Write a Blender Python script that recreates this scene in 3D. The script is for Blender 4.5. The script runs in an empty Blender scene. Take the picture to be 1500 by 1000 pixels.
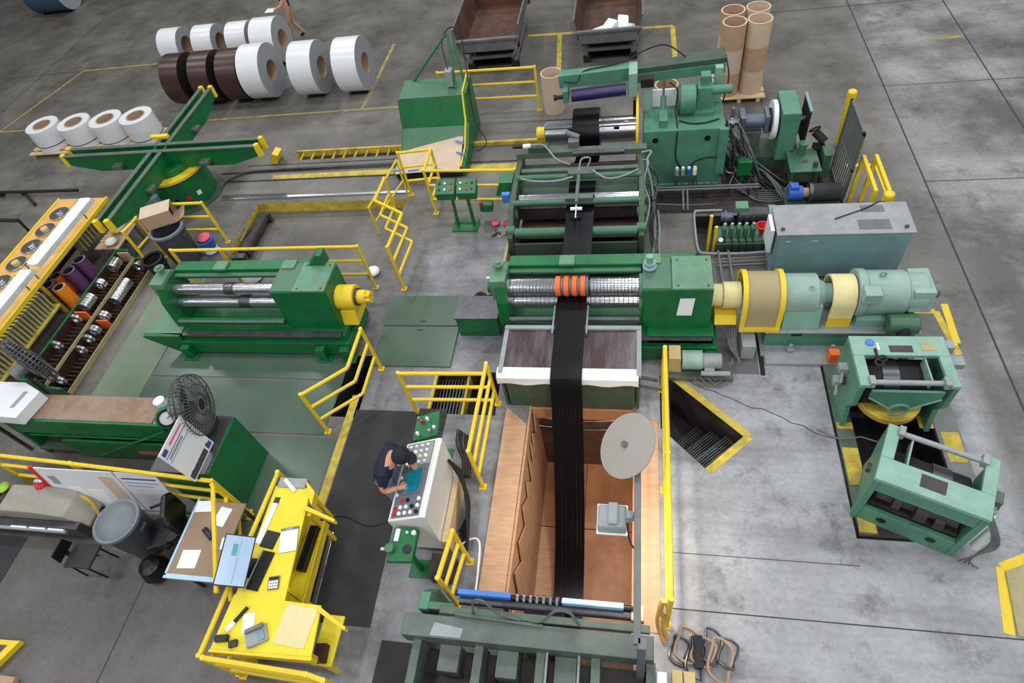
import bpy, bmesh, math, random
from mathutils import Vector, Matrix, geometry
random.seed(7)
R = math.radians
C = bpy.context.scene.collection
SC = bpy.context.scene

# ---------------------------------------------------------------- camera
cam_d = bpy.data.cameras.new('camera'); cam = bpy.data.objects.new('camera', cam_d); C.objects.link(cam)
cam_d.sensor_fit = 'HORIZONTAL'; cam_d.sensor_width = 36.0; cam_d.lens = 36.0 * 910 / 1500
cam_d.clip_start = 0.1; cam_d.clip_end = 200
rot = (Matrix.Rotation(R(13.357), 3, 'Z') @ Matrix.Rotation(R(-39.194), 3, 'X') @ Matrix.Rotation(R(-17.7315), 3, 'Z')).transposed()
cam.matrix_world = Matrix.Translation((0, 0, 8.2)) @ rot.to_4x4()
SC.camera = cam

# ---------------------------------------------------------------- light
SC.view_settings.view_transform = 'Standard'; SC.view_settings.look = 'None'
SC.view_settings.gamma = 1.0; SC.view_settings.use_curve_mapping = False
SC.view_settings.exposure = 0.0
w = bpy.data.worlds.new('hall'); SC.world = w; w.use_nodes = True
w.node_tree.nodes['Background'].inputs[0].default_value = (0.80, 0.86, 1.0, 1)
w.node_tree.nodes['Background'].inputs[1].default_value = 0.42
def hall_lamp(x, y, power=205, size=1.6):
    ld = bpy.data.lights.new('high_bay_lamp', 'AREA'); ld.shape = 'SQUARE'; ld.size = size
    ld.energy = power; ld.color = (0.96, 0.98, 1.0)
    o = bpy.data.objects.new('high_bay_lamp', ld); C.objects.link(o); o.location = (x, y, 11.5)
for lx in (-19, -12.5, -6, 0.5, 7, 13):
    for ly in (-11.5, -5, 1.5, 8, 14.5, 21, 27):  # nearest row added unseen behind the camera to brighten camera-facing sides
        hall_lamp(lx, ly)

# ---------------------------------------------------------------- materials
def lin(c):
    return tuple(((v / 255) / 12.92 if v / 255 <= 0.04045 else ((v / 255 + 0.055) / 1.055) ** 2.4) for v in c)
MATS = {}
def mat(name, rgb, rough=0.5, metal=0.0, var=0.12, scale=5.0, dirt=0.0, dirt_rgb=(50, 45, 40), dirt_scale=2.0, bump=0.0, emit=0.0, stretch=None, spec=0.5, alpha=1.0):
    m = bpy.data.materials.new(name); m.use_nodes = True; MATS[name] = m
    nt = m.node_tree; N = nt.nodes; L = nt.links
    b = N['Principled BSDF']; b.inputs['Roughness'].default_value = rough; b.inputs['Metallic'].default_value = metal
    b.inputs['Specular IOR Level'].default_value = spec
    c = lin(rgb)
    tc = N.new('ShaderNodeTexCoord'); mp = N.new('ShaderNodeMapping'); L.new(tc.outputs['Object'], mp.inputs[0])
    if stretch: mp.inputs['Scale'].default_value = stretch
    n1 = N.new('ShaderNodeTexNoise'); n1.inputs['Scale'].default_value = scale; n1.inputs['Detail'].default_value = 5; n1.inputs['Roughness'].default_value = 0.6
    L.new(mp.outputs[0], n1.inputs['Vector'])
    r1 = N.new('ShaderNodeValToRGB'); L.new(n1.outputs['Fac'], r1.inputs[0])
    r1.color_ramp.elements[0].position = 0.3; r1.color_ramp.elements[1].position = 0.7
    r1.color_ramp.elements[0].color = tuple(max(0, v * (1 - var)) for v in c) + (1,)
    r1.color_ramp.elements[1].color = tuple(min(1, v * (1 + var)) for v in c) + (1,)
    out = r1.outputs[0]
    if dirt > 0:
        n2 = N.new('ShaderNodeTexNoise'); n2.inputs['Scale'].default_value = dirt_scale; n2.inputs['Detail'].default_value = 8; n2.inputs['Roughness'].default_value = 0.7
        L.new(mp.outputs[0], n2.inputs['Vector'])
        r2 = N.new('ShaderNodeValToRGB'); L.new(n2.outputs['Fac'], r2.inputs[0])
        r2.color_ramp.elements[0].position = 0.45; r2.color_ramp.elements[1].position = 0.68
        r2.color_ramp.elements[0].color = (0, 0, 0, 1); r2.color_ramp.elements[1].color = (dirt, dirt, dirt, 1)
        mx = N.new('ShaderNodeMix'); mx.data_type = 'RGBA'
        L.new(r2.outputs[0], mx.inputs[0]); L.new(out, mx.inputs[6]); mx.inputs[7].default_value = lin(dirt_rgb) + (1,)
        out = mx.outputs[2]
    L.new(out, b.inputs['Base Color'])
    if bump > 0:
        bp = N.new('ShaderNodeBump'); bp.inputs['Strength'].default_value = bump; bp.inputs['Distance'].default_value = 0.01
        L.new(n1.outputs['Fac'], bp.inputs['Height']); L.new(bp.outputs[0], b.inputs['Normal'])
    if emit > 0:
        b.inputs['Emission Color'].default_value = c + (1,); b.inputs['Emission Strength'].default_value = emit
    if alpha < 1: b.inputs['Alpha'].default_value = alpha
    return m
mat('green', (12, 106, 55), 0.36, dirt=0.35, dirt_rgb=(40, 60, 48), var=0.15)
mat('green_top', (94, 142, 112), 0.42, dirt=0.5, dirt_rgb=(95, 105, 95), var=0.15)  # pale tops: dust plus ceiling lamp reflection painted into the green
mat('green_dull', (62, 84, 66), 0.5, dirt=0.7, dirt_rgb=(72, 76, 70), var=0.2)
mat('green_grey', (88, 104, 92), 0.5, dirt=0.6, dirt_rgb=(70, 72, 70), var=0.15)
mat('teal', (82, 136, 112), 0.42, dirt=0.3, dirt_rgb=(50, 90, 74), var=0.12)
mat('teal_light', (132, 172, 155), 0.42, dirt=0.35, dirt_rgb=(90, 125, 112), var=0.1)
mat('pale_green', (146, 172, 162), 0.4, dirt=0.3, dirt_rgb=(105, 130, 120), var=0.08)
mat('cabinet_blue', (122, 156, 160), 0.45, dirt=0.45, dirt_rgb=(90, 96, 96), var=0.1, dirt_scale=1.2)
mat('cabinet_top', (150, 152, 156), 0.5, dirt=0.4, dirt_rgb=(120, 120, 118))
mat('yellow', (238, 206, 44), 0.45, dirt=0.35, dirt_rgb=(170, 140, 40), var=0.08, dirt_scale=5)
mat('yellow_desk', (228, 210, 42), 0.5, var=0.05, dirt=0.15, dirt_rgb=(225, 200, 70))
mat('yellow_pale', (224, 212, 158), 0.5, var=0.08, dirt=0.3, dirt_rgb=(200, 170, 60))
mat('yellow_worn', (205, 180, 60), 0.6, var=0.2, dirt=0.7, dirt_rgb=(110, 100, 70), dirt_scale=4)
mat('paint_line', (158, 148, 80), 0.6, var=0.2, dirt=0.95, dirt_rgb=(105, 102, 95), dirt_scale=7)
mat('steel', (190, 192, 198), 0.22, metal=0.9, var=0.08, stretch=(1, 8, 8))
mat('steel_dark', (92, 92, 96), 0.35, metal=0.7, var=0.2, dirt=0.4)
mat('grey_metal', (118, 120, 120), 0.5, metal=0.3, var=0.15, dirt=0.4, dirt_rgb=(80, 80, 80))
mat('grey_green_metal', (96, 106, 98), 0.5, metal=0.1, var=0.15, dirt=0.6, dirt_rgb=(74, 78, 76))
mat('grey_paint', (150, 156, 158), 0.5, var=0.1, dirt=0.3, dirt_rgb=(110, 112, 110))
mat('black', (14, 14, 16), 0.35, var=0.2)
mat('black_strip', (9, 9, 12), 0.3, var=0.3, stretch=(30, 0.5, 0.5), spec=0.35)
mat('black_rubber', (44, 44, 46), 0.75, var=0.15, dirt=0.4, dirt_rgb=(66, 64, 62), dirt_scale=1.5)
mat('dark', (26, 24, 24), 0.7, var=0.3)
mat('oil_dark', (46, 40, 38), 0.5, var=0.4, dirt=0.6, dirt_rgb=(80, 74, 72), dirt_scale=3)
mat('white', (238, 240, 242), 0.4, var=0.03)
mat('coil_white', (222, 223, 226), 0.28, var=0.02)
mat('coil_side', (150, 154, 158), 0.45, var=0.06, scale=30)
mat('coil_brown', (62, 40, 36), 0.32, var=0.08)
mat('coil_brown_side', (38, 26, 25), 0.5, var=0.15, scale=30)
mat('coil_blue', (62, 88, 112), 0.35, var=0.15)
mat('cardboard', (184, 152, 124), 0.75, var=0.08)
mat('cardboard_light', (206, 184, 160), 0.75, var=0.06)
mat('core', (172, 144, 120), 0.75, var=0.12)
mat('plywood', (196, 156, 122), 0.65, var=0.12, stretch=(1, 6, 1), dirt=0.3, dirt_rgb=(150, 108, 78))
mat('plywood_orange', (190, 134, 94), 0.45, var=0.15, dirt=0.45, dirt_rgb=(140, 88, 58), dirt_scale=1.6)
mat('pit_brown', (104, 76, 60), 0.6, var=0.3, dirt=0.6, dirt_rgb=(50, 40, 36))
mat('wood_pale', (214, 188, 146), 0.7, var=0.1, stretch=(1, 8, 1))
mat('bench_top', (138, 112, 88), 0.6, var=0.25, dirt=0.7, dirt_rgb=(150, 138, 132), dirt_scale=3)
mat('brown_dark', (52, 26, 20), 0.6, var=0.3)
mat('table_top', (146, 122, 98), 0.6, var=0.06)
mat('table_plate', (58, 36, 38), 0.3, var=0.3, dirt=0.85, dirt_rgb=(120, 116, 120), dirt_scale=2.2, stretch=(1.4, 0.25, 1))
mat('orange', (240, 112, 40), 0.5, var=0.06)
mat('orange_bright', (252, 140, 30), 0.45, var=0.05)
mat('purple', (104, 62, 108), 0.5, var=0.06)
mat('purple_roll', (44, 32, 84), 0.35, var=0.15)
mat('red', (205, 34, 34), 0.45, var=0.1)
mat('blue', (44, 98, 190), 0.45, var=0.1)
mat('blue_tape', (70, 130, 210), 0.5, var=0.08)
mat('pale_blue', (170, 205, 232), 0.5, var=0.05)
mat('pink', (222, 96, 118), 0.6, var=0.1)
mat('lime', (150, 196, 50), 0.6, var=0.1)
mat('skin', (205, 150, 125), 0.55, var=0.05)
mat('navy_cloth', (26, 30, 52), 0.85, var=0.15, bump=0.2, scale=30)
mat('jeans', (132, 148, 172), 0.85, var=0.12, scale=25)
mat('khaki', (172, 140, 104), 0.85, var=0.1)
mat('hair', (58, 46, 38), 0.8, var=0.2)
mat('cap', (24, 25, 36), 0.8, var=0.1)
mat('console', (228, 227, 222), 0.45, var=0.03, dirt=0.1, dirt_rgb=(180, 176, 170))
mat('console_panel', (108, 112, 120), 0.4, var=0.04)
mat('screen_teal', (20, 110, 128), 0.2, var=0.35, scale=9, emit=0.25)
mat('screen_blue', (158, 182, 208), 0.2, var=0.04, emit=0.15)
mat('screen_green', (60, 150, 140), 0.3, var=0.05, emit=0.2)
mat('tan_paint', (200, 178, 120), 0.5, var=0.08)
mat('bin_grey', (112, 118, 124), 0.45, var=0.08)
mat('bin_dark', (66, 68, 72), 0.5, var=0.1)
mat('rust', (74, 50, 40), 0.7, var=0.3, dirt=0.6, dirt_rgb=(112, 76, 52), dirt_scale=1.2)
mat('mirror_back', (166, 160, 152), 0.5, var=0.03)
mat('tan_wrap', (206, 196, 170), 0.3, var=0.12, scale=14)
mat('tube_light', (255, 252, 244), 0.4, var=0.0, emit=5.0)
mat('indicator_yellow', (255, 225, 150), 0.4, var=0.0, emit=1.2)
mat('tan_plate', (170, 160, 118), 0.5, var=0.12, dirt=0.4, dirt_rgb=(120, 116, 86), dirt_scale=4)
mat('poster', (224, 226, 230), 0.5, var=0.03)
mat('ink_blue', (60, 72, 130), 0.6, var=0.1)
mat('ink_dark', (70, 70, 80), 0.6, var=0.9, scale=60)
mat('hood_grey', (152, 148, 136), 0.45, var=0.08, dirt=0.3, dirt_rgb=(120, 116, 108))
mat('pegboard', (218, 172, 100), 0.6, var=0.12, dirt=0.4, dirt_rgb=(190, 120, 60), dirt_scale=1.5)
mat('mesh_yellow', (166, 152, 112), 0.6, var=0.1, scale=60)
mat('blue_grey', (104, 112, 130), 0.4, metal=0.3, var=0.08)
mat('green_mid', (66, 112, 84), 0.4, dirt=0.4, dirt_rgb=(90, 110, 96), var=0.12)

def floor_mat():
    m = bpy.data.materials.new('concrete'); m.use_nodes = True; MATS['concrete'] = m
    nt = m.node_tree; N = nt.nodes; L = nt.links; b = N['Principled BSDF']
    tc = N.new('ShaderNodeTexCoord')
    sep = N.new('ShaderNodeSeparateXYZ'); L.new(tc.outputs['Object'], sep.inputs[0])
    def noise(s, d=6, st=None, rg=0.65):
        n = N.new('ShaderNodeTexNoise'); n.inputs['Scale'].default_value = s; n.inputs['Detail'].default_value = d; n.inputs['Roughness'].default_value = rg
        if st:
            mp = N.new('ShaderNodeMapping'); mp.inputs['Scale'].default_value = st; L.new(tc.outputs['Object'], mp.inputs[0]); L.new(mp.outputs[0], n.inputs['Vector'])
        else: L.new(tc.outputs['Object'], n.inputs['Vector'])
        return n
    def ramp(src, p0, p1, c0, c1):
        r = N.new('ShaderNodeValToRGB'); L.new(src, r.inputs[0]); e = r.color_ramp.elements
        e[0].position = p0; e[1].position = p1; e[0].color = c0 + (1,); e[1].color = c1 + (1,); return r.outputs[0]
    def mix(f, a, c, t='MIX'):
        x = N.new('ShaderNodeMix'); x.data_type = 'RGBA'; x.blend_type = t
        for s, i in ((f, 0), (a, 6), (c, 7)):
            if isinstance(s, (int, float)): x.inputs[i].default_value = s
            elif isinstance(s, tuple): x.inputs[i].default_value = s + (1,)
            else: L.new(s, x.inputs[i])
        return x.outputs[2]
    # old dark slab left / back, newer pale one right; partly painted lighting
    old = ramp(noise(0.6, 8).outputs['Fac'], 0.36, 0.64, lin((84, 81, 75)), lin((120, 117, 110)))
    new = ramp(noise(1.1).outputs['Fac'], 0.3, 0.7, lin((140, 142, 145)), lin((170, 172, 176)))
    def step(sock, a, bb):
        mr = N.new('ShaderNodeMapRange'); mr.inputs[1].default_value = a; mr.inputs[2].default_value = bb; L.new(sock, mr.inputs[0]); return mr.outputs[0]
    def mul(a, bb):
        q = N.new('ShaderNodeMath'); q.operation = 'MULTIPLY'; L.new(a, q.inputs[0]); L.new(bb, q.inputs[1]); return q.outputs[0]
    wob = noise(0.6, 4)
    wa = N.new('ShaderNodeMath'); wa.operation = 'MULTIPLY_ADD'; L.new(wob.outputs['Fac'], wa.inputs[0]); wa.inputs[1].default_value = 1.2; L.new(sep.outputs[1], wa.inputs[2])
    m_new = mul(mul(step(sep.outputs[0], -0.1, 0.1), step(sep.outputs[0], 4.9, 4.6)), step(wa.outputs[0], 7.4, 6.4))
    m_mid = mul(mul(step(sep.outputs[0], -4.6, -4.0), step(sep.outputs[0], 0.2, 0.0)), step(wa.outputs[0], 10.2, 9.0))
    m_right = step(sep.outputs[0], 4.7, 5.6)
    mid = ramp(noise(1.5).outputs['Fac'], 0.35, 0.65, lin((104, 105, 108)), lin((146, 147, 150)))
    right = ramp(noise(0.45, 8).outputs['Fac'], 0.40, 0.60, lin((90, 88, 88)), lin((152, 152, 152)))
    m_front_shade = mul(step(sep.outputs[0], -4.7, -5.2), step(wa.outputs[0], 4.6, 3.2))  # near-left light falloff painted into the floor as darker colour
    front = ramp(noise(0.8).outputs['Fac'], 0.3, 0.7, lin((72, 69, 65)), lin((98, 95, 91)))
    c = mix(m_new, old, new); c = mix(m_mid, c, mid); c = mix(m_right, c, right); c = mix(m_front_shade, c, front)
    # oil stains and tyre marks
    st = ramp(noise(1.3, 9, (1, 1, 1), 0.75).outputs['Fac'], 0.53, 0.68, (0, 0, 0), (0.7, 0.7, 0.7))
    c = mix(st, c, lin((66, 62, 60)))
    st2 = ramp(noise(0.8, 5, (0.35, 2.2, 1), 0.6).outputs['Fac'], 0.48, 0.70, (0, 0, 0), (0.55, 0.55, 0.55))
    c = mix(st2, c, lin((88, 84, 82)))
    fine = ramp(noise(14, 6).outputs['Fac'], 0.3, 0.7, (0.86, 0.86, 0.86), (1.12, 1.12, 1.12))
    c = mix(1.0, c, fine, 'MULTIPLY')
    L.new(c, b.inputs['Base Color'])
    rr = ramp(noise(0.5, 6).outputs['Fac'], 0.3, 0.7, (0.24, 0.24, 0.24), (0.55, 0.55, 0.55)); L.new(rr, b.inputs['Roughness'])
    b.inputs['Specular IOR Level'].default_value = 0.5
floor_mat()
mat('green_floor', (76, 98, 82), 0.24, var=0.12, scale=1.5, dirt=0.5, dirt_rgb=(92, 102, 94), dirt_scale=1.0)
mat('green_floor_pale', (106, 122, 100), 0.32, var=0.12, scale=1.5, dirt=0.5, dirt_rgb=(96, 108, 96), dirt_scale=1.0)
mat('steel_plate', (110, 108, 110), 0.45, metal=0.2, var=0.15, dirt=0.6, dirt_rgb=(78, 74, 72))
mat('joint', (62, 58, 55), 0.8)

# ---------------------------------------------------------------- geometry helpers
class G:
    def __init__(s): s.v = []; s.f = []
    def add(s, v, f):
        n = len(s.v); s.v += [tuple(p) for p in v]; s.f += [tuple(i + n for i in q) for q in f]; return s
    def box(s, x0, x1, y0, y1, z0, z1):
        return s.add([(x0, y0, z0), (x1, y0, z0), (x1, y1, z0), (x0, y1, z0), (x0, y0, z1), (x1, y0, z1), (x1, y1, z1), (x0, y1, z1)],
                     [(3, 2, 1, 0), (4, 5, 6, 7), (0, 1, 5, 4), (1, 2, 6, 5), (2, 3, 7, 6), (3, 0, 4, 7)])
    def cyl(s, p0, p1, r, n=14, r2=None):
        p0 = Vector(p0); p1 = Vector(p1); d = (p1 - p0)
        if d.length < 1e-6: return s
        d.normalize(); a = d.orthogonal().normalized(); b = d.cross(a); r2 = r if r2 is None else r2
        v = []
        for p, q in ((p0, r), (p1, r2)):
            for i in range(n):
                t = 2 * math.pi * i / n; v.append(p + (a * math.cos(t) + b * math.sin(t)) * q)
        f = [(i, (i + 1) % n, n + (i + 1) % n, n + i) for i in range(n)] + [tuple(range(n - 1, -1, -1)), tuple(range(n, 2 * n))]
        return s.add(v, f)
    def lathe(s, prof, p0, p1, n=24):
        """closed profile of (radius, distance along axis)"""
        p0 = Vector(p0); p1 = Vector(p1); d = (p1 - p0).normalized(); a = d.orthogonal().normalized(); b = d.cross(a)
        m = len(prof); v = []; f = []
        for i in range(n):
            t = 2 * math.pi * i / n; e = a * math.cos(t) + b * math.sin(t)
            for r, h in prof: v.append(p0 + d * h + e * r)
        for i in range(n):
            j = (i + 1) % n
            for k in range(m):
                l = (k + 1) % m
                if prof[k][0] < 1e-6 and prof[l][0] < 1e-6: continue
                f.append((i * m + k, j * m + k, j * m + l, i * m + l))
        return s.add(v, f)
    def ring(s, p0, p1, ro, ri, n=24):
        l = (Vector(p1) - Vector(p0)).length
        return s.lathe([(ro, 0), (ro, l), (ri, l), (ri, 0)], p0, p1, n)
    def prism(s, poly, axis, a0, a1):
        """poly of 2D points; axis x: (y,z), y: (x,z), z: (x,y)"""
        def P(p, a): return {'x': (a, p[0], p[1]), 'y': (p[0], a, p[1]), 'z': (p[0], p[1], a)}[axis]
        n = len(poly); v = [P(p, a0) for p in poly] + [P(p, a1) for p in poly]
        f = [(i, (i + 1) % n, n + (i + 1) % n, n + i) for i in range(n)] + [tuple(range(n - 1, -1, -1)), tuple(range(n, 2 * n))]
        return s.add(v, f)
    def path(s, pts, r, n=8):
        pts = [Vector(p) for p in pts]; v = []; f = []; prev = None
        for i, p in enumerate(pts):
            d = (pts[min(i + 1, len(pts) - 1)] - pts[max(i - 1, 0)]).normalized()
            a = d.orthogonal().normalized() if prev is None else (prev - d * prev.dot(d)).normalized()
            prev = a; b = d.cross(a)
            for k in range(n):
                t = 2 * math.pi * k / n; v.append(p + (a * math.cos(t) + b * math.sin(t)) * r)
        for i in range(len(pts) - 1):
            for k in range(n):
                l = (k + 1) % n; f.append((i * n + k, i * n + l, (i + 1) * n + l, (i + 1) * n + k))
        f += [tuple(range(n - 1, -1, -1)), tuple((len(pts) - 1) * n + k for k in range(n))]
        return s.add(v, f)
    def strip(s, pts, x0, x1, t=0.004):
        """sheet running along (y,z) pts between x0 and x1"""
        n = len(pts); v = []; f = []
        for i, (y, z) in enumerate(pts):
            a = pts[max(i - 1, 0)]; b = pts[min(i + 1, n - 1)]; d = Vector((b[0] - a[0], b[1] - a[1])).normalized()
            ny, nz = -d.y * t, d.x * t
            v += [(x0, y, z), (x1, y, z), (x1, y + ny, z + nz), (x0, y + ny, z + nz)]
        for i in range(n - 1):
            for k in range(4):
                l = (k + 1) % 4; f.append((i * 4 + k, i * 4 + l, i * 4 + 4 + l, i * 4 + 4 + k))
        f += [(3, 2, 1, 0), tuple((n - 1) * 4 + k for k in range(4))]
        return s.add(v, f)
    def sphere(s, c, r, n=12, m=8, sz=1.0):
        prof = [(r * math.sin(math.pi * i / m), -r * sz * math.cos(math.pi * i / m)) for i in range(m + 1)]
        return s.lathe(prof, c, (c[0], c[1], c[2] + 1), n)
def slab(c, a, b, n, wa, wb, t0, t1):
    v = [c + a * (sa * wa) + b * (sb * wb) + n * tt for tt in (t0, t1) for sa, sb in ((-1, -1), (1, -1), (1, 1), (-1, 1))]
    return G().add(v, [(3, 2, 1, 0), (4, 5, 6, 7), (0, 1, 5, 4), (1, 2, 6, 5), (2, 3, 7, 6), (3, 0, 4, 7)])
def smooth_path(pts, k=6):
    out = []; n = len(pts); P = [Vector(p) for p in pts]
    for i in range(n - 1):
        a, b, c, d = P[max(i - 1, 0)], P[i], P[i + 1], P[min(i + 2, n - 1)]
        for j in range(k):
            t = j / k
            out.append(0.5 * ((2 * b) + (c - a) * t + (2 * a - 5 * b + 4 * c - d) * t * t + (3 * b - a - 3 * c + d) * t ** 3))
    out.append(P[-1]); return out
def mesh_of(g, name, off=(0, 0, 0)):
    me = bpy.data.meshes.new(name)
    me.from_pydata([(v[0] - off[0], v[1] - off[1], v[2] - off[2]) for v in g.v], [], g.f)
    bm = bmesh.new(); bm.from_mesh(me); bmesh.ops.recalc_face_normals(bm, faces=bm.faces); bm.to_mesh(me); bm.free()
    return me
def finish(o, m, bevel, smooth):
    o.data.materials.append(MATS[m])
    if smooth:
        for p in o.data.polygons: p.use_smooth = True
        o.data.set_sharp_from_angle(angle=R(35))
    if bevel:
        b = o.modifiers.new('bevel', 'BEVEL'); b.width = bevel; b.segments = 2; b.limit_method = 'ANGLE'; b.angle_limit = R(40)
def thing(name, label, cat, loc=(0, 0, 0), rz=0, group=None):
    o = bpy.data.objects.new(name, None); C.objects.link(o); o.empty_display_size = 0.1
    o.location = loc; o.rotation_euler = (0, 0, R(rz)); o['label'] = label; o['category'] = cat
    if group: o['group'] = group
    return o
def origin(o):
    p = Vector((0, 0, 0))
    while o is not None: p = p + o.location; o = o.parent
    return p
LOCAL = set()
def is_local(o):
    while o is not None:
        if o.name in LOCAL: return True
        o = o.parent
    return False
def part(parent, name, g, m, bevel=0, smooth=False, label=None):
    off = (0, 0, 0) if is_local(parent) else origin(parent)
    o = bpy.data.objects.new(name, mesh_of(g, name, off)); C.objects.link(o); o.parent = parent
    finish(o, m, bevel, smooth)
    if label: o['label'] = label
    return o
def lthing(*a, **k):
    o = thing(*a, **k); LOCAL.add(o.name); return o
def single(name, label, cat, g, m, bevel=0, smooth=False, group=None, kind=None):
    xs = [v[0] for v in g.v]; ys = [v[1] for v in g.v]; zs = [v[2] for v in g.v]
    off = ((min(xs) + max(xs)) / 2, (min(ys) + max(ys)) / 2, min(zs))
    o = bpy.data.objects.new(name, mesh_of(g, name, off)); C.objects.link(o); o.location = off
    finish(o, m, bevel, smooth)
    if label: o['label'] = label
    if cat: o['category'] = cat
    if group: o['group'] = group
    if kind: o['kind'] = kind
    return o
def struct(name, g, m, bevel=0, smooth=False):
    return single(name, None, None, g, m, bevel, smooth, kind='structure')
def B(*a): return G().box(*a)
def CY(*a, **k): return G().cyl(*a, **k)
def dup(root, loc=None, rz=None, label=None):
    r = root.copy(); C.objects.link(r)
    if loc is not None: r.location = loc
    if rz is not None: r.rotation_euler = (0, 0, R(rz))
    if label: r['label'] = label
    if root.name in LOCAL: LOCAL.add(r.name)
    for ch in list(root.children):
        c = ch.copy(); C.objects.link(c); c.parent = r
        for gch in list(ch.children):
            d = gch.copy(); C.objects.link(d); d.parent = c
    return r

# ---------------------------------------------------------------- floor with its pits
LOOP = [(-1.60, 1.2), (0.03, 1.2), (0.03, 5.2), (-1.60, 5.2)]
STAIR = [(-4.86, 4.78), (-4.40, 4.78), (-4.40, 6.02), (-4.86, 6.02)]
STEP = [(-3.25, 4.9), (-2.12, 4.9), (-2.12, 5.72), (-3.25, 5.72)]
HATCH = [(0.40, 4.78), (1.03, 4.12), (1.63, 4.69), (0.62, 5.68), (0.40, 5.72)]
SHALLOW = [(-8.45, 8.12), (-5.05, 8.12), (-4.84, 10.26), (-8.45, 10.26)]
CARPIT = [(3.02, 3.5), (4.05, 3.5), (4.05, 5.72), (3.02, 5.72)]
HPUPIT = [(1.12, 8.42), (2.46, 8.42), (2.46, 9.42), (1.12, 9.42)]
SLOT = [(-8.1, 11.86), (-5.3, 11.86), (-5.3, 12.16), (-8.1, 12.16)]
HOLES = {'loop_pit': (LOOP, -2.05), 'stair_pit': (STAIR, -0.9), 'step_pit': (STEP, -0.75), 'hatch_pit': (HATCH, -0.95),
         'shallow_pit': (SHALLOW, -0.25), 'coil_car_pit': (CARPIT, -0.7), 'hydraulic_pit': (HPUPIT, -0.3), 'slot_pit': (SLOT, -0.12)}
def in_poly(p, poly):
    c = False; n = len(poly)
    for i in range(n):
        a = poly[i]; b = poly[(i + 1) % n]
        if (a[1] > p[1]) != (b[1] > p[1]) and p[0] < (b[0] - a[0]) * (p[1] - a[1]) / (b[1] - a[1]) + a[0]: c = not c
    return c
vs = [Vector(p) for p in ((-34.1, -16.1), (24.1, -16.1), (24.1, 44.1), (-34.1, 44.1))]; fs = [[0, 1, 2, 3]]
for poly, d in HOLES.values():
    fs.append([len(vs) + i for i in range(len(poly))]); vs += [Vector(p) for p in poly]
ov, oe, of, _, _, _ = geometry.delaunay_2d_cdt(vs, [], fs, 1, 1e-5)
gf = G(); keep = []
for f in of:
    cx = sum(ov[i].x for i in f) / len(f); cy = sum(ov[i].y for i in f) / len(f)
    if not any(in_poly((cx, cy), poly) for poly, d in HOLES.values()): keep.append(tuple(f))
gf.add([(p.x, p.y, 0.0) for p in ov], keep)
me = bpy.data.meshes.new('floor'); me.from_pydata(gf.v, [], gf.f); me.update()
bm = bmesh.new(); bm.from_mesh(me)
for f in bm.faces:
    if f.normal.z < 0: f.normal_flip()
bm.to_mesh(me); bm.free()
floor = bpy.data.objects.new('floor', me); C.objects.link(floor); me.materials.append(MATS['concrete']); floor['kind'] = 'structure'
floor['label'] = 'grey worn concrete factory floor'
def pit(name, m_wall, m_bot):
    poly, d = HOLES[name]; g = G(); n = len(poly); t = 0.03
    cx = sum(p[0] for p in poly) / n; cy = sum(p[1] for p in poly) / n
    out = []
    for p in poly:
        l = math.hypot(p[0] - cx, p[1] - cy); out.append((p[0] + (p[0] - cx) / l * t, p[1] + (p[1] - cy) / l * t))
    v = [(p[0], p[1], -0.001) for p in poly] + [(p[0], p[1], d) for p in poly] + [(p[0], p[1], -0.001) for p in out] + [(p[0], p[1], d - t) for p in out]
    f = []
    for i in range(n):
        j = (i + 1) % n
        f += [(i, j, n + j, n + i), (2 * n + j, 2 * n + i, 3 * n + i, 3 * n + j), (i, 2 * n + i, 2 * n + j, j)]
    g.add(v, f); o = part(floor, name, g, m_wall)
    g2 = G(); g2.prism(poly, 'z', d - t, d); part(o, 'pit_bottom', g2, m_bot)
    return o
loop = pit('loop_pit', 'pit_brown', 'pit_brown')
pit('stair_pit', 'dark', 'oil_dark'); step_pit = pit('step_pit', 'oil_dark', 'oil_dark'); hatch = pit('hatch_pit', 'oil_dark', 'oil_dark')
shallow = pit('shallow_pit', 'yellow_worn', 'concrete'); carpit = pit('coil_car_pit', 'dark', 'dark'); pit('hydraulic_pit', 'oil_dark', 'oil_dark'); slot = pit('slot_pit', 'yellow_worn', 'oil_dark')
# plywood lining of the loop pit: every sheet its own board
for (x0, x1, y0, y1, z0, z1, m) in [(-1.58, -0.80, 3.97, 5.18, -2.045, -2.02, 'plywood_orange'), (-0.79, 0.01, 3.97, 5.18, -2.045, -2.02, 'plywood_orange'),
        (-1.58, -1.14, 2.5, 3.95, -2.045, -2.015, 'plywood'), (-1.13, 0.01, 2.5, 3.95, -2.045, -2.02, 'plywood_orange'),
        (0.005, 0.028, 3.4, 5.18, -1.2, 0.02, 'plywood_orange'), (0.005, 0.028, 1.9, 3.38, -1.2, 0.02, 'plywood_orange'),
        (0.005, 0.028, 2.4, 5.18, -2.02, -1.21, 'plywood_orange'),
        (-1.55, 0.0, 5.165, 5.19, -2.02, -1.15, 'pit_brown'), (-1.55, 0.0, 5.165, 5.19, -1.14, -0.4, 'pit_brown')]:
    part(loop, 'plywood_sheet', B(x0, x1, y0, y1, z0, z1), m)
jag = [(5.15, -2.02), (5.15, -0.05)]
yy = 5.0
rj = random.Random(3)
while yy > 2.3:
    jag += [(yy, -0.08 - rj.random() * 0.1), (yy - 0.12, -0.28 - rj.random() * 0.35)]; yy -= 0.16 + rj.random() * 0.4
jag += [(2.1, -0.3), (2.1, -2.02)]
part(loop, 'torn_lining', G().prism(jag, 'x', -1.535, -1.515), 'plywood', label='torn plywood lining sheet with a ragged top edge')
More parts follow.
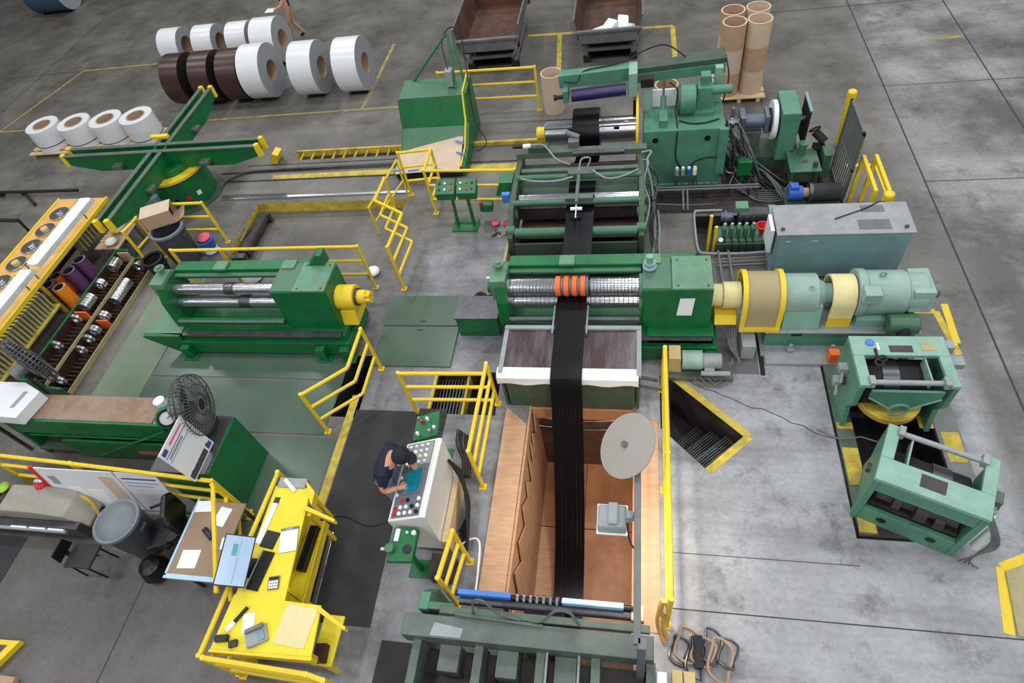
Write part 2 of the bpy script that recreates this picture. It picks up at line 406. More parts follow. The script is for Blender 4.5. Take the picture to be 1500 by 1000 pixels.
part(loop, 'plywood_sheet', B(-1.597, -1.56, 2.1, 5.18, -2.02, -0.01), 'plywood')
part(floor, 'cover_board', G().prism([(-1.95, 2.05), (-1.60, 2.05), (-1.60, 4.75), (-1.95, 5.05)], 'z', 0.001, 0.028), 'plywood', label='tan plywood cover board along the loop pit')
part(floor, 'cover_board', B(0.04, 0.36, 1.95, 4.9, 0.001, 0.012), 'plywood', label='pale cover board right of the loop pit')
for yc, zc in ((5.14, -0.35), (5.14, -0.62)):
    part(loop, 'chain', G().path([(-1.55 + 1.5 * i / 12, yc - 0.02, zc - 0.10 * math.sin(math.pi * i / 12)) for i in range(13)], 0.012, 6), 'steel')
# joints and painted lines
def joint(x0, x1, y0, y1): part(floor, 'floor_joint', B(x0, x1, y0, y1, 0.0003, 0.0015), 'joint')
joint(5.24, 5.27, 0, 30); joint(7.33, 7.36, 2, 30); joint(2.9, 20, 17.2, 17.23); joint(5.27, 20, 13.45, 13.47); joint(5.27, 20, 10.2, 10.22)
joint(0.5, 5.24, 2.245, 2.26); joint(0.5, 2.75, 2.94, 2.95); joint(-6.82, -6.80, -2, 2.4); joint(-33, -7.5, 17.25, 17.28); joint(-19.2, -19.17, 12, 40)
LN = [0]
def line(pts, w, m='paint_line'):
    for (x0, y0), (x1, y1) in zip(pts[:-1], pts[1:]):
        d = Vector((x1 - x0, y1 - y0)).normalized(); n = Vector((-d.y, d.x)) * w / 2
        part(floor, 'painted_line', G().prism([(x0 - n.x, y0 - n.y), (x1 - n.x, y1 - n.y), (x1 + n.x, y1 + n.y), (x0 + n.x, y0 + n.y)], 'z', 0.0003, 0.002 + 0.0006 * (LN[0] % 4)), m); LN[0] += 1
line([(-11.6, 13.9), (-5.6, 13.93)], 0.07); line([(-6.97, 13.93), (-6.93, 17.3)], 0.09); line([(-18.6, 14.0), (-12.9, 13.95)], 0.07); line([(-18.6, 13.3), (-17.6, 17.3), (-14.9, 17.35)], 0.08)
line([(-2.95, 17.1), (-2.0, 17.05), (0.92, 16.95), (0.94, 14.6), (0.0, 14.62)], 0.12, 'yellow_worn'); line([(-2.07, 17.0), (-1.95, 15.2)], 0.12, 'yellow_worn')
line([(-4.53, 5.2), (-4.53, 1.6)], 0.13, 'yellow_worn'); line([(3.35, 7.05), (4.62, 7.05), (4.72, 6.2)], 0.1, 'yellow_worn')
line([(6.6, 15.3), (7.3, 15.3)], 0.1); line([(4.55, 10.75), (4.56, 9.75)], 0.09, 'yellow'); line([(4.0, 10.78), (4.6, 10.75)], 0.09, 'yellow')
line([(-8.45, 11.2), (-5.4, 11.24)], 0.2, 'yellow_worn'); line([(-3.6, 11.25), (-2.5, 11.25)], 0.2, 'yellow_worn')
line([(3.3, 6.4), (4.75, 6.42), (4.78, 7.2)], 0.1, 'yellow')
line([(4.15, 2.3), (4.3, 3.05), (4.75, 3.25)], 0.11, 'yellow')
rc = random.Random(9); cp_ = [(0.66 + 2.1 * i / 16 + 0.02 * rc.random(), 5.70 - 1.0 * i / 16 + 0.07 * (rc.random() - 0.5)) for i in range(17)]
for (x0, y0), (x1, y1) in zip(cp_[:-1], cp_[1:]):
    d = Vector((x1 - x0, y1 - y0)).normalized(); n_ = Vector((-d.y, d.x)) * 0.007; part(floor, 'floor_crack', G().prism([(x0 - n_.x, y0 - n_.y), (x1 - n_.x, y1 - n_.y), (x1 + n_.x, y1 + n_.y), (x0 + n_.x, y0 + n_.y)], 'z', 0.0003, 0.0012), 'joint')
# rails let into the floor, ladder-like slot and end stops
for (x0, x1, y0, y1, z1, m) in [(-9.9, -2.4, 11.42, 11.46, 0.02, 'steel_dark'), (-9.3, -5.3, 11.70, 11.72, 0.012, 'steel_dark'), (-9.4, -4.85, 10.43, 10.50, 0.035, 'steel'), (-9.8, -2.4, 11.10, 11.13, 0.02, 'steel_dark')]:
    part(floor, 'floor_rail', B(x0, x1, y0, y1, 0.0, z1), m)
for i in range(10):
    x = -8.0 + i * 0.28; part(slot, 'slot_rung', B(x, x + 0.03, 11.86, 12.16, -0.06, -0.02), 'yellow_worn')
part(floor, 'slot_curb', B(-8.15, -5.3, 12.17, 12.22, 0, 0.03), 'yellow_worn')
part(floor, 'end_stop', G().prism([(-8.72, 0), (-8.52, 0), (-8.42, 0.22), (-8.55, 0.28)], 'y', 11.75, 12.05), 'yellow', 0.01, label='yellow end stop block at the rail end')
part(floor, 'yellow_rail', B(-3.9, -1.75, 12.05, 12.13, 0, 0.08), 'yellow_worn')
# plates on the floor
def plate(x0, x1, y0, y1, z, m, name='floor_plate'): return part(floor, name, B(x0, x1, y0, y1, 0.0005, z), m, 0.003)
plate(-8.6, -4.87, 5.50, 6.22, 0.012, 'green_floor'); plate(-8.6, -4.87, 4.43, 5.46, 0.012, 'green_floor'); plate(-9.62, -8.63, 4.43, 8.3, 0.010, 'green_floor_pale'); plate(-7.2, -4.62, 2.9, 4.38, 0.008, 'green_floor')
plate(-4.43, -3.05, 6.69, 7.40, 0.03, 'green_floor'); plate(-4.43, -3.02, 5.80, 6.67, 0.03, 'green_floor'); plate(0.45, 1.88, 5.78, 6.3, 0.01, 'steel_plate'); plate(1.9, 1.97, 5.76, 7.3, 0.003, 'dark')
plate(-8.6, -4.5, 6.24, 8.1, 0.006, 'steel_plate'); plate(0.42, 1.10, 8.36, 9.45, 0.06, 'concrete', 'machine_plinth'); plate(1.12, 2.5, 7.6, 8.38, 0.05, 'concrete', 'machine_plinth')
plate(0.3, 2.6, 9.5, 10.25, 0.004, 'oil_dark'); plate(0.3, 3.6, 10.25, 10.7, 0.003, 'oil_dark'); plate(2.45, 3.7, 9.2, 10.9, 0.0025, 'oil_dark')
plate(1.98, 3.1, 5.95, 6.25, 0.06, 'grey_paint', 'machine_plinth')
for (xh, yh) in ((-3.7, 6.78), (-3.72, 6.58)): part(floor, 'lift_slot', B(xh - 0.05, xh + 0.05, yh - 0.012, yh + 0.012, 0.031, 0.034), 'black')
for z in (-0.18,):
    for i in range(9):
        x = -3.22 + i * 0.055; part(step_pit, 'grating_bar', B(x, x + 0.02, 4.92, 5.7, z - 0.03, z), 'steel_dark')
part(step_pit, 'step_frame', G().box(-3.25, -3.2, 4.9, 5.72, -0.05, 0.004).box(-2.72, -2.68, 4.9, 5.72, -0.35, -0.12), 'yellow_worn')
u_ = Vector((0.62, 0.57)).normalized(); v_ = Vector((-0.70, 0.71)).normalized()
for k, (lx, z) in enumerate(((0.09, -0.30), (0.36, -0.5), (0.62, -0.7))):
    for i in range(7):
        a = Vector((1.03, 4.12)) + v_ * (lx + i * 0.037) + u_ * 0.02; b = a + u_ * (0.74 - 0.0 * k)
        part(hatch, 'grating_bar', G().cyl((a.x, a.y, z), (b.x, b.y, z), 0.009, 5), 'steel')
for i in range(len(HATCH)):
    a = HATCH[i]; b = HATCH[(i + 1) % len(HATCH)]
    if i in (1, 2): line([a, b], 0.11, 'yellow_worn')
# rubber mats
single('floor_mat', 'long black rubber anti-fatigue mat between the yellow desk and the console', 'mat', G().prism([(-4.44, 1.68), (-3.30, 1.68), (-3.38, 4.92), (-4.44, 4.92)], 'z', 0.001, 0.014), 'black_rubber', 0.004)
single('floor_mat', 'smaller dark rubber mat behind the control console', 'mat', B(-3.37, -2.9, 4.25, 4.98, 0.001, 0.016), 'black_rubber', 0.004)
single('floor_mat', 'dark mat piece at the end of the grey leveller frame', 'mat', B(-3.1, -2.62, 0.4, 1.55, 0.001, 0.012), 'black_rubber', 0.004)
single('floor_mat', 'dark mat on the floor beside the floor sweeper', 'mat', B(-10.6, -9.15, 1.55, 2.45, 0.001, 0.012), 'black_rubber', 0.004)

# ---------------------------------------------------------------- hall shell
mat('wall_paint', (205, 207, 208), 0.8, var=0.05); mat('roof_deck', (150, 152, 154), 0.8, var=0.05)
struct('wall_left', B(-34.2, -34.0, -16, 44, 0, 12.6), 'wall_paint'); struct('wall_right', B(24.0, 24.2, -16, 44, 0, 12.6), 'wall_paint')
struct('wall_back', B(-34, 24, 44.0, 44.2, 0, 12.6), 'wall_paint'); struct('wall_front', B(-34, 24, -16.2, -16.0, 0, 12.6), 'wall_paint')
struct('ceiling', B(-34.2, 24.2, -16.2, 44.2, 12.6, 12.8), 'roof_deck')

# ---------------------------------------------------------------- yellow pipe railings
def railing(label, pts, posts=None, h=1.07, mids=(0.72, 0.37), r=0.031, z=0.0, group=None, name='guard_railing', skip_mid=()):
    t = thing(name, label, 'railing', (pts[0][0], pts[0][1], z), group=group)
    P = [(p[0], p[1], z + (p[2] if len(p) > 2 else 0)) for p in pts]
    for i in range(len(P) - 1):
        a, b = P[i], P[i + 1]
        part(t, 'top_rail', CY((a[0], a[1], a[2] + h), (b[0], b[1], b[2] + h), r, 8), 'yellow', 0, True)
        if i in skip_mid: continue
        for k in mids: part(t, 'mid_rail', CY((a[0], a[1], a[2] + k), (b[0], b[1], b[2] + k), r * 0.9, 8), 'yellow', 0, True)
    for i in (range(len(P)) if posts is None else posts):
        p = P[i]; part(t, 'post', CY((p[0], p[1], p[2]), (p[0], p[1], p[2] + h + r), r, 8), 'yellow', 0, True)
        part(t, 'base_plate', B(p[0] - 0.05, p[0] + 0.05, p[1] - 0.05, p[1] + 0.05, p[2], p[2] + 0.012), 'yellow')
    return t
railing('yellow pipe railing behind the spare slitter head', [(-8.64, 7.64), (-7.6, 7.64), (-4.85, 7.64)])
railing('angled yellow railing around the dark stair opening beside the green plates', [(-4.23, 5.75), (-4.23, 5.0), (-4.81, 4.5)], posts=(0, 2))
railing('yellow railing ending at the two-box control stand near the green chute', [(-4.78, 10.38), (-4.08, 10.45), (-4.08, 9.75), (-2.25, 9.65)])
railing('zigzag yellow railing along the shallow pit edge', [(-4.85, 9.55), (-4.87, 8.9), (-4.22, 8.5), (-4.27, 7.6)], posts=(0, 3))
t = thing('stair_railing', 'short sloping yellow railing at the shallow pit steps', 'railing', (-5.36, 9.45, -0.25))
part(t, 'top_rail', CY((-4.82, 10.3, 0.95), (-5.36, 9.45, 0.45), 0.022, 8), 'yellow', 0, True); part(t, 'mid_rail', CY((-4.82, 10.3, 0.45), (-5.36, 9.45, 0.05), 0.02, 8), 'yellow', 0, True)
part(t, 'post', CY((-5.36, 9.45, -0.25), (-5.36, 9.45, 0.47), 0.022, 8), 'yellow', 0, True); part(t, 'post', CY((-4.82, 10.3, 0), (-4.82, 10.3, 0.97), 0.022, 8), 'yellow', 0, True)
railing('yellow pipe railing behind the green chute near the scrap bins', [(-4.57, 13.44), (-2.26, 13.38)])
railing('yellow railing beside the loop pit, behind the control console', [(-3.40, 4.92), (-2.08, 4.95)], posts=(0,))
railing('yellow railing running along the loop pit cover board', [(-2.10, 5.12), (-2.12, 3.70)])
railing('short yellow railing at the pit edge next to the small green control box', [(-2.13, 2.62), (-2.20, 2.06)])
railing('long yellow railing seen edge-on right of the loop pit', [(0.43, 5.45), (0.43, 3.8), (0.42, 2.05)])
railing('short yellow railing by the stacked cores and trash can at the green turnstile', [(-9.65, 9.02), (-8.64, 9.02)], posts=(1,))
railing('small yellow corner railing beside the steel ring rack', [(-10.02, 8.2), (-9.95, 8.62)], posts=(0, 1), mids=(0.6,))
railing('yellow pipe railing along the green workbench, hung with boards', [(-9.6, 3.3), (-8.0, 3.22), (-5.62, 3.08)])
railing('yellow railing running from the workbench corner to the yellow desk', [(-5.58, 3.02), (-4.90, 1.67)], posts=(0,))
railing('yellow railing along the back of the yellow desk', [(-4.76, 3.30), (-4.86, 1.0)], h=0.98)
railing('yellow railing along the near end of the yellow desk', [(-4.80, 0.98), (-3.50, 0.94), (-3.28, 0.90)], h=0.98)
# bollards and rails by the mesh gate
g = thing('bollard', 'tall yellow bollard standing behind the grey mesh gate', 'bollard', (4.03, 11.5, 0))
part(g, 'pipe', CY((4.03, 11.5, 0), (3.98, 11.5, 1.12), 0.085, 18), 'yellow', 0, True); part(g, 'cap', G().sphere((3.98, 11.5, 1.12), 0.085, 16, 8, 0.5), 'yellow', 0, True)
g = thing('bollard', 'short yellow bollard at the corner of the blue-grey cabinet', 'bollard', (4.0, 8.6, 0))
part(g, 'pipe', CY((4.0, 8.62, 0), (4.0, 8.62, 1.05), 0.085, 18), 'yellow', 0, True); part(g, 'cap', G().sphere((4.0, 8.62, 1.05), 0.085, 16, 8, 0.5), 'yellow', 0, True)
for x in (3.86, 4.06):
    g = thing('barrier_beam', 'yellow barrier beam between the mesh gate and the blue-grey cabinet', 'barrier', (x, 9.1, 0), group='yellow barrier beams by the cabinet')
    part(g, 'beam', B(x - 0.03, x + 0.03, 8.78, 9.75, 0.92, 1.0), 'yellow', 0.01)
    part(g, 'leg', B(x - 0.03, x + 0.03, 8.78, 8.84, 0, 0.92), 'yellow'); part(g, 'leg', B(x - 0.03, x + 0.03, 9.69, 9.75, 0, 0.92), 'yellow')

# ---------------------------------------------------------------- main slitter head
def bolts(parent, pts, r=0.018, h=0.015, axis='z', m='steel_dark'):
    for p in pts:
        q = {'z': (p[0], p[1], p[2] + h), 'y': (p[0], p[1] - h, p[2]), 'x': (p[0] + h, p[1], p[2])}[axis]
        part(parent, 'bolt', CY(p, q, r, 6), m)
def slitter_head(t, x0, main):
    """x0 = world x of the outboard bearing; head runs 3.1 m along +x"""
    X = lambda a: x0 + a
    bed = part(t, 'bed', G().box(X(0.0), X(3.25), 6.0, 6.95, 0.06, 0.36).box(X(0.05), X(3.2), 6.08, 6.9, 0.36, 0.5), 'green', 0.012)
    part(t, 'bed_way', B(X(0.1), X(3.15), 6.02, 6.14, 0.5, 0.53), 'steel_dark', 0.004); part(t, 'bed_way', B(X(0.1), X(3.15), 6.72, 6.84, 0.5, 0.53), 'steel_dark', 0.004)
    for fx in (0.05, 2.7, 3.15):
        part(bed, 'foot', G().box(X(fx) - 0.08, X(fx) + 0.08, 5.88, 6.0, 0, 0.3).box(X(fx) - 0.14, X(fx) + 0.14, 5.84, 6.02, 0, 0.04), 'green', 0.008)
    # gearbox housing
    hx0, hx1 = X(2.12), X(3.12)
    hs = part(t, 'gear_housing', G().prism([(6.24, 0.5), (6.93, 0.5), (6.93, 1.36), (6.28, 1.36)], 'x', hx0, hx1), 'green', 0.015)
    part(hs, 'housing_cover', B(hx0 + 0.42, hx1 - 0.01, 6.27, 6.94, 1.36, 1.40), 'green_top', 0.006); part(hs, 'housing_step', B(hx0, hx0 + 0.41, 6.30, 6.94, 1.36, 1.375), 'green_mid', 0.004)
    bolts(hs, [(hx0 + 0.5 + 0.42 * (i % 2), 6.33 + 0.52 * (i // 2), 1.40) for i in range(4)], 0.014)
    part(t, 'bearing_flange', CY((hx0 - 0.05, 6.6, 1.12), (hx0, 6.6, 1.12), 0.19, 24), 'green_top', 0, True); part(t, 'bearing_flange', CY((hx0 - 0.05, 6.58, 0.83), (hx0, 6.58, 0.83), 0.17, 24), 'green_top', 0, True)
    # outboard bearing stand
    ob = part(t, 'outboard_stand', G().prism([(6.25, 0.5), (6.95, 0.5), (6.95, 1.0), (6.86, 1.36), (6.45, 1.36), (6.3, 1.05)], 'x', X(-0.12), X(0.06)), 'green', 0.012)
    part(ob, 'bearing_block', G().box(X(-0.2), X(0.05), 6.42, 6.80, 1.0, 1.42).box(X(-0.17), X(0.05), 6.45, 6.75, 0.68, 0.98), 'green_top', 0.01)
    part(ob, 'bearing_cap', CY((X(-0.28), 6.6, 1.12), (X(-0.2), 6.6, 1.12), 0.1, 18), 'green', 0, True); part(ob, 'screw_jack', G().cyl((X(-0.08), 6.72, 1.4), (X(-0.08), 6.72, 1.56), 0.045, 10).cyl((X(-0.08), 6.72, 1.5), (X(-0.08), 6.72, 1.53), 0.09, 12), 'green_top', 0, True)
    # upper tie beam with pads
    tb = part(t, 'tie_beam', G().box(X(0.05), X(2.9), 6.83, 7.05, 1.14, 1.36), 'green', 0.01)
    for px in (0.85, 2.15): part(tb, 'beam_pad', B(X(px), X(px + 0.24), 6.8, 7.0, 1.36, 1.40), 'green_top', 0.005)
    part(tb, 'beam_cap', B(X(0.0), X(2.1), 6.74, 6.82, 1.26, 1.30), 'green_mid', 0.005)
    if not main: part(tb, 'beam_end', G().prism([(X(2.6), 1.36), (X(2.95), 1.36), (X(2.95), 1.62), (X(2.85), 1.62)], 'y', 6.85, 7.05), 'green', 0.01)
    return t
t = thing('slitting_head', 'green slitting head with orange rubber rings and black strip passing through', 'machine', (-0.4, 6.5, 0))
slitter_head(t, -2.0, True)
def arbor(t, y, z, x0, x1, r, main):
    a = part(t, 'arbor', CY((x0, y, z), (x1, y, z), r * 0.8, 24), 'steel_dark', 0, True)
    return a
a = arbor(t, 6.6, 1.12, -2.05, 0.12, 0.14, True)
x = -1.96
k = 0
while x < 0.08:
    if not (-1.21 < x < -0.70): part(a, 'spacer_ring', CY((x, 6.6, 1.12), (x + 0.0475, 6.6, 1.12), 0.135 if k % 3 else 0.139, 24), 'steel', 0.003, True)
    x += 0.052; k += 1
for i in range(4):
    xr = -1.20 + i * 0.128
    part(a, 'rubber_ring', CY((xr, 6.6, 1.12), (xr + 0.078, 6.6, 1.12), 0.158, 28), 'orange', 0.006, True, label='orange rubber stripper ring')
    part(a, 'knife_ring', CY((xr + 0.083, 6.6, 1.12), (xr + 0.123, 6.6, 1.12), 0.146, 28), 'blue_grey', 0.002, True)
a = arbor(t, 6.58, 0.83, -2.05, 0.12, 0.13, True)
x = -1.96
while x < 0.08:
    part(a, 'spacer_ring', CY((x, 6.58, 0.83), (x + 0.067, 6.58, 0.83), 0.128, 24), 'steel', 0.003, True); x += 0.072
part(t, 'stripper_bar', B(-1.95, -1.22, 6.22, 6.28, 0.70, 0.76), 'grey_metal', 0.004); part(t, 'stripper_bar', B(-0.70, 0.08, 6.22, 6.28, 0.70, 0.76), 'grey_metal', 0.004)
part(t, 'strip_guide', B(-1.23, -1.205, 5.85, 6.4, 0.84, 0.90), 'grey_paint', 0.003); part(t, 'strip_guide', B(-0.715, -0.69, 5.85, 6.4, 0.84, 0.90), 'grey_paint', 0.003)
part(t, 'adjuster', G().cyl((0.22, 6.72, 1.38), (0.22, 6.72, 1.62), 0.05, 14).cyl((0.22, 6.72, 1.46), (0.22, 6.72, 1.5), 0.09, 14), 'teal_light', 0, True); part(t, 'adjuster_dial', G().ring((0.22, 6.72, 1.40), (0.22, 6.72, 1.43), 0.1, 0.05, 16), 'pale_blue', 0, True)
part(t, 'air_hose', G().path(smooth_path([(-2.1, 6.5, 1.35), (-2.05, 6.35, 1.1), (-2.0, 6.3, 0.7), (-2.15, 6.2, 0.5)]), 0.014, 6), 'black', 0, True)
part(t, 'lower_gearbox', G().box(0.2, 1.18, 6.08, 6.5, 0.08, 0.56), 'green', 0.01); part(t, 'oil_sight', CY((0.95, 6.079, 0.38), (0.95, 6.065, 0.38), 0.035, 12), 'black')
single('paper_sheet', 'white paper sheet taped to the green slitter gear housing', 'paper', G().add([(0.62, 6.235, 0.86), (0.84, 6.235, 0.86), (0.87, 6.262, 1.2), (0.66, 6.262, 1.2), (0.62, 6.225, 0.86), (0.84, 6.225, 0.86), (0.87, 6.255, 1.2), (0.66, 6.255, 1.2)], [(0, 1, 2, 3), (7, 6, 5, 4), (0, 4, 5, 1), (1, 5, 6, 2), (2, 6, 7, 3), (3, 7, 4, 0)]), 'white')
g = thing('junction_box', 'dark-topped green floor box between the green plates and the slitting head', 'box', (-2.6, 6.7, 0))
part(g, 'box_body', B(-2.96, -2.24, 6.48, 6.96, 0, 0.46), 'green', 0.01); part(g, 'box_lid', B(-2.98, -2.22, 6.46, 6.98, 0.46, 0.49), 'steel_dark', 0.006)
# spare head on the left
t = thing('slitting_head', 'spare green slitting head with bare steel arbors and yellow coupling', 'machine', (-6.2, 6.5, 0))
slitter_head(t, -8.02, False)
a = part(t, 'arbor', CY((-7.95, 6.6, 1.12), (-5.92, 6.6, 1.12), 0.1, 24), 'steel', 0, True); part(a, 'arbor_key', B(-6.92, -6.80, 6.54, 6.60, 1.205, 1.235), 'steel', 0.004); part(a, 'arbor_collar', CY((-6.95, 6.6, 1.12), (-6.78, 6.6, 1.12), 0.112, 24), 'steel_dark', 0, True)
a = part(t, 'arbor', CY((-7.95, 6.52, 0.88), (-5.92, 6.52, 0.88), 0.105, 24), 'steel', 0, True); part(a, 'arbor_key', B(-6.72, -6.60, 6.45, 6.51, 0.97, 1.0), 'steel', 0.004); part(a, 'arbor_collar', CY((-6.75, 6.52, 0.88), (-6.55, 6.52, 0.88), 0.117, 24), 'steel_dark', 0, True)
part(t, 'front_fender', B(-8.0, -5.9, 6.2, 6.28, 0.6, 0.72), 'green', 0.006); part(t, 'fender_lip', B(-7.95, -5.9, 6.17, 6.21, 0.70, 0.73), 'grey_metal', 0.003)
part(t, 'end_tray', G().prism([(-8.75, 6.1), (-8.0, 6.05), (-8.0, 6.9), (-8.45, 6.9)], 'z', 0.44, 0.50), 'green_top', 0.006); part(t, 'tray_front', G().prism([(-8.75, 0.44), (-8.75, 0.50), (-8.0, 0.5), (-8.0, 0.0), (-8.2, 0.0)], 'y', 6.02, 6.1), 'green', 0.006)
part(t, 'tray_post', B(-8.5, -8.38, 6.3, 6.4, 0, 0.44), 'green'); part(t, 'tray_post', B(-8.5, -8.38, 6.75, 6.85, 0, 0.44), 'green')
part(t, 'coupling_hub', CY((-4.9, 6.55, 0.95), (-4.58, 6.55, 0.95), 0.21, 26), 'yellow', 0.012, True, label='yellow coupling hub'); part(t, 'coupling_collar', CY((-4.58, 6.55, 0.95), (-4.54, 6.55, 0.95), 0.15, 22), 'steel_dark', 0, True)
nose = G()
for i in range(6):
    q = i * math.pi / 3; nose.cyl((-4.4, 6.55 + 0.07 * math.cos(q), 0.95 + 0.07 * math.sin(q)), (-4.32, 6.55 + 0.07 * math.cos(q), 0.95 + 0.07 * math.sin(q)), 0.035, 8)
nose.cyl((-4.54, 6.55, 0.95), (-4.4, 6.55, 0.95), 0.12, 20); part(t, 'coupling_claw', nose, 'yellow', 0, True)
part(t, 'coupling_bracket', G().prism([(6.3, 0.5), (6.8, 0.5), (6.72, 0.78), (6.38, 0.78)], 'x', -4.9, -4.62), 'yellow', 0.01)
part(t, 'rear_bar', G().cyl((-7.2, 7.1, 1.15), (-6.0, 7.1, 1.15), 0.03, 8).cyl((-6.1, 7.1, 1.1), (-6.1, 7.1, 1.3), 0.03, 8), 'black', 0, True)

# ---------------------------------------------------------------- exit table and black strip
t = thing('exit_table', 'steel exit table with white padded front lip below the slitting head', 'table', (-0.95, 5.5, 0))
part(t, 'table_plate', B(-1.90, 0.04, 5.22, 5.95, 0.80, 0.83), 'table_plate', 0.004)
part(t, 'table_rim', G().box(-1.97, -1.90, 5.12, 5.98, 0.78, 0.85).box(0.04, 0.11, 5.12, 5.98, 0.78, 0.85).box(-1.97, 0.11, 5.95, 6.02, 0.78, 0.87), 'grey_paint', 0.006)
lip = G()
vv = []; ff = []
for i in range(21):
    xx = -1.99 + 2.06 * i / 20; s = 0.025 * math.sin(i * 1.1)
    vv += [(xx, 5.24, 0.835), (xx, 5.12, 0.845), (xx, 5.06, 0.80), (xx, 5.055, 0.66 + s), (xx, 5.07, 0.66 + s), (xx, 5.08, 0.79), (xx, 5.13, 0.83), (xx, 5.24, 0.822)]
for i in range(20):
    for k in range(8):
        l = (k + 1) % 8; ff.append((i * 8 + k, i * 8 + l, i * 8 + 8 + l, i * 8 + 8 + k))
ff += [tuple(range(7, -1, -1)), tuple(160 + k for k in range(8))]
part(t, 'padded_lip', lip.add(vv, ff), 'white', 0, True, label='white padding over the front edge')
part(t, 'front_apron', B(-1.88, 0.02, 5.10, 5.13, -0.28, 0.78), 'green_dull', 0.004)
part(t, 'apron_sheet', B(-1.86, 0.0, 5.06, 5.095, -0.30, -0.02), 'plywood_orange', 0.003)
part(t, 'side_panel', G().prism([(5.1, -0.25), (5.9, 0.0), (5.9, 0.78), (5.1, 0.78)], 'x', -1.95, -1.91), 'green_dull', 0.004); part(t, 'side_panel', G().prism([(5.1, -0.25), (5.9, 0.0), (5.9, 0.78), (5.1, 0.78)], 'x', 0.05, 0.09), 'green_dull', 0.004)
part(t, 'air_fitting', G().cyl((0.09, 5.3, 0.55), (0.35, 5.28, 0.5), 0.025, 8).cyl((0.09, 5.18, 0.5), (0.4, 5.15, 0.46), 0.02, 8), 'steel_dark', 0, True)
# the strip: flat sheet before the slitter, separate strands after it, hanging in the loop pit
t = thing('steel_strip', 'shiny black steel strip running through the slitting head into the pit', 'strip', (-0.95, 6.0, 0))
part(t, 'infeed_sheet', G().strip([(11.0, 0.462), (10.6, 0.55), (10.2, 0.75), (9.6, 0.93), (9.05, 0.98), (8.75, 1.02), (8.45, 0.98), (8.2, 0.93), (7.9, 0.93), (7.2, 0.95), (6.62, 0.965)], -1.19, -0.71), 'black_strip', 0, True)
path = [(6.6, 0.965), (6.2, 0.93), (5.6, 0.88), (5.15, 0.87), (5.04, 0.84), (4.97, 0.72)]
for i in range(1, 25):
    f = i / 24; yq = 4.97 - f * 2.45; zq = 0.72 - 2.55 * math.sin(f * math.pi / 2) ** 0.85; path.append((yq, zq))
path += [(2.42, -1.82), (2.32, -1.72), (2.22, -1.45), (2.12, -0.9), (2.02, 0.1), (1.96, 0.7), (1.86, 0.88), (1.6, 0.9)]
n = 8; wd = 0.46 / n
for i in range(n):
    xo = -1.185 + i * wd
    gg = G().strip([(y, z + 0.012 * math.sin(i * 1.7) * min(1, max(0, (5 - y)))) for y, z in path], xo + 0.0008, xo + wd - 0.0008)
    part(t, 'strand', gg, 'black_strip', 0, True)

# ---------------------------------------------------------------- entry guide frame (between uncoiler and slitter)
t = thing('entry_guide_frame', 'green entry guide frame with rollers between uncoiler and slitting head', 'machine', (-1.0, 9.2, 0))
for xs in (-2.22, 0.06):
    sp = part(t, 'side_frame', G().prism([(8.05, 0.0), (8.3, 0.0), (8.3, 0.5), (9.7, 0.5), (9.7, 0.0), (10.15, 0.0), (10.15, 1.08), (9.5, 1.12), (8.5, 1.1), (8.05, 0.8)], 'x', xs, xs + 0.1), 'green_dull', 0.01)
    for yb in (8.2, 8.62, 8.97, 9.4): part(sp, 'bearing', CY((xs - 0.03, yb, 0.85), (xs + 0.13, yb, 0.85), 0.09, 14), 'green_mid', 0, True)
part(t, 'top_beam', B(-2.25, 0.2, 9.98, 10.14, 1.06, 1.18), 'green_grey', 0.008); part(t, 'deck_plate', B(-2.1, 0.05, 9.62, 9.95, 0.9, 0.95), 'green_dull', 0.005)
part(t, 'deck_beam', B(-2.1, 0.05, 9.5, 9.6, 1.0, 1.12), 'green_grey', 0.008); part(t, 'guide_bar', CY((-2.15, 9.32, 1.12), (0.1, 9.32, 1.12), 0.055, 14), 'green_mid', 0, True)
part(t, 'guide_bar', CY((-2.15, 8.66, 1.08), (0.1, 8.66, 1.08), 0.055, 14), 'green_mid', 0, True); part(t, 'pinch_roll', CY((-2.1, 8.97, 0.9), (0.06, 8.97, 0.9), 0.10, 22), 'steel', 0, True, label='polished steel pinch roll')
part(t, 'drip_tray', B(-2.05, 0.02, 8.28, 8.72, 0.55, 0.58), 'brown_dark', 0.004); part(t, 'outlet_roll', CY((-2.08, 8.15, 0.84), (0.04, 8.15, 0.84), 0.085, 20), 'green_mid', 0, True)
part(t, 'front_apron', B(-2.1, 0.04, 7.98, 8.02, 0.3, 0.72), 'green_dull', 0.005); part(t, 'lower_shelf', B(-2.2, 0.35, 7.55, 7.95, 0.38, 0.42), 'steel_plate', 0.005)
part(t, 'cross_beam', B(-2.25, 0.3, 7.42, 7.54, 0.62, 0.75), 'green_grey', 0.008); part(t, 'dark_tray', B(-2.1, -1.2, 7.1, 7.42, 0.5, 0.55), 'dark')
part(t, 'base_pan', B(-2.12, 0.06, 8.05, 10.1, 0.30, 0.34), 'dark'); part(t, 'inner_guide', B(-2.1, 0.05, 8.78, 8.88, 0.6, 0.85), 'oil_dark'); part(t, 'mid_deck', G().prism([(9.08, 0.80), (9.48, 0.95), (9.48, 0.98), (9.08, 0.83)], 'x', -2.1, 0.05), 'green_dull', 0.004); part(t, 'rear_deck', B(-2.1, 0.05, 9.6, 9.66, 0.9, 1.05), 'green_dull'); part(t, 'dark_deck', B(-1.3, 0.0, 9.7, 9.92, 0.951, 0.97), 'oil_dark')
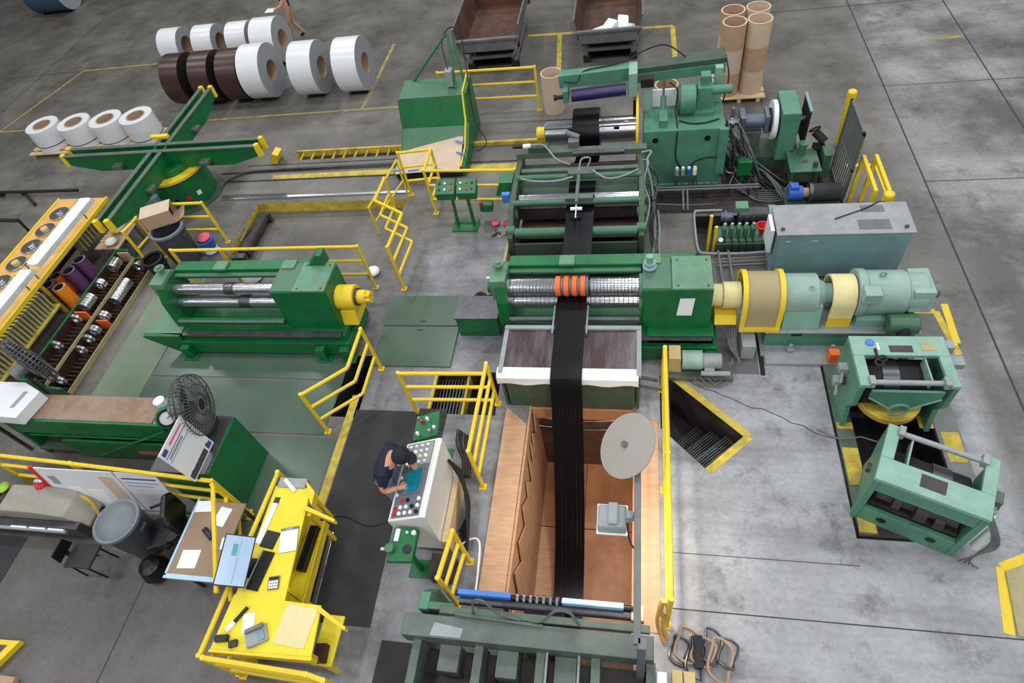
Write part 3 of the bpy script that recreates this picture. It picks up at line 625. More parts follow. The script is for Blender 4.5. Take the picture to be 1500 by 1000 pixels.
part(t, 'valve_box', B(-2.0, -1.62, 9.98, 10.12, 1.18, 1.3), 'green_dull', 0.008); part(t, 'cylinder', CY((-1.15, 9.9, 1.2), (-0.2, 9.9, 1.2), 0.05, 12), 'steel_dark', 0, True)
fr = part(t, 'edge_guide', G().box(-1.03, -0.97, 8.5, 9.4, 1.16, 1.22).box(-1.2, -0.72, 9.25, 9.38, 1.17, 1.23).box(-1.2, -0.72, 8.6, 8.72, 1.13, 1.2), 'grey_green_metal', 0.005)
part(fr, 'piston_rod', CY((-1.0, 8.2, 1.1), (-1.0, 8.6, 1.16), 0.018, 8), 'steel', 0, True); part(fr, 'roller', CY((-1.1, 8.42, 1.12), (-0.9, 8.42, 1.12), 0.03, 10), 'white', 0, True)
for pts in ([(-2.05, 9.2, 1.2), (-1.8, 9.12, 1.2), (-1.4, 9.08, 1.22), (-1.1, 9.15, 1.24)], [(-0.75, 9.3, 1.25), (-0.5, 9.1, 1.22), (-0.2, 9.15, 1.22), (0.05, 9.35, 1.2)], [(-1.95, 10.0, 1.35), (-1.7, 10.0, 1.34), (-1.45, 9.75, 1.2), (-1.2, 9.7, 1.1)], [(-0.85, 9.4, 1.25), (-0.8, 9.45, 1.4), (-0.95, 9.4, 1.42), (-1.0, 9.3, 1.25)], [(0.12, 9.6, 1.2), (0.22, 9.4, 1.3), (0.15, 9.2, 1.0), (0.25, 8.9, 0.8), (0.18, 8.5, 0.6)], [(0.1, 9.9, 1.15), (0.28, 9.85, 1.2), (0.2, 9.6, 1.15), (0.3, 9.3, 0.8), (0.35, 8.7, 0.3), (0.3, 8.0, 0.1)]):
    part(t, 'hose', G().path(smooth_path(pts), 0.016, 6), 'grey_paint', 0, True)
part(t, 'sensor', G().cyl((-2.1, 10.05, 1.3), (-1.95, 10.05, 1.3), 0.045, 10), 'white', 0, True); part(t, 'sensor_body', CY((-2.3, 10.05, 1.3), (-2.1, 10.05, 1.3), 0.04, 10), 'black', 0, True)
part(t, 'operator_box', G().prism([(-2.62, 0.75), (-2.25, 0.75), (-2.25, 1.05), (-2.5, 1.05)], 'y', 9.3, 9.6), 'green', 0.008)
part(t, 'blue_rag', B(-2.42, -2.25, 8.95, 9.05, 0.85, 1.05), 'blue_tape', 0.02)
part(t, 'hanging_tarp', G().prism([(-2.28, 7.35), (-2.24, 7.35), (-2.22, 8.9), (-2.28, 8.9)], 'z', 0.0, 0.6), 'tan_plate')
single('sensor_bracket', 'small grey photo-eye bracket on the guide frame by the black coil', 'sensor', G().cyl((-1.3, 10.35, 1.35), (-1.05, 10.25, 1.3), 0.055, 12).box(-1.25, -1.05, 10.1, 10.25, 1.16, 1.3), 'grey_metal', 0, True)

# ---------------------------------------------------------------- uncoiler
t = thing('uncoiler', 'teal green uncoiler with steel mandrel and overhead hold-down arm', 'machine', (0.9, 10.8, 0))
hs = part(t, 'housing', G().box(0.14, 1.60, 10.34, 11.32, 0.06, 1.28).box(0.1, 1.66, 10.3, 11.4, 0.0, 0.08), 'teal', 0.02)
part(hs, 'side_flange', G().box(1.5, 1.66, 10.28, 10.36, 0.3, 1.28), 'teal', 0.01)
for xx in (0.36, 1.30): part(hs, 'port_hole', CY((xx, 10.345, 1.08), (xx, 10.328, 1.08), 0.055, 18), 'black', 0, True)
mn = part(t, 'mandrel', CY((-1.80, 11.05, 0.9), (0.02, 11.05, 0.9), 0.245, 32), 'steel', 0.02, True)
for xx in (-1.32, -0.42): part(mn, 'mandrel_slot', B(xx, xx + 0.1, 10.82, 10.90, 1.05, 1.10), 'black')
for q in (70, 130): part(mn, 'mandrel_gap', CY((-1.8, 11.05 + 0.244 * math.cos(R(q)), 0.9 + 0.244 * math.sin(R(q))), (0.0, 11.05 + 0.244 * math.cos(R(q)), 0.9 + 0.244 * math.sin(R(q))), 0.012, 6), 'black')
part(t, 'mandrel_cap', CY((-1.98, 11.05, 0.9), (-1.80, 11.05, 0.9), 0.13, 20), 'yellow', 0.015, True, label='yellow mandrel end cap')
part(t, 'coil_stop_ring', G().ring((0.0, 11.05, 0.9), (0.05, 11.05, 0.9), 0.66, 0.25, 40), 'yellow', 0.006, True, label='yellow coil stop disc')
part(t, 'brake_pad', G().box(-0.06, 0.0, 11.3, 11.5, 1.0, 1.35), 'black', 0.01)
arm = part(t, 'hold_down_arm', G().prism([(-1.45, 11.12), (-0.1, 11.25), (-0.1, 11.45), (-1.45, 11.35)], 'z', 1.80, 2.05), 'teal', 0.01)
part(arm, 'arm_end', G().prism([(-0.14, 11.0), (0.02, 11.02), (0.02, 11.45), (-0.14, 11.45)], 'z', 1.6, 2.06), 'teal_light', 0.008)
part(t, 'boom', G().prism([(0.0, 11.28), (1.62, 11.45), (1.62, 11.85), (0.0, 11.45)], 'z', 1.9, 2.0), 'green_dull', 0.008); part(t, 'boom_web', G().prism([(0.0, 11.26), (1.62, 11.43), (1.62, 11.47), (0.0, 11.30)], 'z', 1.72, 1.9), 'teal', 0.005)
part(t, 'press_roll', CY((-1.22, 10.98, 1.72), (-0.2, 11.08, 1.72), 0.11, 22), 'purple_roll', 0.008, True, label='dark purple press roll'); 
for xx, yy in ((-1.32, 10.97), (-0.1, 11.09)): part(t, 'roll_bracket', B(xx - 0.05, xx + 0.05, yy - 0.07, yy + 0.25, 1.62, 1.86), 'teal', 0.01)
part(t, 'roll_knob', G().cyl((-1.52, 10.95, 1.72), (-1.32, 10.97, 1.72), 0.04, 12).cyl((-1.55, 10.95, 1.72), (-1.5, 10.955, 1.72), 0.055, 12), 'dark', 0, True)
part(t, 'arm_post', G().box(0.14, 0.28, 11.0, 11.12, 1.28, 1.9), 'teal_light', 0.008); part(t, 'arm_post', G().box(1.42, 1.56, 11.2, 11.34, 1.28, 1.95), 'teal_light', 0.008)
part(t, 'arm_pivot', G().box(0.08, 0.32, 10.98, 11.14, 1.78, 1.95), 'dark', 0.01)
cy = part(t, 'lift_cylinder', CY((0.5, 10.78, 1.28), (0.5, 10.95, 1.62), 0.055, 14), 'teal', 0, True); part(cy, 'piston_rod', CY((0.5, 10.95, 1.62), (0.5, 11.1, 1.9), 0.022, 10), 'steel_dark', 0, True)
part(t, 'cylinder_foot', B(0.42, 0.58, 10.45, 10.9, 1.28, 1.42), 'teal', 0.008)
part(t, 'white_panel', B(0.3, 0.75, 11.15, 11.2, 1.28, 1.62), 'white', 0.004)
gm = part(t, 'gear_motor', CY((0.80, 10.95, 1.52), (1.08, 10.95, 1.52), 0.27, 28), 'teal', 0.015, True); part(gm, 'motor_rim', CY((0.76, 10.95, 1.52), (0.82, 10.95, 1.52), 0.25, 28), 'green_dull', 0, True)
part(t, 'worm_box', G().box(1.1, 1.36, 10.85, 11.1, 1.35, 1.78).box(1.15, 1.33, 10.95, 11.15, 1.7, 1.95), 'teal', 0.015); part(t, 'pump_motor', CY((1.3, 10.98, 1.66), (1.72, 10.98, 1.66), 0.085, 18), 'teal', 0.01, True); part(t, 'motor_saddle', B(1.05, 1.42, 10.75, 11.15, 1.28, 1.36), 'teal', 0.01)
for pts in ([(0.6, 11.0, 1.85), (0.75, 10.95, 1.7), (0.72, 10.75, 1.45), (0.75, 10.5, 1.3), (0.75, 10.32, 1.2), (0.75, 10.32, 0.7), (0.9, 10.3, 0.4)], [(0.8, 10.6, 1.3), (1.0, 10.5, 1.3), (1.25, 10.5, 1.3), (1.5, 10.6, 1.3)], [(-1.35, 11.1, 1.95), (-1.1, 11.05, 1.95), (-0.95, 11.25, 2.06), (-0.3, 11.4, 2.08), (0.2, 11.6, 2.2), (0.55, 11.65, 2.22), (0.9, 11.55, 2.02)], [(1.0, 10.32, 0.45), (1.15, 10.3, 0.62), (1.35, 10.3, 0.68), (1.5, 10.27, 0.7)], [(1.62, 11.6, 1.98), (1.68, 11.3, 1.7), (1.62, 11.2, 1.3)]):
    part(t, 'hose', G().path(smooth_path(pts), 0.014, 6), 'dark', 0, True)
vb = thing('valve_bank', 'bank of small white-capped solenoid valves in front of the uncoiler housing', 'valve', (0.9, 10.2, 0))
part(vb, 'manifold', B(0.72, 1.15, 10.12, 10.22, 0.3, 0.42), 'green_dull', 0.008)
for i, m in enumerate(('teal_light', 'teal_light', 'blue', 'white')):
    part(vb, 'solenoid', CY((0.78 + i * 0.11, 10.15, 0.42), (0.78 + i * 0.11, 10.15, 0.56), 0.04, 12), m, 0.006, True); part(vb, 'solenoid_cap', CY((0.78 + i * 0.11, 10.15, 0.56), (0.78 + i * 0.11, 10.15, 0.59), 0.032, 12), 'white', 0, True)
part(vb, 'manifold_leg', B(0.75, 0.8, 10.14, 10.2, 0, 0.3), 'green_dull'); part(vb, 'manifold_leg', B(1.08, 1.13, 10.14, 10.2, 0, 0.3), 'green_dull')
t = thing('coil_remnant', 'narrow black coil wound on the uncoiler mandrel', 'coil', (-0.97, 11.05, 0.5))
part(t, 'windings', G().ring((-1.22, 11.05, 0.9), (-0.70, 11.05, 0.9), 0.43, 0.247, 40), 'black_strip', 0, True)
part(t, 'outer_wrap', G().ring((-1.20, 11.05, 0.9), (-0.72, 11.05, 0.9), 0.437, 0.425, 40), 'black_strip', 0, True)
# slip ring, brake and guard behind the uncoiler
t = thing('rotary_drive', 'rotary union with blue-grey cylinder, brake disc and teal drive guard', 'machine', (2.4, 11.0, 0))
part(t, 'cylinder', CY((1.95, 11.0, 0.95), (2.42, 11.0, 0.95), 0.13, 20), 'blue_grey', 0.01, True); part(t, 'flange', B(1.93, 2.03, 10.82, 11.18, 0.77, 1.13), 'blue_grey', 0.01); part(t, 'flange', B(2.38, 2.46, 10.82, 11.18, 0.77, 1.13), 'blue_grey', 0.01)
part(t, 'rotary_union', G().cyl((1.6, 11.0, 0.95), (1.93, 11.0, 0.95), 0.07, 14).cyl((1.78, 11.0, 0.95), (1.84, 11.0, 0.95), 0.12, 14).cyl((1.8, 11.0, 1.05), (1.8, 11.0, 1.25), 0.04, 10), 'steel', 0, True)
part(t, 'brake_disc', CY((2.5, 11.0, 0.95), (2.58, 11.0, 0.95), 0.36, 32), 'white', 0.008, True); part(t, 'brake_hub', CY((2.46, 11.0, 0.95), (2.5, 11.0, 0.95), 0.22, 20), 'dark', 0, True)
part(t, 'drive_guard', B(2.62, 2.94, 10.62, 11.40, 0.3, 1.30), 'teal', 0.015); part(t, 'guard_plate', B(3.1, 3.13, 10.72, 11.32, 0.5, 1.25), 'dark', 0.004); part(t, 'guard_edge', B(3.09, 3.14, 10.70, 11.34, 1.25, 1.28), 'cabinet_blue', 0.004)
part(t, 'bed', B(1.75, 3.1, 10.7, 11.3, 0.0, 0.35), 'green_dull', 0.01); part(t, 'pedestal', G().box(2.0, 2.35, 10.88, 11.12, 0.35, 0.78).box(2.63, 2.93, 10.7, 11.3, 0.3, 0.36), 'grey_green_metal', 0.008)
part(t, 'shaft', CY((2.94, 11.0, 0.95), (3.1, 11.0, 0.95), 0.05, 12), 'steel', 0, True)
rh = random.Random(5)
for i in range(9):
    y0 = 10.5 - i * 0.03; x0 = 1.70 + 0.04 * i
    pts = [(1.68 + 0.015 * i, 11.0 - 0.05 * i, 1.1 - 0.08 * i), (1.75 + 0.05 * i, 10.75 - 0.03 * i, 0.9 - 0.05 * i), (1.8 + 0.06 * i, 10.45, 0.35 + 0.03 * (i % 3)), (1.95 + 0.1 * i, 10.25 + 0.05 * (i % 4), 0.12), (2.2 + 0.09 * i, 10.1 + 0.06 * (i % 5), 0.05)]
    part(t, 'hydraulic_hose', G().path(smooth_path(pts, 5), 0.014 + 0.006 * (i % 2), 6), 'dark' if i % 2 else 'grey_green_metal', 0, True)
t = thing('hose_harness', 'tangle of black and grey hydraulic hoses behind the uncoiler', 'hose', (1.9, 10.5, 0))
rq = random.Random(21)
for i in range(22):
    x0 = 1.66 + rq.random() * 0.3; z0 = 0.3 + rq.random() * 0.9; x1 = 1.75 + rq.random() * 1.1; y1 = 9.6 + rq.random() * 0.9
    pts = [(x0, 10.9 - rq.random() * 0.4, z0), (x0 + rq.random() * 0.25, 10.5 - rq.random() * 0.2, z0 * 0.6 + 0.1), ((x0 + x1) / 2 + rq.random() * 0.2, 10.25 + rq.random() * 0.2, 0.12 + rq.random() * 0.15), (x1, y1, 0.03 + rq.random() * 0.08)]
    part(t, 'hose', G().path(smooth_path(pts, 5), 0.01 + rq.random() * 0.012, 5), ('dark', 'black', 'steel_dark', 'grey_metal')[i % 4], 0, True)
for i in range(6):
    xx = 0.9 + i * 0.14; part(t, 'fitting', G().cyl((xx, 10.22, 0.0), (xx, 10.22, 0.16 + 0.05 * (i % 3)), 0.018, 6), 'grey_metal', 0, True)
t = thing('hose_harness', 'loose hoses draped along the guide frame side toward the plinth', 'hose', (0.4, 9.4, 0))
for i in range(9):
    pts = [(0.2, 9.9 - 0.12 * i, 1.0 - 0.05 * i), (0.34 + rq.random() * 0.1, 9.75 - 0.1 * i, 0.7), (0.26 + rq.random() * 0.12, 9.4 - 0.1 * i, 0.35), (0.3 + rq.random() * 0.15, 9.1 - 0.12 * i, 0.04)]
    part(t, 'hose', G().path(smooth_path(pts, 5), 0.011, 5), ('grey_metal', 'dark', 'green_grey')[i % 3], 0, True)
t = thing('oil_line_set', 'thin steel oil lines running over the floor to the hydraulic tank', 'pipe', (2.6, 10.0, 0))
for i in range(6): part(t, 'oil_line', G().path(smooth_path([(1.9 + 0.03 * i, 10.15 - 0.03 * i, 0.05), (2.3, 10.05 - 0.06 * i, 0.06), (2.75, 10.0 - 0.05 * i, 0.1), (2.86, 10.12, 0.2 + 0.03 * i)], 4), 0.01, 5), 'grey_metal', 0, True)
g = thing('terminal_box', 'small green terminal box among the hydraulic hoses', 'box', (2.0, 10.35, 0))
part(g, 'box_body', B(1.9, 2.15, 10.2, 10.4, 0.3, 0.6), 'green', 0.01); part(g, 'stand', CY((2.02, 10.3, 0), (2.02, 10.3, 0.3), 0.03, 8), 'green')
t = thing('hydraulic_tank', 'green hydraulic tank with flat top plate and fittings', 'tank', (3.05, 10.35, 0))
part(t, 'top_plate', B(2.8, 3.34, 9.98, 10.68, 0.48, 0.51), 'green_mid', 0.006); part(t, 'tank_body', B(2.84, 3.30, 10.08, 10.64, 0.18, 0.48), 'green_dull', 0.01)
part(t, 'filler_neck', G().cyl((3.05, 10.5, 0.51), (3.05, 10.5, 0.72), 0.07, 14).cyl((3.05, 10.5, 0.72), (3.05, 10.5, 0.76), 0.09, 14), 'green_mid', 0, True); part(t, 'filler_hole', CY((3.1, 10.28, 0.509), (3.1, 10.28, 0.515), 0.05, 14), 'black')
part(t, 'breather', G().cyl((3.24, 10.12, 0.51), (3.24, 10.12, 0.62), 0.045, 10).cyl((2.9, 10.6, 0.51), (2.9, 10.6, 0.53), 0.03, 10), 'green_dull', 0, True)
for xx, yy in ((2.86, 10.04), (3.28, 10.04), (2.86, 10.6), (3.28, 10.6)): part(t, 'leg', B(xx - 0.03, xx + 0.03, yy - 0.03, yy + 0.03, 0, 0.48), 'green_dull')
t = thing('pump_set', 'blue hydraulic pump coupled to a black electric motor on the floor', 'pump', (3.1, 9.6, 0))
part(t, 'pump', G().cyl((2.74, 9.62, 0.32), (2.98, 9.62, 0.32), 0.13, 16).box(2.76, 2.9, 9.55, 9.7, 0.3, 0.5), 'blue', 0.01, True); part(t, 'bell_housing', CY((2.98, 9.62, 0.32), (3.1, 9.62, 0.32), 0.09, 16), 'core', 0, True)
part(t, 'motor', G().cyl((3.1, 9.62, 0.32), (3.62, 9.62, 0.32), 0.16, 20), 'black_rubber', 0.01, True); part(t, 'motor_flange', CY((3.08, 9.62, 0.32), (3.14, 9.62, 0.32), 0.18, 20), 'steel_dark', 0, True); part(t, 'skid', B(2.7, 3.65, 9.45, 9.8, 0, 0.17), 'green_dull', 0.01)
t = thing('accumulator_valve', 'black valve block with handwheel behind the hydraulic tank', 'valve', (3.4, 10.75, 0))
part(t, 'valve_body', G().cyl((3.3, 10.85, 0.75), (3.48, 10.7, 0.62), 0.08, 12).box(3.3, 3.5, 10.6, 10.8, 0.0, 0.55), 'dark', 0, True); part(t, 'handwheel', G().ring((3.3, 10.86, 0.78), (3.29, 10.87, 0.8), 0.11, 0.08, 18), 'black', 0, True)
part(t, 'side_plate', B(3.42, 3.56, 10.3, 10.62, 0.1, 0.6), 'green_mid', 0.008)
t = thing('mesh_gate', 'grey expanded-metal safety gate panel beside the hydraulic unit', 'gate', (3.72, 10.15, 0))
part(t, 'gate_frame', G().box(3.70, 3.74, 9.62, 10.68, 1.44, 1.5).box(3.70, 3.74, 9.62, 10.68, 0.02, 0.08).box(3.70, 3.74, 9.62, 9.68, 0.0, 1.5).box(3.70, 3.74, 10.62, 10.68, 0.0, 1.5).box(3.70, 3.74, 9.62, 10.68, 0.72, 0.77), 'grey_green_metal', 0.005)
part(t, 'sheet_panel', B(3.712, 3.724, 9.68, 10.62, 0.77, 1.44), 'grey_metal')
for i in range(8): part(t, 'gate_bar', CY((3.72, 9.78 + i * 0.105, 0.06), (3.72, 9.78 + i * 0.105, 0.74), 0.012, 6), 'grey_green_metal')

# ---------------------------------------------------------------- hydraulics between uncoiler and drive
t = thing('pipe_run', 'pair of steel hydraulic pipes on stand-offs crossing in front of the uncoiler', 'pipe', (1.2, 9.9, 0))
for yy in (9.95, 10.03): part(t, 'pipe', CY((0.35, yy, 0.22), (2.3, yy, 0.22), 0.022, 8), 'grey_metal', 0, True)
part(t, 'pipe', G().path(smooth_path([(0.35, 9.65, 0.15), (0.9, 9.62, 0.12), (1.5, 9.62, 0.12)]), 0.018, 6), 'steel_dark', 0, True)
for xx in (0.9, 0.98): part(t, 'down_pipe', G().path([(xx, 9.97, 0.24), (xx, 9.7, 0.2), (xx, 9.5, 0.1)], 0.018, 6), 'grey_metal', 0, True)
for xx in (0.5, 1.3, 2.1): part(t, 'stand_off', B(xx, xx + 0.04, 9.9, 10.08, 0.0, 0.2), 'steel_dark')
t = thing('pipe_run', 'bent steel conduits along the concrete plinth edge', 'pipe', (0.45, 8.8, 0))
for i, dx in enumerate((0.0, 0.07)):
    part(t, 'conduit', G().path(smooth_path([(0.36 + dx, 9.5, 0.1), (0.38 + dx, 9.0, 0.1), (0.36 + dx, 8.45, 0.1), (0.42 + dx, 8.3 - dx, 0.1), (0.7, 8.26 - dx, 0.1)], 5), 0.02, 6), 'grey_paint', 0, True)
part(t, 'conduit', G().path(smooth_path([(1.6, 9.46, 0.1), (1.2, 9.46, 0.1), (1.1, 9.4, 0.1), (1.09, 8.9, 0.1), (1.12, 8.42, 0.1), (1.25, 8.32, 0.1), (1.8, 8.3, 0.1), (2.3, 8.33, 0.1)], 4), 0.024, 6), 'grey_paint', 0, True)
for yy in (8.16, 8.08, 8.0): part(t, 'conduit', CY((1.4, yy, 0.1), (2.45, yy + 0.06, 0.1), 0.018, 6), 'grey_metal', 0, True)
for xx in (1.45, 1.62): part(t, 'conduit', CY((xx, 8.35, 0.12), (xx + 0.03, 7.35, 0.12), 0.022, 6), 'grey_metal', 0, True)
t = thing('hydraulic_power_unit', 'dark green hydraulic power unit with valve stacks set in the floor pit', 'machine', (1.8, 8.9, -0.3))
part(t, 'reservoir', B(1.42, 2.3, 8.5, 8.98, -0.28, 0.14), 'green_dull', 0.01); part(t, 'cover', B(1.40, 2.32, 8.55, 8.86, 0.14, 0.16), 'green_mid', 0.005)
part(t, 'motor', CY((1.85, 9.18, 0.22), (2.35, 9.18, 0.22), 0.15, 20), 'steel_dark', 0.01, True); part(t, 'fan_cover', CY((2.35, 9.18, 0.22), (2.47, 9.18, 0.22), 0.165, 20), 'cabinet_blue', 0.01, True); part(t, 'terminal_box', B(1.78, 2.0, 9.1, 9.3, 0.34, 0.44), 'green_top', 0.008)
part(t, 'pump', G().cyl((1.55, 9.15, 0.2), (1.75, 9.15, 0.2), 0.09, 14).cyl((1.6, 9.15, 0.2), (1.64, 9.15, 0.2), 0.12, 14), 'blue_grey', 0, True)
rv = random.Random(11)
for i in range(5):
    x = 1.56 + i * 0.12; vst = part(t, 'valve_stack', G().box(x - 0.035, x + 0.035, 8.62, 8.74, 0.16, 0.38), 'green_mid', 0.006)
    part(vst, 'valve_cap', CY((x, 8.68, 0.38), (x, 8.68, 0.46), 0.028, 10), 'teal_light', 0, True); part(t, 'valve_rod', CY((x, 8.8, 0.16), (x, 8.8, 0.5), 0.012, 6), 'steel_dark', 0, True)
    part(t, 'front_hose', G().path(smooth_path([(x, 8.62, 0.2), (x + 0.02, 8.5, 0.1), (x + 0.01, 8.45, -0.2)], 4), 0.012, 5), 'dark', 0, True)
part(t, 'gauge', CY((1.5, 8.55, 0.2), (1.5, 8.53, 0.22), 0.04, 14), 'white', 0, True)
g = thing('funnel', 'red plastic funnel standing on the hydraulic power unit', 'funnel', (2.2, 8.75, 0.16))
part(g, 'bowl', G().lathe([(0.03, 0), (0.10, 0.13), (0.115, 0.13), (0.115, 0.15), (0.09, 0.15), (0.02, 0.02)], (2.2, 8.72, 0.22), (2.2, 8.72, 1), 20), 'red', 0, True); part(g, 'spout', CY((2.2, 8.72, 0.155), (2.2, 8.72, 0.25), 0.028, 12, r2=0.04), 'red', 0, True)
for i, (xx, yy, hh) in enumerate(((1.30, 8.6, 1.02), (1.4, 8.56, 0.8))):
    g = thing('guard_post', ('taller' if i == 0 else 'shorter') + ' yellow pipe post standing in the hydraulic pit', 'post', (xx, yy, -0.3)); part(g, 'pipe', CY((xx, yy, -0.3), (xx, yy, hh - 0.3), 0.028, 12), 'yellow', 0, True)
    part(g, 'foot', B(xx - 0.06, xx + 0.06, yy - 0.06, yy + 0.06, -0.3, -0.285), 'yellow')
# electrical cabinet
t = thing('electrical_cabinet', 'large blue-grey electrical cabinet with a flat grey top', 'cabinet', (3.2, 8.1, 0))
part(t, 'cabinet_body', B(2.24, 4.18, 7.78, 8.44, 0.04, 0.99), 'cabinet_blue', 0.008); part(t, 'cabinet_top', B(2.21, 4.21, 7.75, 8.47, 0.99, 1.02), 'cabinet_top', 0.005); part(t, 'plinth', B(2.28, 4.14, 7.82, 8.4, 0, 0.04), 'dark')
part(t, 'front_panel', B(2.26, 4.16, 7.765, 7.78, 0.06, 0.97), 'cabinet_blue', 0.004)
part(t, 'lift_eye', G().ring((2.3, 7.85, 1.045), (2.3, 7.87, 1.045), 0.03, 0.015, 12), 'steel_dark'); part(t, 'lift_eye', G().ring((4.08, 7.85, 1.045), (4.08, 7.87, 1.045), 0.03, 0.015, 12), 'steel_dark')
part(t, 'vent_panel', B(3.42, 3.88, 7.84, 8.06, 1.02, 1.024), 'steel_plate'); part(t, 'vent_panel', B(3.52, 3.86, 8.24, 8.4, 1.02, 1.024), 'steel_plate')
part(t, 'side_duct', B(2.14, 2.2, 7.9, 8.3, 0.5, 0.98), 'white', 0.004); part(t, 'nameplate', B(2.36, 2.44, 7.760, 7.766, 0.86, 0.875), 'yellow_pale'); part(t, 'nameplate', B(2.74, 2.84, 7.760, 7.766, 0.86, 0.875), 'yellow_pale')
single('cable', 'thin black cable lying across the top of the blue-grey cabinet', 'cable', G().path(smooth_path([(3.1, 8.08, 1.035), (3.35, 8.2, 1.035), (3.6, 8.32, 1.035), (3.8, 8.46, 1.03), (3.95, 8.55, 0.95)]), 0.009, 6), 'black', 0, True)
single('floor_wedge', 'white triangular floor wedge by the cabinet foot', 'wedge', G().add([(3.72, 7.46, 0.0), (3.86, 7.46, 0.0), (3.86, 7.6, 0.0), (3.72, 7.6, 0.0), (3.78, 7.53, 0.2)], [(3, 2, 1, 0), (0, 1, 4), (1, 2, 4), (2, 3, 4), (3, 0, 4)]), 'white')

# ---------------------------------------------------------------- drive train right of the slitter
t = thing('drive_unit', 'pale green gear reducer and motor with yellow guards driving the slitting head', 'motor', (2.8, 6.7, 0))
base = part(t, 'base_frame', G().box(1.98, 4.05, 6.3, 6.40, 0.05, 0.42).box(1.98, 4.05, 7.0, 7.1, 0.05, 0.42).box(1.98, 2.06, 6.4, 7.0, 0.05, 0.42).box(3.97, 4.05, 6.4, 7.0, 0.05, 0.42), 'teal', 0.008)
part(base, 'base_top', B(1.95, 4.08, 6.24, 7.14, 0.42, 0.45), 'grey_paint', 0.005); part(base, 'window', B(2.35, 2.5, 6.29, 6.3, 0.3, 0.36), 'black')
part(base, 'sole_plate', B(1.93, 4.1, 6.12, 7.18, 0.0, 0.05), 'grey_paint', 0.005)
for xx in (2.36, 2.95): part(base, 'jack_bolt', G().cyl((xx, 6.2, 0.05), (xx, 6.2, 0.2), 0.03, 8).cyl((xx, 6.2, 0.1), (xx, 6.2, 0.13), 0.06, 8), 'grey_paint', 0, True)
cp = part(t, 'shaft_coupling', G().cyl((1.12, 6.6, 0.90), (1.30, 6.6, 0.90), 0.17, 22).cyl((1.30, 6.6, 0.90), (1.56, 6.6, 0.90), 0.20, 22), 'yellow_pale', 0.012, True, label='pale yellow shaft coupling')
part(t, 'coupling_tray', G().prism([(6.3, 0.55), (6.9, 0.55), (6.82, 0.68), (6.38, 0.68)], 'x', 1.2, 1.52), 'yellow', 0.008)
arch = []
for i in range(13):
    q = math.pi * i / 12; arch.append((6.68 - 0.36 * math.cos(q), 0.88 + 0.36 * math.sin(q)))
def arch_shell(g, x0, x1, r0, r1, yc, zc, zb, n=14):
    o = [(yc - r1, zb)] + [(yc - r1 * math.cos(math.pi * i / n), zc + r1 * math.sin(math.pi * i / n)) for i in range(n + 1)] + [(yc + r1, zb)]
    q = [(yc + r0, zb)] + [(yc + r0 * math.cos(math.pi * i / n), zc + r0 * math.sin(math.pi * i / n)) for i in range(n + 1)] + [(yc - r0, zb)]
    v = []; f = []
    pts = list(zip(o, q[::-1])); m = len(pts)
    for a, b in pts: v += [(x0, a[0], a[1]), (x1, a[0], a[1]), (x1, b[0], b[1]), (x0, b[0], b[1])]
    for i in range(m - 1):
        for k in range(4):
            l = (k + 1) % 4; f.append((i * 4 + k, i * 4 + l, i * 4 + 4 + l, i * 4 + 4 + k))
    f += [(3, 2, 1, 0), tuple((m - 1) * 4 + k for k in range(4))]
    return g.add(v, f)
gd = part(t, 'mesh_guard', arch_shell(G(), 1.60, 2.10, 0.345, 0.355, 6.64, 0.86, 0.5), 'mesh_yellow', 0, True, label='yellow mesh coupling guard')
part(gd, 'guard_hoop', arch_shell(G(), 1.56, 1.63, 0.34, 0.385, 6.64, 0.86, 0.45), 'yellow', 0, True); part(gd, 'guard_hoop', arch_shell(G(), 2.07, 2.14, 0.34, 0.385, 6.64, 0.86, 0.45), 'yellow', 0, True)
part(gd, 'guard_sill', G().box(1.56, 2.14, 6.24, 6.30, 0.45, 0.52).box(1.56, 2.14, 6.98, 7.04, 0.45, 0.52), 'yellow', 0.005)
rd = part(t, 'gear_reducer', G().cyl((2.12, 6.66, 0.86), (2.62, 6.66, 0.86), 0.30, 28).cyl((2.62, 6.66, 0.86), (2.74, 6.66, 0.86), 0.24, 24, r2=0.17).cyl((2.74, 6.66, 0.86), (2.88, 6.66, 0.86), 0.15, 20), 'pale_green', 0.01, True)
part(rd, 'reducer_foot', G().prism([(6.3, 0.45), (7.0, 0.45), (6.9, 0.86), (6.4, 0.86)], 'x', 2.18, 2.7), 'teal_light', 0.01); part(rd, 'plug', G().ring((2.5, 6.52, 1.125), (2.5, 6.51, 1.14), 0.035, 0.02, 14), 'grey_paint')
part(t, 'brake_cover', arch_shell(G(), 2.80, 3.12, 0.27, 0.30, 6.66, 0.84, 0.45), 'yellow_pale', 0, True, label='yellow arched brake cover'); part(t, 'cover_skirt', B(2.80, 3.12, 6.35, 6.365, 0.45, 0.66), 'yellow')
mt = part(t, 'motor', G().cyl((3.14, 6.68, 0.86), (3.26, 6.68, 0.86), 0.345, 28).cyl((3.26, 6.68, 0.86), (3.80, 6.68, 0.86), 0.32, 28).cyl((3.80, 6.68, 0.86), (4.06, 6.68, 0.86), 0.29, 28), 'pale_green', 0.012, True)
part(mt, 'motor_foot', G().box(3.2, 4.0, 6.36, 7.0, 0.45, 0.60), 'teal_light', 0.01); part(mt, 'conduit_box', B(3.16, 3.38, 6.3, 6.5, 1.02, 1.2), 'pale_green', 0.015)
part(mt, 'rear_vent', G().prism([(6.38, 0.75), (6.98, 0.75), (6.92, 1.1), (6.44, 1.1)], 'x', 3.84, 4.12), 'pale_green', 0.01); part(mt, 'shaft_end', CY((4.06, 6.68, 0.9), (4.24, 6.68, 0.9), 0.12, 16), 'grey_metal', 0, True)
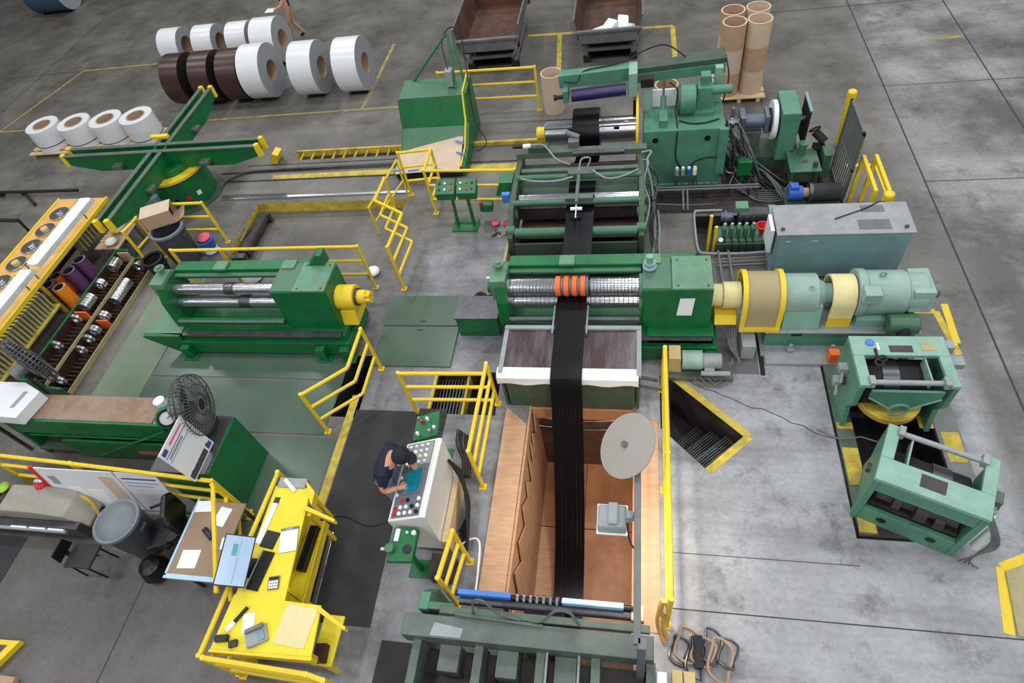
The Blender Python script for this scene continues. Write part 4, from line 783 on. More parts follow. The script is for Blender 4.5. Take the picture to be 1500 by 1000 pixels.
part(mt, 'blower', G().cyl((3.58, 6.28, 0.62), (3.98, 6.28, 0.62), 0.15, 20), 'green_mid', 0.02, True); part(mt, 'blower_port', CY((3.78, 6.2, 0.62), (3.78, 6.12, 0.55), 0.09, 14), 'dark', 0, True); part(mt, 'lift_eye', G().ring((3.45, 6.68, 1.22), (3.45, 6.70, 1.22), 0.05, 0.025, 12), 'pale_green')
single('spill_kit', 'orange-brown spill box on the drive base beside the coil frame', 'box', B(2.86, 3.0, 5.97, 6.1, 0.061, 0.26), 'orange', 0.01)
# small gearmotor at the slitter foot
t = thing('gear_motor', 'small grey-green gear motor with cream end on the plate by the hatch', 'motor', (1.0, 6.0, 0))
part(t, 'mount_plate', B(0.45, 1.48, 5.62, 5.95, 0.02, 0.10), 'grey_green_metal', 0.008); part(t, 'cream_cover', G().prism([(0.52, 0.1), (0.72, 0.1), (0.70, 0.46), (0.52, 0.46)], 'y', 5.72, 5.98), 'tan_paint', 0.015)
part(t, 'motor', CY((0.72, 5.82, 0.30), (1.02, 5.82, 0.30), 0.15, 20), 'pale_green', 0.01, True); part(t, 'gearbox', G().cyl((1.02, 5.82, 0.28), (1.3, 5.82, 0.28), 0.12, 16).box(1.05, 1.2, 5.65, 5.75, 0.1, 0.26), 'grey_paint', 0.01, True); part(t, 'output_shaft', CY((1.0, 5.64, 0.2), (1.42, 5.64, 0.2), 0.04, 10), 'grey_paint', 0, True)
for i in range(3): part(t, 'cable', G().path(smooth_path([(0.9 + i * 0.1, 5.6, 0.15), (1.0 + i * 0.12, 5.52, 0.05), (1.2 + i * 0.1, 5.6, 0.06), (1.5, 5.9 + 0.05 * i, 0.1)], 4), 0.012, 5), 'grey_metal', 0, True)
t = thing('cable_tray', 'grey cable trunking with flexible conduits at the end of the slitting bed', 'trunking', (1.7, 6.3, 0))
part(t, 'duct', B(1.62, 1.82, 6.05, 6.55, 0.02, 0.34), 'grey_paint', 0.008)
for i in range(4): part(t, 'flex_conduit', G().path(smooth_path([(1.32 + i * 0.04, 6.75, 0.5), (1.42 + i * 0.03, 6.5, 0.4 + 0.05 * i), (1.45 + 0.03 * i, 6.2, 0.2), (1.6, 5.98 - 0.03 * i, 0.1)], 5), 0.018, 6), 'grey_metal', 0, True)

# ---------------------------------------------------------------- two pay-off coil frames on the right
part(floor, 'pit_kerb', B(2.80, 3.02, 3.34, 5.96, 0.0005, 0.04), 'green_grey', 0.004); part(floor, 'pit_kerb', B(4.05, 4.34, 3.9, 5.8, 0.0005, 0.05), 'grey_metal', 0.004); part(floor, 'pit_kerb', B(2.80, 3.9, 3.32, 3.5, 0.0005, 0.03), 'oil_dark', 0.004)
part(floor, 'pit_seal', B(2.77, 2.80, 3.3, 5.98, 0.0004, 0.006), 'black'); part(floor, 'pit_seal', B(2.77, 3.95, 3.29, 3.32, 0.0004, 0.006), 'black')
for (x0, x1, y0, y1) in ((2.81, 3.01, 3.36, 3.6), (2.81, 3.01, 4.0, 4.55), (2.81, 3.01, 4.85, 4.95), (4.1, 4.32, 4.4, 4.85), (3.86, 4.04, 4.9, 5.1)): part(floor, 'hazard_block', B(x0, x1, y0, y1, 0.04, 0.052), 'yellow_worn', 0.002)
frame = lthing('coil_pay_off_frame', 'light green pay-off frame square to the pit with yellow drum', 'machine', (3.41, 5.27, 0))
def L(name, g, m, bv=0.01, sm=False, par=None, label=None): return part(par or frame, name, g, m, bv, sm, label)
top = L('top_plate', G().box(-0.575, 0.575, 0.08, 0.40, 1.04, 1.10).box(-0.575, -0.44, -0.40, 0.08, 1.04, 1.10).box(0.44, 0.575, -0.40, 0.08, 1.04, 1.10), 'teal_light', 0.008)
L('top_slot', B(-0.12, 0.16, 0.13, 0.24, 1.098, 1.103), 'oil_dark', 0, par=top); L('inspection_plate', B(0.26, 0.44, 0.16, 0.30, 1.098, 1.106), 'tan_plate', 0.003, par=top)
sl = L('side_panel', G().prism([(-0.40, 0.0), (0.40, 0.0), (0.40, 1.04), (-0.40, 1.04), (-0.40, 0.62), (-0.30, 0.42)], 'x', -0.575, -0.50), 'teal', 0.01)
sr = L('side_panel', G().prism([(-0.40, 0.0), (0.40, 0.0), (0.40, 1.04), (-0.40, 1.04), (-0.40, 0.62), (-0.30, 0.42)], 'x', 0.50, 0.575), 'teal', 0.01)
L('back_rail', B(-0.5, 0.5, 0.33, 0.40, 0.82, 1.04), 'teal', 0.008); L('back_sill', B(-0.5, 0.5, 0.33, 0.40, 0.0, 0.34), 'teal', 0.008)
for xx in (-0.28, 0.26): L('oval_hole', CY((xx, 0.402, 0.2), (xx, 0.405, 0.2), 0.055, 16), 'black', 0)
L('gear_train', G().cyl((-0.42, 0.26, 0.58), (0.44, 0.26, 0.58), 0.07, 14).cyl((-0.1, 0.28, 0.58), (0.02, 0.28, 0.58), 0.14, 18).cyl((-0.3, 0.27, 0.5), (-0.2, 0.27, 0.5), 0.12, 18).cyl((0.18, 0.27, 0.6), (0.26, 0.27, 0.6), 0.12, 18).box(-0.48, 0.46, 0.2, 0.32, 0.34, 0.42), 'oil_dark', 0, True)
L('inner_drum', G().cyl((-0.40, 0.0, 0.62), (0.40, 0.0, 0.62), 0.30, 30), 'dark', 0.01, True); L('drum_band', G().ring((-0.2, 0.0, 0.62), (0.0, 0.0, 0.62), 0.315, 0.28, 30), 'steel_dark', 0, True)
L('drum_shaft', CY((-0.62, 0.0, 0.62), (0.62, 0.0, 0.62), 0.06, 14), 'steel_dark', 0, True)
L('cross_tube', CY((-0.45, -0.33, 1.07), (0.45, -0.33, 1.07), 0.035, 12), 'grey_paint', 0, True)
for xx in (-0.43, 0.43): L('tube_clamp', B(xx - 0.035, xx + 0.035, -0.40, -0.27, 1.03, 1.14), 'grey_paint', 0.006)
L('divider', B(0.28, 0.30, -0.3, 0.08, 0.9, 1.06), 'teal_light', 0)
for zz in (0.75, 0.45):
    L('clamp_lever', G().box(-0.68, -0.575, 0.02, 0.14, zz, zz + 0.1).cyl((-0.66, -0.1, zz - 0.05), (-0.62, 0.08, zz + 0.06), 0.02, 8), 'grey_paint', 0.006)
front = G().prism([(-0.42, 1.0), (0.42, 1.0), (0.42, 0.86), (0.14, 0.62), (0.1, 0.56), (-0.1, 0.56), (-0.14, 0.62), (-0.42, 0.86)], 'y', -0.43, -0.39)
fp = L('front_plate', front, 'teal', 0.008)
frame2 = dup(frame, (3.42, 3.73, 0), 157, 'light green pay-off frame standing askew over the pit with square top hole')
for ch in list(frame2.children):
    if ch.name.startswith(('front_plate', 'inspection_plate', 'top_slot')):
        bpy.data.objects.remove(ch, do_unlink=True)
for ch in list(frame2.children):
    for c2 in list(ch.children):
        if c2.name.startswith(('inspection_plate', 'top_slot')): bpy.data.objects.remove(c2, do_unlink=True)
part(frame2, 'square_hole', B(-0.12, 0.14, 0.13, 0.30, 1.098, 1.104), 'oil_dark')
part(frame2, 'side_bracket', G().box(-0.70, -0.575, -0.1, 0.05, 0.75, 0.95).cyl((-0.72, -0.02, 0.72), (-0.62, -0.02, 0.78), 0.04, 8), 'grey_green_metal', 0.006)
part(frame2, 'white_tube', G().cyl((-0.66, 0.12, 0.25), (-0.66, 0.12, 0.75), 0.05, 12).cyl((-0.72, 0.26, 0.2), (-0.72, 0.26, 0.7), 0.05, 12), 'white', 0, True)
part(frame, 'apron_arc', G().ring((0, -0.45, 0.60), (0, -0.43, 0.60), 0.13, 0.105, 24), 'teal_light', 0, True)
for sx in (-1, 1): part(frame, 'front_ridge', G().cyl((0.42 * sx, -0.435, 0.86), (0.12 * sx, -0.435, 0.62), 0.014, 6), 'teal_light', 0, True)
part(frame, 'yellow_drum', G().cyl((0, -0.12, 0.34), (0, -0.12, 0.44), 0.40, 36), 'yellow_worn', 0.01, True, label='yellow drum below the front plate')
part(frame, 'limit_switch', G().box(0.6, 0.8, 0.05, 0.2, 0.85, 0.95).box(0.6, 0.7, 0.25, 0.38, 0.9, 1.05), 'grey_paint', 0.006)
part(frame, 'yellow_bracket', G().prism([(-0.1, 0.35), (0.12, 0.5), (0.12, 0.75), (-0.1, 0.6)], 'x', 0.66, 0.70), 'yellow', 0.004)
for i in range(5): part(frame2, 'loose_cable', G().path(smooth_path([(-0.6, 0.3 - 0.04 * i, 0.9), (-0.75 - 0.02 * i, 0.35, 0.6), (-0.7, 0.45, 0.2 + 0.04 * i), (-0.85 + 0.05 * i, 0.42, 0.02)], 4), 0.01, 5), 'grey_metal', 0, True)
single('spanner_set', 'dark spanner and white clip lying on the square pay-off frame', 'tool', G().ring((3.12, 5.22, 1.105), (3.12, 5.22, 1.12), 0.06, 0.035, 16).ring((3.18, 5.29, 1.105), (3.18, 5.29, 1.12), 0.05, 0.03, 16).box(3.1, 3.13, 5.28, 5.45, 1.1, 1.115), 'dark')
single('rag', 'crumpled light blue rag on the square pay-off frame top', 'rag', G().sphere((3.07, 5.55, 1.115), 0.055, 8, 5, 0.35), 'blue_tape', 0, True)
single('white_clip', 'small white plastic clip on the square pay-off frame', 'clip', B(3.14, 3.17, 5.42, 5.54, 1.10, 1.12), 'white', 0.004)
single('floor_grille', 'tan perforated plate with yellow edge on the right floor', 'plate', G().prism([(4.32, 3.0), (4.9, 3.22), (4.9, 2.2), (4.22, 2.28)], 'z', 0.0005, 0.03), 'tan_plate')
single('ground_hose', 'thin grey air line lying towards the askew pay-off frame', 'hose', G().path([(2.55, 4.85, 0.01), (2.8, 4.68, 0.05), (3.0, 4.58, 0.3), (3.1, 4.4, 0.5)], 0.01, 6), 'grey_metal', 0, True)

# ---------------------------------------------------------------- grey-green leveller frame at the near end of the pit
t = thing('tension_frame', 'grey-green tension frame with roller bar at the near end of the pit', 'machine', (-1.15, 1.4, 0))
part(t, 'main_beam', G().box(-2.56, 0.24, 1.46, 1.70, 0.62, 0.92), 'grey_green_metal', 0.01); part(t, 'upper_rail', G().box(-2.15, 0.2, 1.72, 1.80, 0.86, 0.94), 'green_grey', 0.008)
part(t, 'guide_roll', CY((-1.95, 1.9, 0.86), (0.0, 1.9, 0.86), 0.055, 16), 'steel_dark', 0, True)
part(t, 'wrap', B(-1.96, -1.34, 1.93, 1.99, 0.90, 1.0), 'blue_tape', 0.01, label='blue taped wrap on the roller bar'); part(t, 'wrap', B(-0.76, -0.08, 1.93, 1.99, 0.90, 1.0), 'pale_blue', 0.01, label='pale blue wrap on the roller bar')
part(t, 'roller_bar', CY((-2.0, 1.96, 0.92), (0.02, 1.96, 0.92), 0.03, 12), 'black', 0, True)
for i in range(7): part(t, 'separator_disc', CY((-1.28 + i * 0.075, 1.96, 0.92), (-1.25 + i * 0.075, 1.96, 0.92), 0.055, 14), 'steel', 0, True)
part(t, 'left_bracket', G().prism([(1.75, 0.0), (2.08, 0.0), (2.08, 0.55), (1.95, 0.9), (1.75, 0.92)], 'x', -2.42, -2.30), 'teal', 0.01); part(t, 'left_gusset', G().prism([(-2.3, 0.92), (-2.0, 0.92), (-2.3, 0.6)], 'y', 1.76, 1.84), 'green_mid', 0.005)
part(t, 'deck_sheet', B(-2.45, 0.24, 0.95, 1.46, 0.28, 0.32), 'oil_dark')
for xx in (-2.45, -1.72, -1.02, -0.42, 0.16): part(t, 'deck_rib', G().box(xx, xx + 0.1, 0.98, 1.48, 0.3, 0.74), 'green_grey', 0.006)
for xx in (-2.12, -1.45, -0.8): part(t, 'deck_block', G().box(xx - 0.02, xx + 0.22, 1.18, 1.46, 0.32, 0.66), 'grey_green_metal', 0.008)
part(t, 'front_beam', B(-2.5, 0.26, 0.84, 0.98, 0.55, 0.74), 'grey_green_metal', 0.008); part(t, 'lower_beam', B(-2.4, 0.24, 0.52, 0.68, 0.50, 0.66), 'green_grey', 0.008); part(t, 'lower_roll', CY((-2.3, 0.76, 0.5), (0.2, 0.76, 0.5), 0.05, 12), 'black', 0, True)
part(t, 'end_box', B(-2.68, -2.32, 0.45, 0.92, 0.0, 0.72), 'green_grey', 0.01)
for xx in (-2.5, -1.2, 0.12): part(t, 'leg', B(xx, xx + 0.12, 0.6, 0.72, 0, 0.55), 'green_grey', 0.006); part(t, 'leg', B(xx, xx + 0.12, 1.5, 1.64, 0, 0.62), 'green_grey', 0.006)
part(t, 'name_sheet', G().prism([(-2.22, 1.48), (-1.86, 1.48), (-1.84, 1.58), (-2.18, 1.62)], 'z', 0.921, 0.926), 'grey_paint')
for pts in ([(-1.75, 1.75, 0.95), (-1.72, 1.82, 1.15), (-1.6, 1.82, 1.2), (-1.45, 1.75, 1.05), (-1.2, 1.72, 0.97)], [(-1.1, 1.72, 0.97), (-0.95, 1.72, 1.02), (-0.8, 1.8, 1.15), (-0.65, 1.8, 1.12), (-0.55, 1.72, 0.98)], [(-2.0, 0.75, 0.75), (-1.7, 0.85, 1.0), (-1.4, 0.85, 1.0), (-1.1, 0.8, 0.8)]):
    part(t, 'air_hose', G().path(smooth_path(pts), 0.016, 6), 'green_grey', 0, True)
part(t, 'hose_manifold', G().cyl((-1.95, 1.72, 0.96), (-0.95, 1.68, 0.96), 0.02, 8), 'green_grey', 0, True); part(t, 'end_cap', B(0.0, 0.14, 1.84, 2.0, 0.78, 0.92), 'wood_pale', 0.01)
[part(t, 'tie_rod', CY((xx, 0.98, 0.76), (xx, 1.48, 0.76), 0.015, 6), 'grey_paint') for xx in (-0.55, -0.9)]
for i, (xx, zz) in enumerate(((0.27, 0.7), (0.30, 0.55))): part(t, 'switch_box', B(xx, xx + 0.1, 1.2 - 0.2 * i, 1.38 - 0.2 * i, zz, zz + 0.14), 'white', 0.006)
# mirror and floodlight on their arm
t = thing('mirror_arm', 'grey steel arm reaching out over the loop pit from the tension frame', 'arm', (0.1, 1.38, 0))
part(t, 'upright', B(0.06, 0.14, 1.34, 1.44, 0.0, 1.94), 'grey_metal', 0.006); part(t, 'arm_tube', B(0.02, 0.09, 1.38, 3.42, 1.87, 1.94), 'grey_metal', 0.006)
m_ = thing('convex_mirror', 'round convex safety mirror seen from its grey back above the pit', 'mirror', (-0.06, 3.4, 1.6))
c = Vector((-0.06, 3.38, 2.0)); ax = Vector((-0.62, -0.12, 0.78)).normalized()
part(m_, 'mirror_back', G().lathe([(0.0, -0.005), (0.375, -0.005), (0.375, 0.012), (0.05, 0.03), (0.0, 0.03)], c, c + ax, 40), 'mirror_back', 0, True)
part(m_, 'mirror_dome', G().lathe([(0.0, -0.12), (0.12, -0.11), (0.24, -0.07), (0.34, -0.006), (0.0, -0.006)], c, c + ax, 36), 'steel', 0, True)
part(m_, 'mount_bracket', G().cyl(c + ax * 0.01, c + ax * 0.07, 0.035, 12).cyl(c + ax * 0.06, (0.03, 3.3, 1.93), 0.018, 8), 'grey_metal', 0, True)
t = thing('flood_light', 'square floodlight hanging off the arm and shining into the pit', 'lamp', (-0.2, 2.66, 1.6))
part(t, 'housing', G().prism([(2.50, 1.66), (2.82, 1.66), (2.78, 1.76), (2.54, 1.76)], 'x', -0.36, -0.06), 'grey_paint', 0.02, label='pale grey lamp housing'); part(t, 'lens_rim', B(-0.375, -0.045, 2.49, 2.83, 1.64, 1.665), 'white', 0.006)
part(t, 'lens', B(-0.35, -0.07, 2.52, 2.80, 1.63, 1.64), 'tube_light')
part(t, 'rear_fins', G().box(-0.25, -0.15, 2.56, 2.80, 1.76, 1.80), 'grey_paint', 0.01); part(t, 'bracket', G().cyl((-0.06, 2.66, 1.72), (0.03, 2.66, 1.86), 0.025, 8).cyl((-0.02, 2.62, 1.78), (-0.02, 2.70, 1.78), 0.05, 12), 'grey_paint', 0, True)
part(t, 'lamp_cable', G().path(smooth_path([(-0.05, 2.6, 1.74), (-0.02, 2.45, 1.6), (0.05, 2.3, 1.75), (0.06, 2.2, 1.86)], 5), 0.01, 6), 'dark', 0, True)
ld = bpy.data.lights.new('flood_lamp', 'AREA'); ld.shape = 'SQUARE'; ld.size = 0.26; ld.energy = 46; ld.color = (1.0, 0.84, 0.66); ld.spread = R(150)
lo = bpy.data.objects.new('flood_lamp', ld); C.objects.link(lo); lo.location = (-0.21, 2.66, 1.62); lo.rotation_euler = (R(14), 0, 0); lo.parent = None
# hoses on the floor right of the tension frame
rr_ = random.Random(4)
t = thing('hose_coil', 'tangled brown hose loops on the floor beside the tension frame', 'hose', (0.75, 1.85, 0))
for i in range(7):
    cx, cy_ = 0.56 + 0.09 * i, 1.78 + 0.08 * math.sin(i * 2.1); pts = []
    for k in range(13):
        q = k * 2 * math.pi / 12; pts.append((cx + (0.10 + 0.03 * (i % 2)) * math.cos(q) + 0.03 * math.sin(3 * q), cy_ + (0.16 + 0.04 * (i % 3)) * math.sin(q), 0.02 + 0.012 * i + 0.01 * math.sin(2 * q)))
    part(t, 'hose_loop', G().path(smooth_path(pts, 3), 0.017, 6), 'core' if i % 2 else 'steel_dark', 0, True)
part(t, 'hose_band', B(0.72, 0.82, 1.6, 1.95, 0.0, 0.12), 'black', 0.01)
single('rope_bundle', 'bundle of orange cord hanging at the railing end by the tension frame', 'rope', G().path(smooth_path([(0.36, 2.12, 0.75), (0.33, 2.08, 0.5), (0.38, 2.04, 0.3), (0.36, 1.95, 0.04)]), 0.03, 6).path(smooth_path([(0.40, 2.12, 0.75), (0.42, 2.07, 0.45), (0.36, 2.02, 0.3), (0.42, 1.9, 0.04)]), 0.03, 6).path(smooth_path([(0.34, 2.14, 0.72), (0.30, 2.02, 0.42), (0.32, 1.95, 0.2), (0.38, 1.85, 0.04)]), 0.025, 6), 'pegboard', 0, True)
t = thing('plug_box', 'beige electrical plug box on the floor among the hoses', 'box', (0.6, 1.45, 0))
part(t, 'box_half', B(0.46, 0.58, 1.40, 1.55, 0.0, 0.12), 'tan_paint', 0.01); part(t, 'box_half', B(0.59, 0.72, 1.40, 1.55, 0.0, 0.12), 'tan_paint', 0.01)
part(t, 'lead', G().path(smooth_path([(0.72, 1.47, 0.05), (0.85, 1.4, 0.02), (0.98, 1.3, 0.02), (0.9, 1.05, 0.02)]), 0.03, 6), 'grey_metal', 0, True)

# ---------------------------------------------------------------- coils on the floor at the back
def coil(label, x0, y, r, wdt, face, side, grp, rb=0.26, z=0.0, core='core'):
    t = thing('steel_coil', label, 'coil', (x0 + wdt / 2, y, z), group=grp)
    part(t, 'windings', G().ring((x0, y, z + r), (x0 + wdt, y, z + r), r - 0.004, rb + 0.02, 48), side, 0, True)
    part(t, 'outer_wrap', G().ring((x0 + 0.004, y, z + r), (x0 + wdt - 0.004, y, z + r), r, r - 0.01, 48), face, 0, True)
    part(t, 'core_sleeve', G().ring((x0 - 0.002, y, z + r), (x0 + wdt + 0.002, y, z + r), rb + 0.02, rb, 32), core, 0, True)
    part(t, 'chock', G().prism([(x0 + 0.06, 0), (x0 + 0.06, 0.0)] and [(y - 0.32, z), (y - 0.2, z), (y - 0.2, z + 0.035)], 'x', x0 + 0.1, x0 + wdt - 0.1), 'dark')
    return t
GB = 'coils lying in two rows on the floor'
for x0, wd_, lb in ((-12.6, 0.56, 'dark brown coil at the far end of the front row'), (-11.74, 0.58, 'dark brown coil between the other two brown coils'), (-10.92, 0.6, 'dark brown coil touching the white front row coil')):
    coil(lb, x0, 15.0, 0.65, wd_, 'coil_brown', 'coil_brown_side', GB, core='coil_brown_side')
coil('white coil next to the brown coils in the front row', -10.26, 15.0, 0.68, 0.64, 'coil_white', 'coil_side', GB)
coil('white coil standing between two white coils in the front row', -8.83, 15.0, 0.66, 0.66, 'coil_white', 'coil_side', GB)
coil('white coil at the open end of the front row by the yellow line', -7.6, 15.0, 0.66, 0.66, 'coil_white', 'coil_side', GB)
for i, x0 in enumerate((-14.13, -12.97, -11.85)):
    coil(('white coil at the far end of the back row', 'white coil second along the back row behind brown coils', 'white coil in the back row beside the largest coil')[i], x0, 17.3, 0.51, 0.66, 'coil_white', 'coil_side', GB)
coil('largest white coil in the back row, next to the walking person', -10.78, 16.9, 0.61, 0.72, 'coil_white', 'coil_side', GB)
coil('blue-grey strapped coil alone in the far corner', -22.6, 22.4, 0.62, 1.5, 'coil_blue', 'coil_side', None, core='coil_side')
# pallet with four upright wrapped coils
t = thing('pallet', 'wooden pallet under four upright wrapped coils', 'pallet', (-14.4, 13.0, 0))
for i in range(5): part(t, 'deck_board', B(-16.25, -12.3, 12.55 + i * 0.2, 12.68 + i * 0.2, 0.09, 0.115), 'wood_pale')
for xx in (-16.2, -15.2, -14.2, -13.2, -12.42): part(t, 'stringer', B(xx, xx + 0.09, 12.55, 13.48, 0, 0.09), 'cardboard')
for i, (xx, hh) in enumerate(((-15.62, 0.6), (-14.6, 0.62), (-13.6, 0.65), (-12.66, 0.68))):
    t = thing('upright_coil', ('wrapped coil standing on the pallet, farthest from the turnstile', 'wrapped coil on the pallet, third from the turnstile', 'wrapped coil on the pallet, second from the turnstile', 'wrapped coil standing on the pallet, nearest the turnstile')[i], 'coil', (xx, 13.0, 0.115), group='upright wrapped coils on the pallet')
    z0 = 0.117; rr = 0.425
    part(t, 'windings', G().ring((xx, 13.0, z0), (xx, 13.0, z0 + hh - 0.01), rr - 0.01, 0.235, 40), 'coil_white', 0, True)
    part(t, 'plastic_wrap', G().ring((xx, 13.0, z0 + 0.02), (xx, 13.0, z0 + hh), rr, rr - 0.012, 40), 'coil_white', 0, True)
    part(t, 'core_sleeve', G().ring((xx, 13.0, z0), (xx, 13.0, z0 + hh + 0.004), 0.24, 0.215, 32), 'core', 0, True); part(t, 'strap', G().ring((xx, 13.0, z0 + 0.15), (xx, 13.0, z0 + 0.17), rr + 0.004, rr - 0.01, 40), 'dark', 0, True)
# turnstile
t = thing('coil_turnstile', 'green four-armed coil turnstile on a round pedestal', 'turnstile', (-10.4, 10.72, 0))
cx, cy_ = -10.4, 10.72
for k in range(4):
    q = k * math.pi / 2; ux, uy = math.cos(q), math.sin(q)
    for s in (-0.13, 0.13):
        prof = [(0.0, 0.86), (1.7, 0.86), (2.42, 1.05), (2.42, 1.28), (0.0, 1.28)]; g = G(); v = []
        for w_ in (s - 0.02, s + 0.02):
            for a, z in prof: v.append((cx + ux * a - uy * w_, cy_ + uy * a + ux * w_, z))
        n = 5; g.add(v, [(i, (i + 1) % n, n + (i + 1) % n, n + i) for i in range(n)] + [tuple(range(n - 1, -1, -1)), tuple(range(n, 2 * n))])
        ar = part(t, 'arm_plate', g, 'green', 0.008)
        g = G(); a0, a1 = (0.16 if k % 2 else 0.0), 2.42; w0, w1 = s - 0.05, s + 0.05
        pts = [(cx + ux * a - uy * w_, cy_ + uy * a + ux * w_) for a, w_ in ((a0, w0), (a1, w0), (a1, w1), (a0, w1))]; part(ar, 'arm_flange', g.prism(pts, 'z', 1.28, 1.305), 'green_grey', 0.004)
        pts = [(cx + ux * a - uy * w_, cy_ + uy * a + ux * w_) for a, w_ in ((2.40, w0), (2.50, w0), (2.50, w1), (2.40, w1))]; part(ar, 'arm_tip', G().prism(pts, 'z', 1.04, 1.33), 'yellow', 0.008)
    pts = [(cx + ux * a - uy * w_, cy_ + uy * a + ux * w_) for a, w_ in ((1.0, -0.3), (1.22, -0.3), (1.22, 0.3), (1.0, 0.3))]; part(t, 'arm_lug', G().prism(pts, 'z', 0.98, 1.06), 'green_grey', 0.006)
part(t, 'hub', CY((cx, cy_, 0.80), (cx, cy_, 0.95), 0.5, 32), 'green', 0.01, True); part(t, 'bearing_ring', G().ring((cx, cy_, 0.74), (cx, cy_, 0.81), 0.72, 0.5, 40), 'yellow', 0.008, True, label='yellow bearing ring'); part(t, 'ring_gap', CY((cx, cy_, 0.70), (cx, cy_, 0.80), 0.6, 32), 'oil_dark', 0, True)
part(t, 'pedestal', CY((cx, cy_, 0.03), (cx, cy_, 0.72), 0.66, 40), 'green', 0.01, True); part(t, 'base_flange', CY((cx, cy_, 0.0), (cx, cy_, 0.035), 0.82, 40), 'green_dull', 0.006, True)
for q in (-75, -52, -30):
    x_, y_ = cx + 0.665 * math.cos(R(q)), cy_ + 0.665 * math.sin(R(q))
    part(t, 'warning_label' if q != -75 else 'drive_port', G().cyl((x_, y_, 0.3), (x_ + 0.01 * math.cos(R(q)), y_ + 0.01 * math.sin(R(q)), 0.3), 0.07, 4), {-75: 'black', -52: 'red', -30: 'white'}[q])
part(t, 'drive_motor', G().cyl((cx - 0.3, cy_ - 0.68, 0.04), (cx - 0.3, cy_ - 0.68, 0.5), 0.1, 14), 'cabinet_blue', 0, True)
single('yellow_block', 'yellow wedge block resting on top of the turnstile hub', 'block', G().box(-10.75, -10.32, 11.02, 11.13, 1.306, 1.38), 'yellow', 0.01)

# ---------------------------------------------------------------- scrap bins, cores, chute
def scrap_bin(label, x0, x1, y0, y1, z1):
    t = thing('scrap_hopper', label, 'bin', ((x0 + x1) / 2, (y0 + y1) / 2, 0)); zf = 0.55
    g = G()
    g.prism([(x0, z1), (x0 + 0.04, z1), (x0 + 0.3, zf + 0.03), (x0 + 0.27, zf)], 'y', y0, y1)
    g.prism([(x1, z1), (x1 - 0.04, z1), (x1 - 0.3, zf + 0.03), (x1 - 0.27, zf)], 'y', y0, y1)
    part(t, 'side_sheet', G().prism([(x0, z1), (x0 + 0.035, z1), (x0 + 0.16, zf + 0.03), (x0 + 0.13, zf)], 'y', y0, y1), 'grey_metal', 0.004)
    part(t, 'side_sheet', G().prism([(x1, z1), (x1 - 0.035, z1), (x1 - 0.16, zf + 0.03), (x1 - 0.13, zf)], 'y', y0, y1), 'grey_metal', 0.004)
    part(t, 'bottom_sheet', B(x0 + 0.13, x1 - 0.13, y0, y1, zf, zf + 0.03), 'rust'); part(t, 'front_sheet', G().prism([(y0, zf), (y0 + 0.03, zf), (y0 + 0.03, z1 - 0.3), (y0, z1 - 0.3)], 'x', x0 + 0.1, x1 - 0.1), 'grey_metal', 0.004)
    part(t, 'back_sheet', B(x0 + 0.05, x1 - 0.05, y1 - 0.03, y1, zf, z1), 'rust')
    part(t, 'inner_lining', G().prism([(x0 + 0.037, z1 - 0.01), (x0 + 0.05, z1 - 0.01), (x0 + 0.18, zf + 0.035), (x0 + 0.165, zf + 0.035)], 'y', y0 + 0.03, y1 - 0.03), 'rust'); part(t, 'inner_lining', G().prism([(x1 - 0.037, z1 - 0.01), (x1 - 0.05, z1 - 0.01), (x1 - 0.18, zf + 0.035), (x1 - 0.165, zf + 0.035)], 'y', y0 + 0.03, y1 - 0.03), 'rust')
    part(t, 'front_rim', B(x0 + 0.02, x1 - 0.02, y0 - 0.05, y0 + 0.04, z1 - 0.33, z1 - 0.27), 'grey_metal', 0.006)
    for xx in (x0 + 0.22, x1 - 0.30):
        part(t, 'skid', B(xx, xx + 0.1, y0 + 0.25, y1 - 0.1, 0.02, 0.2), 'grey_metal', 0.006); part(t, 'support', B(xx, xx + 0.08, y0 + 0.4, y0 + 0.6, 0.2, zf), 'grey_metal', 0.006)
        part(t, 'fork_pocket', B(xx - 0.03, xx + 0.16, y0 + 0.2, y0 + 0.3, 0.0, 0.16), 'dark')
    part(t, 'cross_bar', B(x0 + 0.25, x1 - 0.25, y0 + 0.2, y0 + 0.3, 0.28, 0.36), 'grey_metal', 0.006); part(t, 'under_shade', B(x0 + 0.2, x1 - 0.2, y0 + 0.35, y1 - 0.2, 0.03, 0.06), 'black'); part(t, 'rear_shade', B(x0 + 0.2, x1 - 0.2, y0 + 0.9, y0 + 0.95, 0.06, zf), 'black')  # black sheets paint the shade under the open hopper
    part(t, 'gusset', G().prism([(x1 - 0.12, zf), (x1 - 0.02, z1 - 0.25), (x1 - 0.3, 0.3)], 'y', y0 - 0.02, y0 + 0.02), 'grey_metal', 0.004); part(t, 'gusset', G().prism([(x0 + 0.12, zf), (x0 + 0.02, z1 - 0.25), (x0 + 0.3, 0.3)], 'y', y0 - 0.02, y0 + 0.02), 'grey_metal', 0.004)
    return t
scrap_bin('empty rusty self-dumping scrap hopper behind the green chute', -4.55, -2.85, 15.25, 17.8, 1.18)
scrap_bin('rusty scrap hopper holding white paper scraps', -1.52, 0.15, 15.2, 17.6, 1.18)
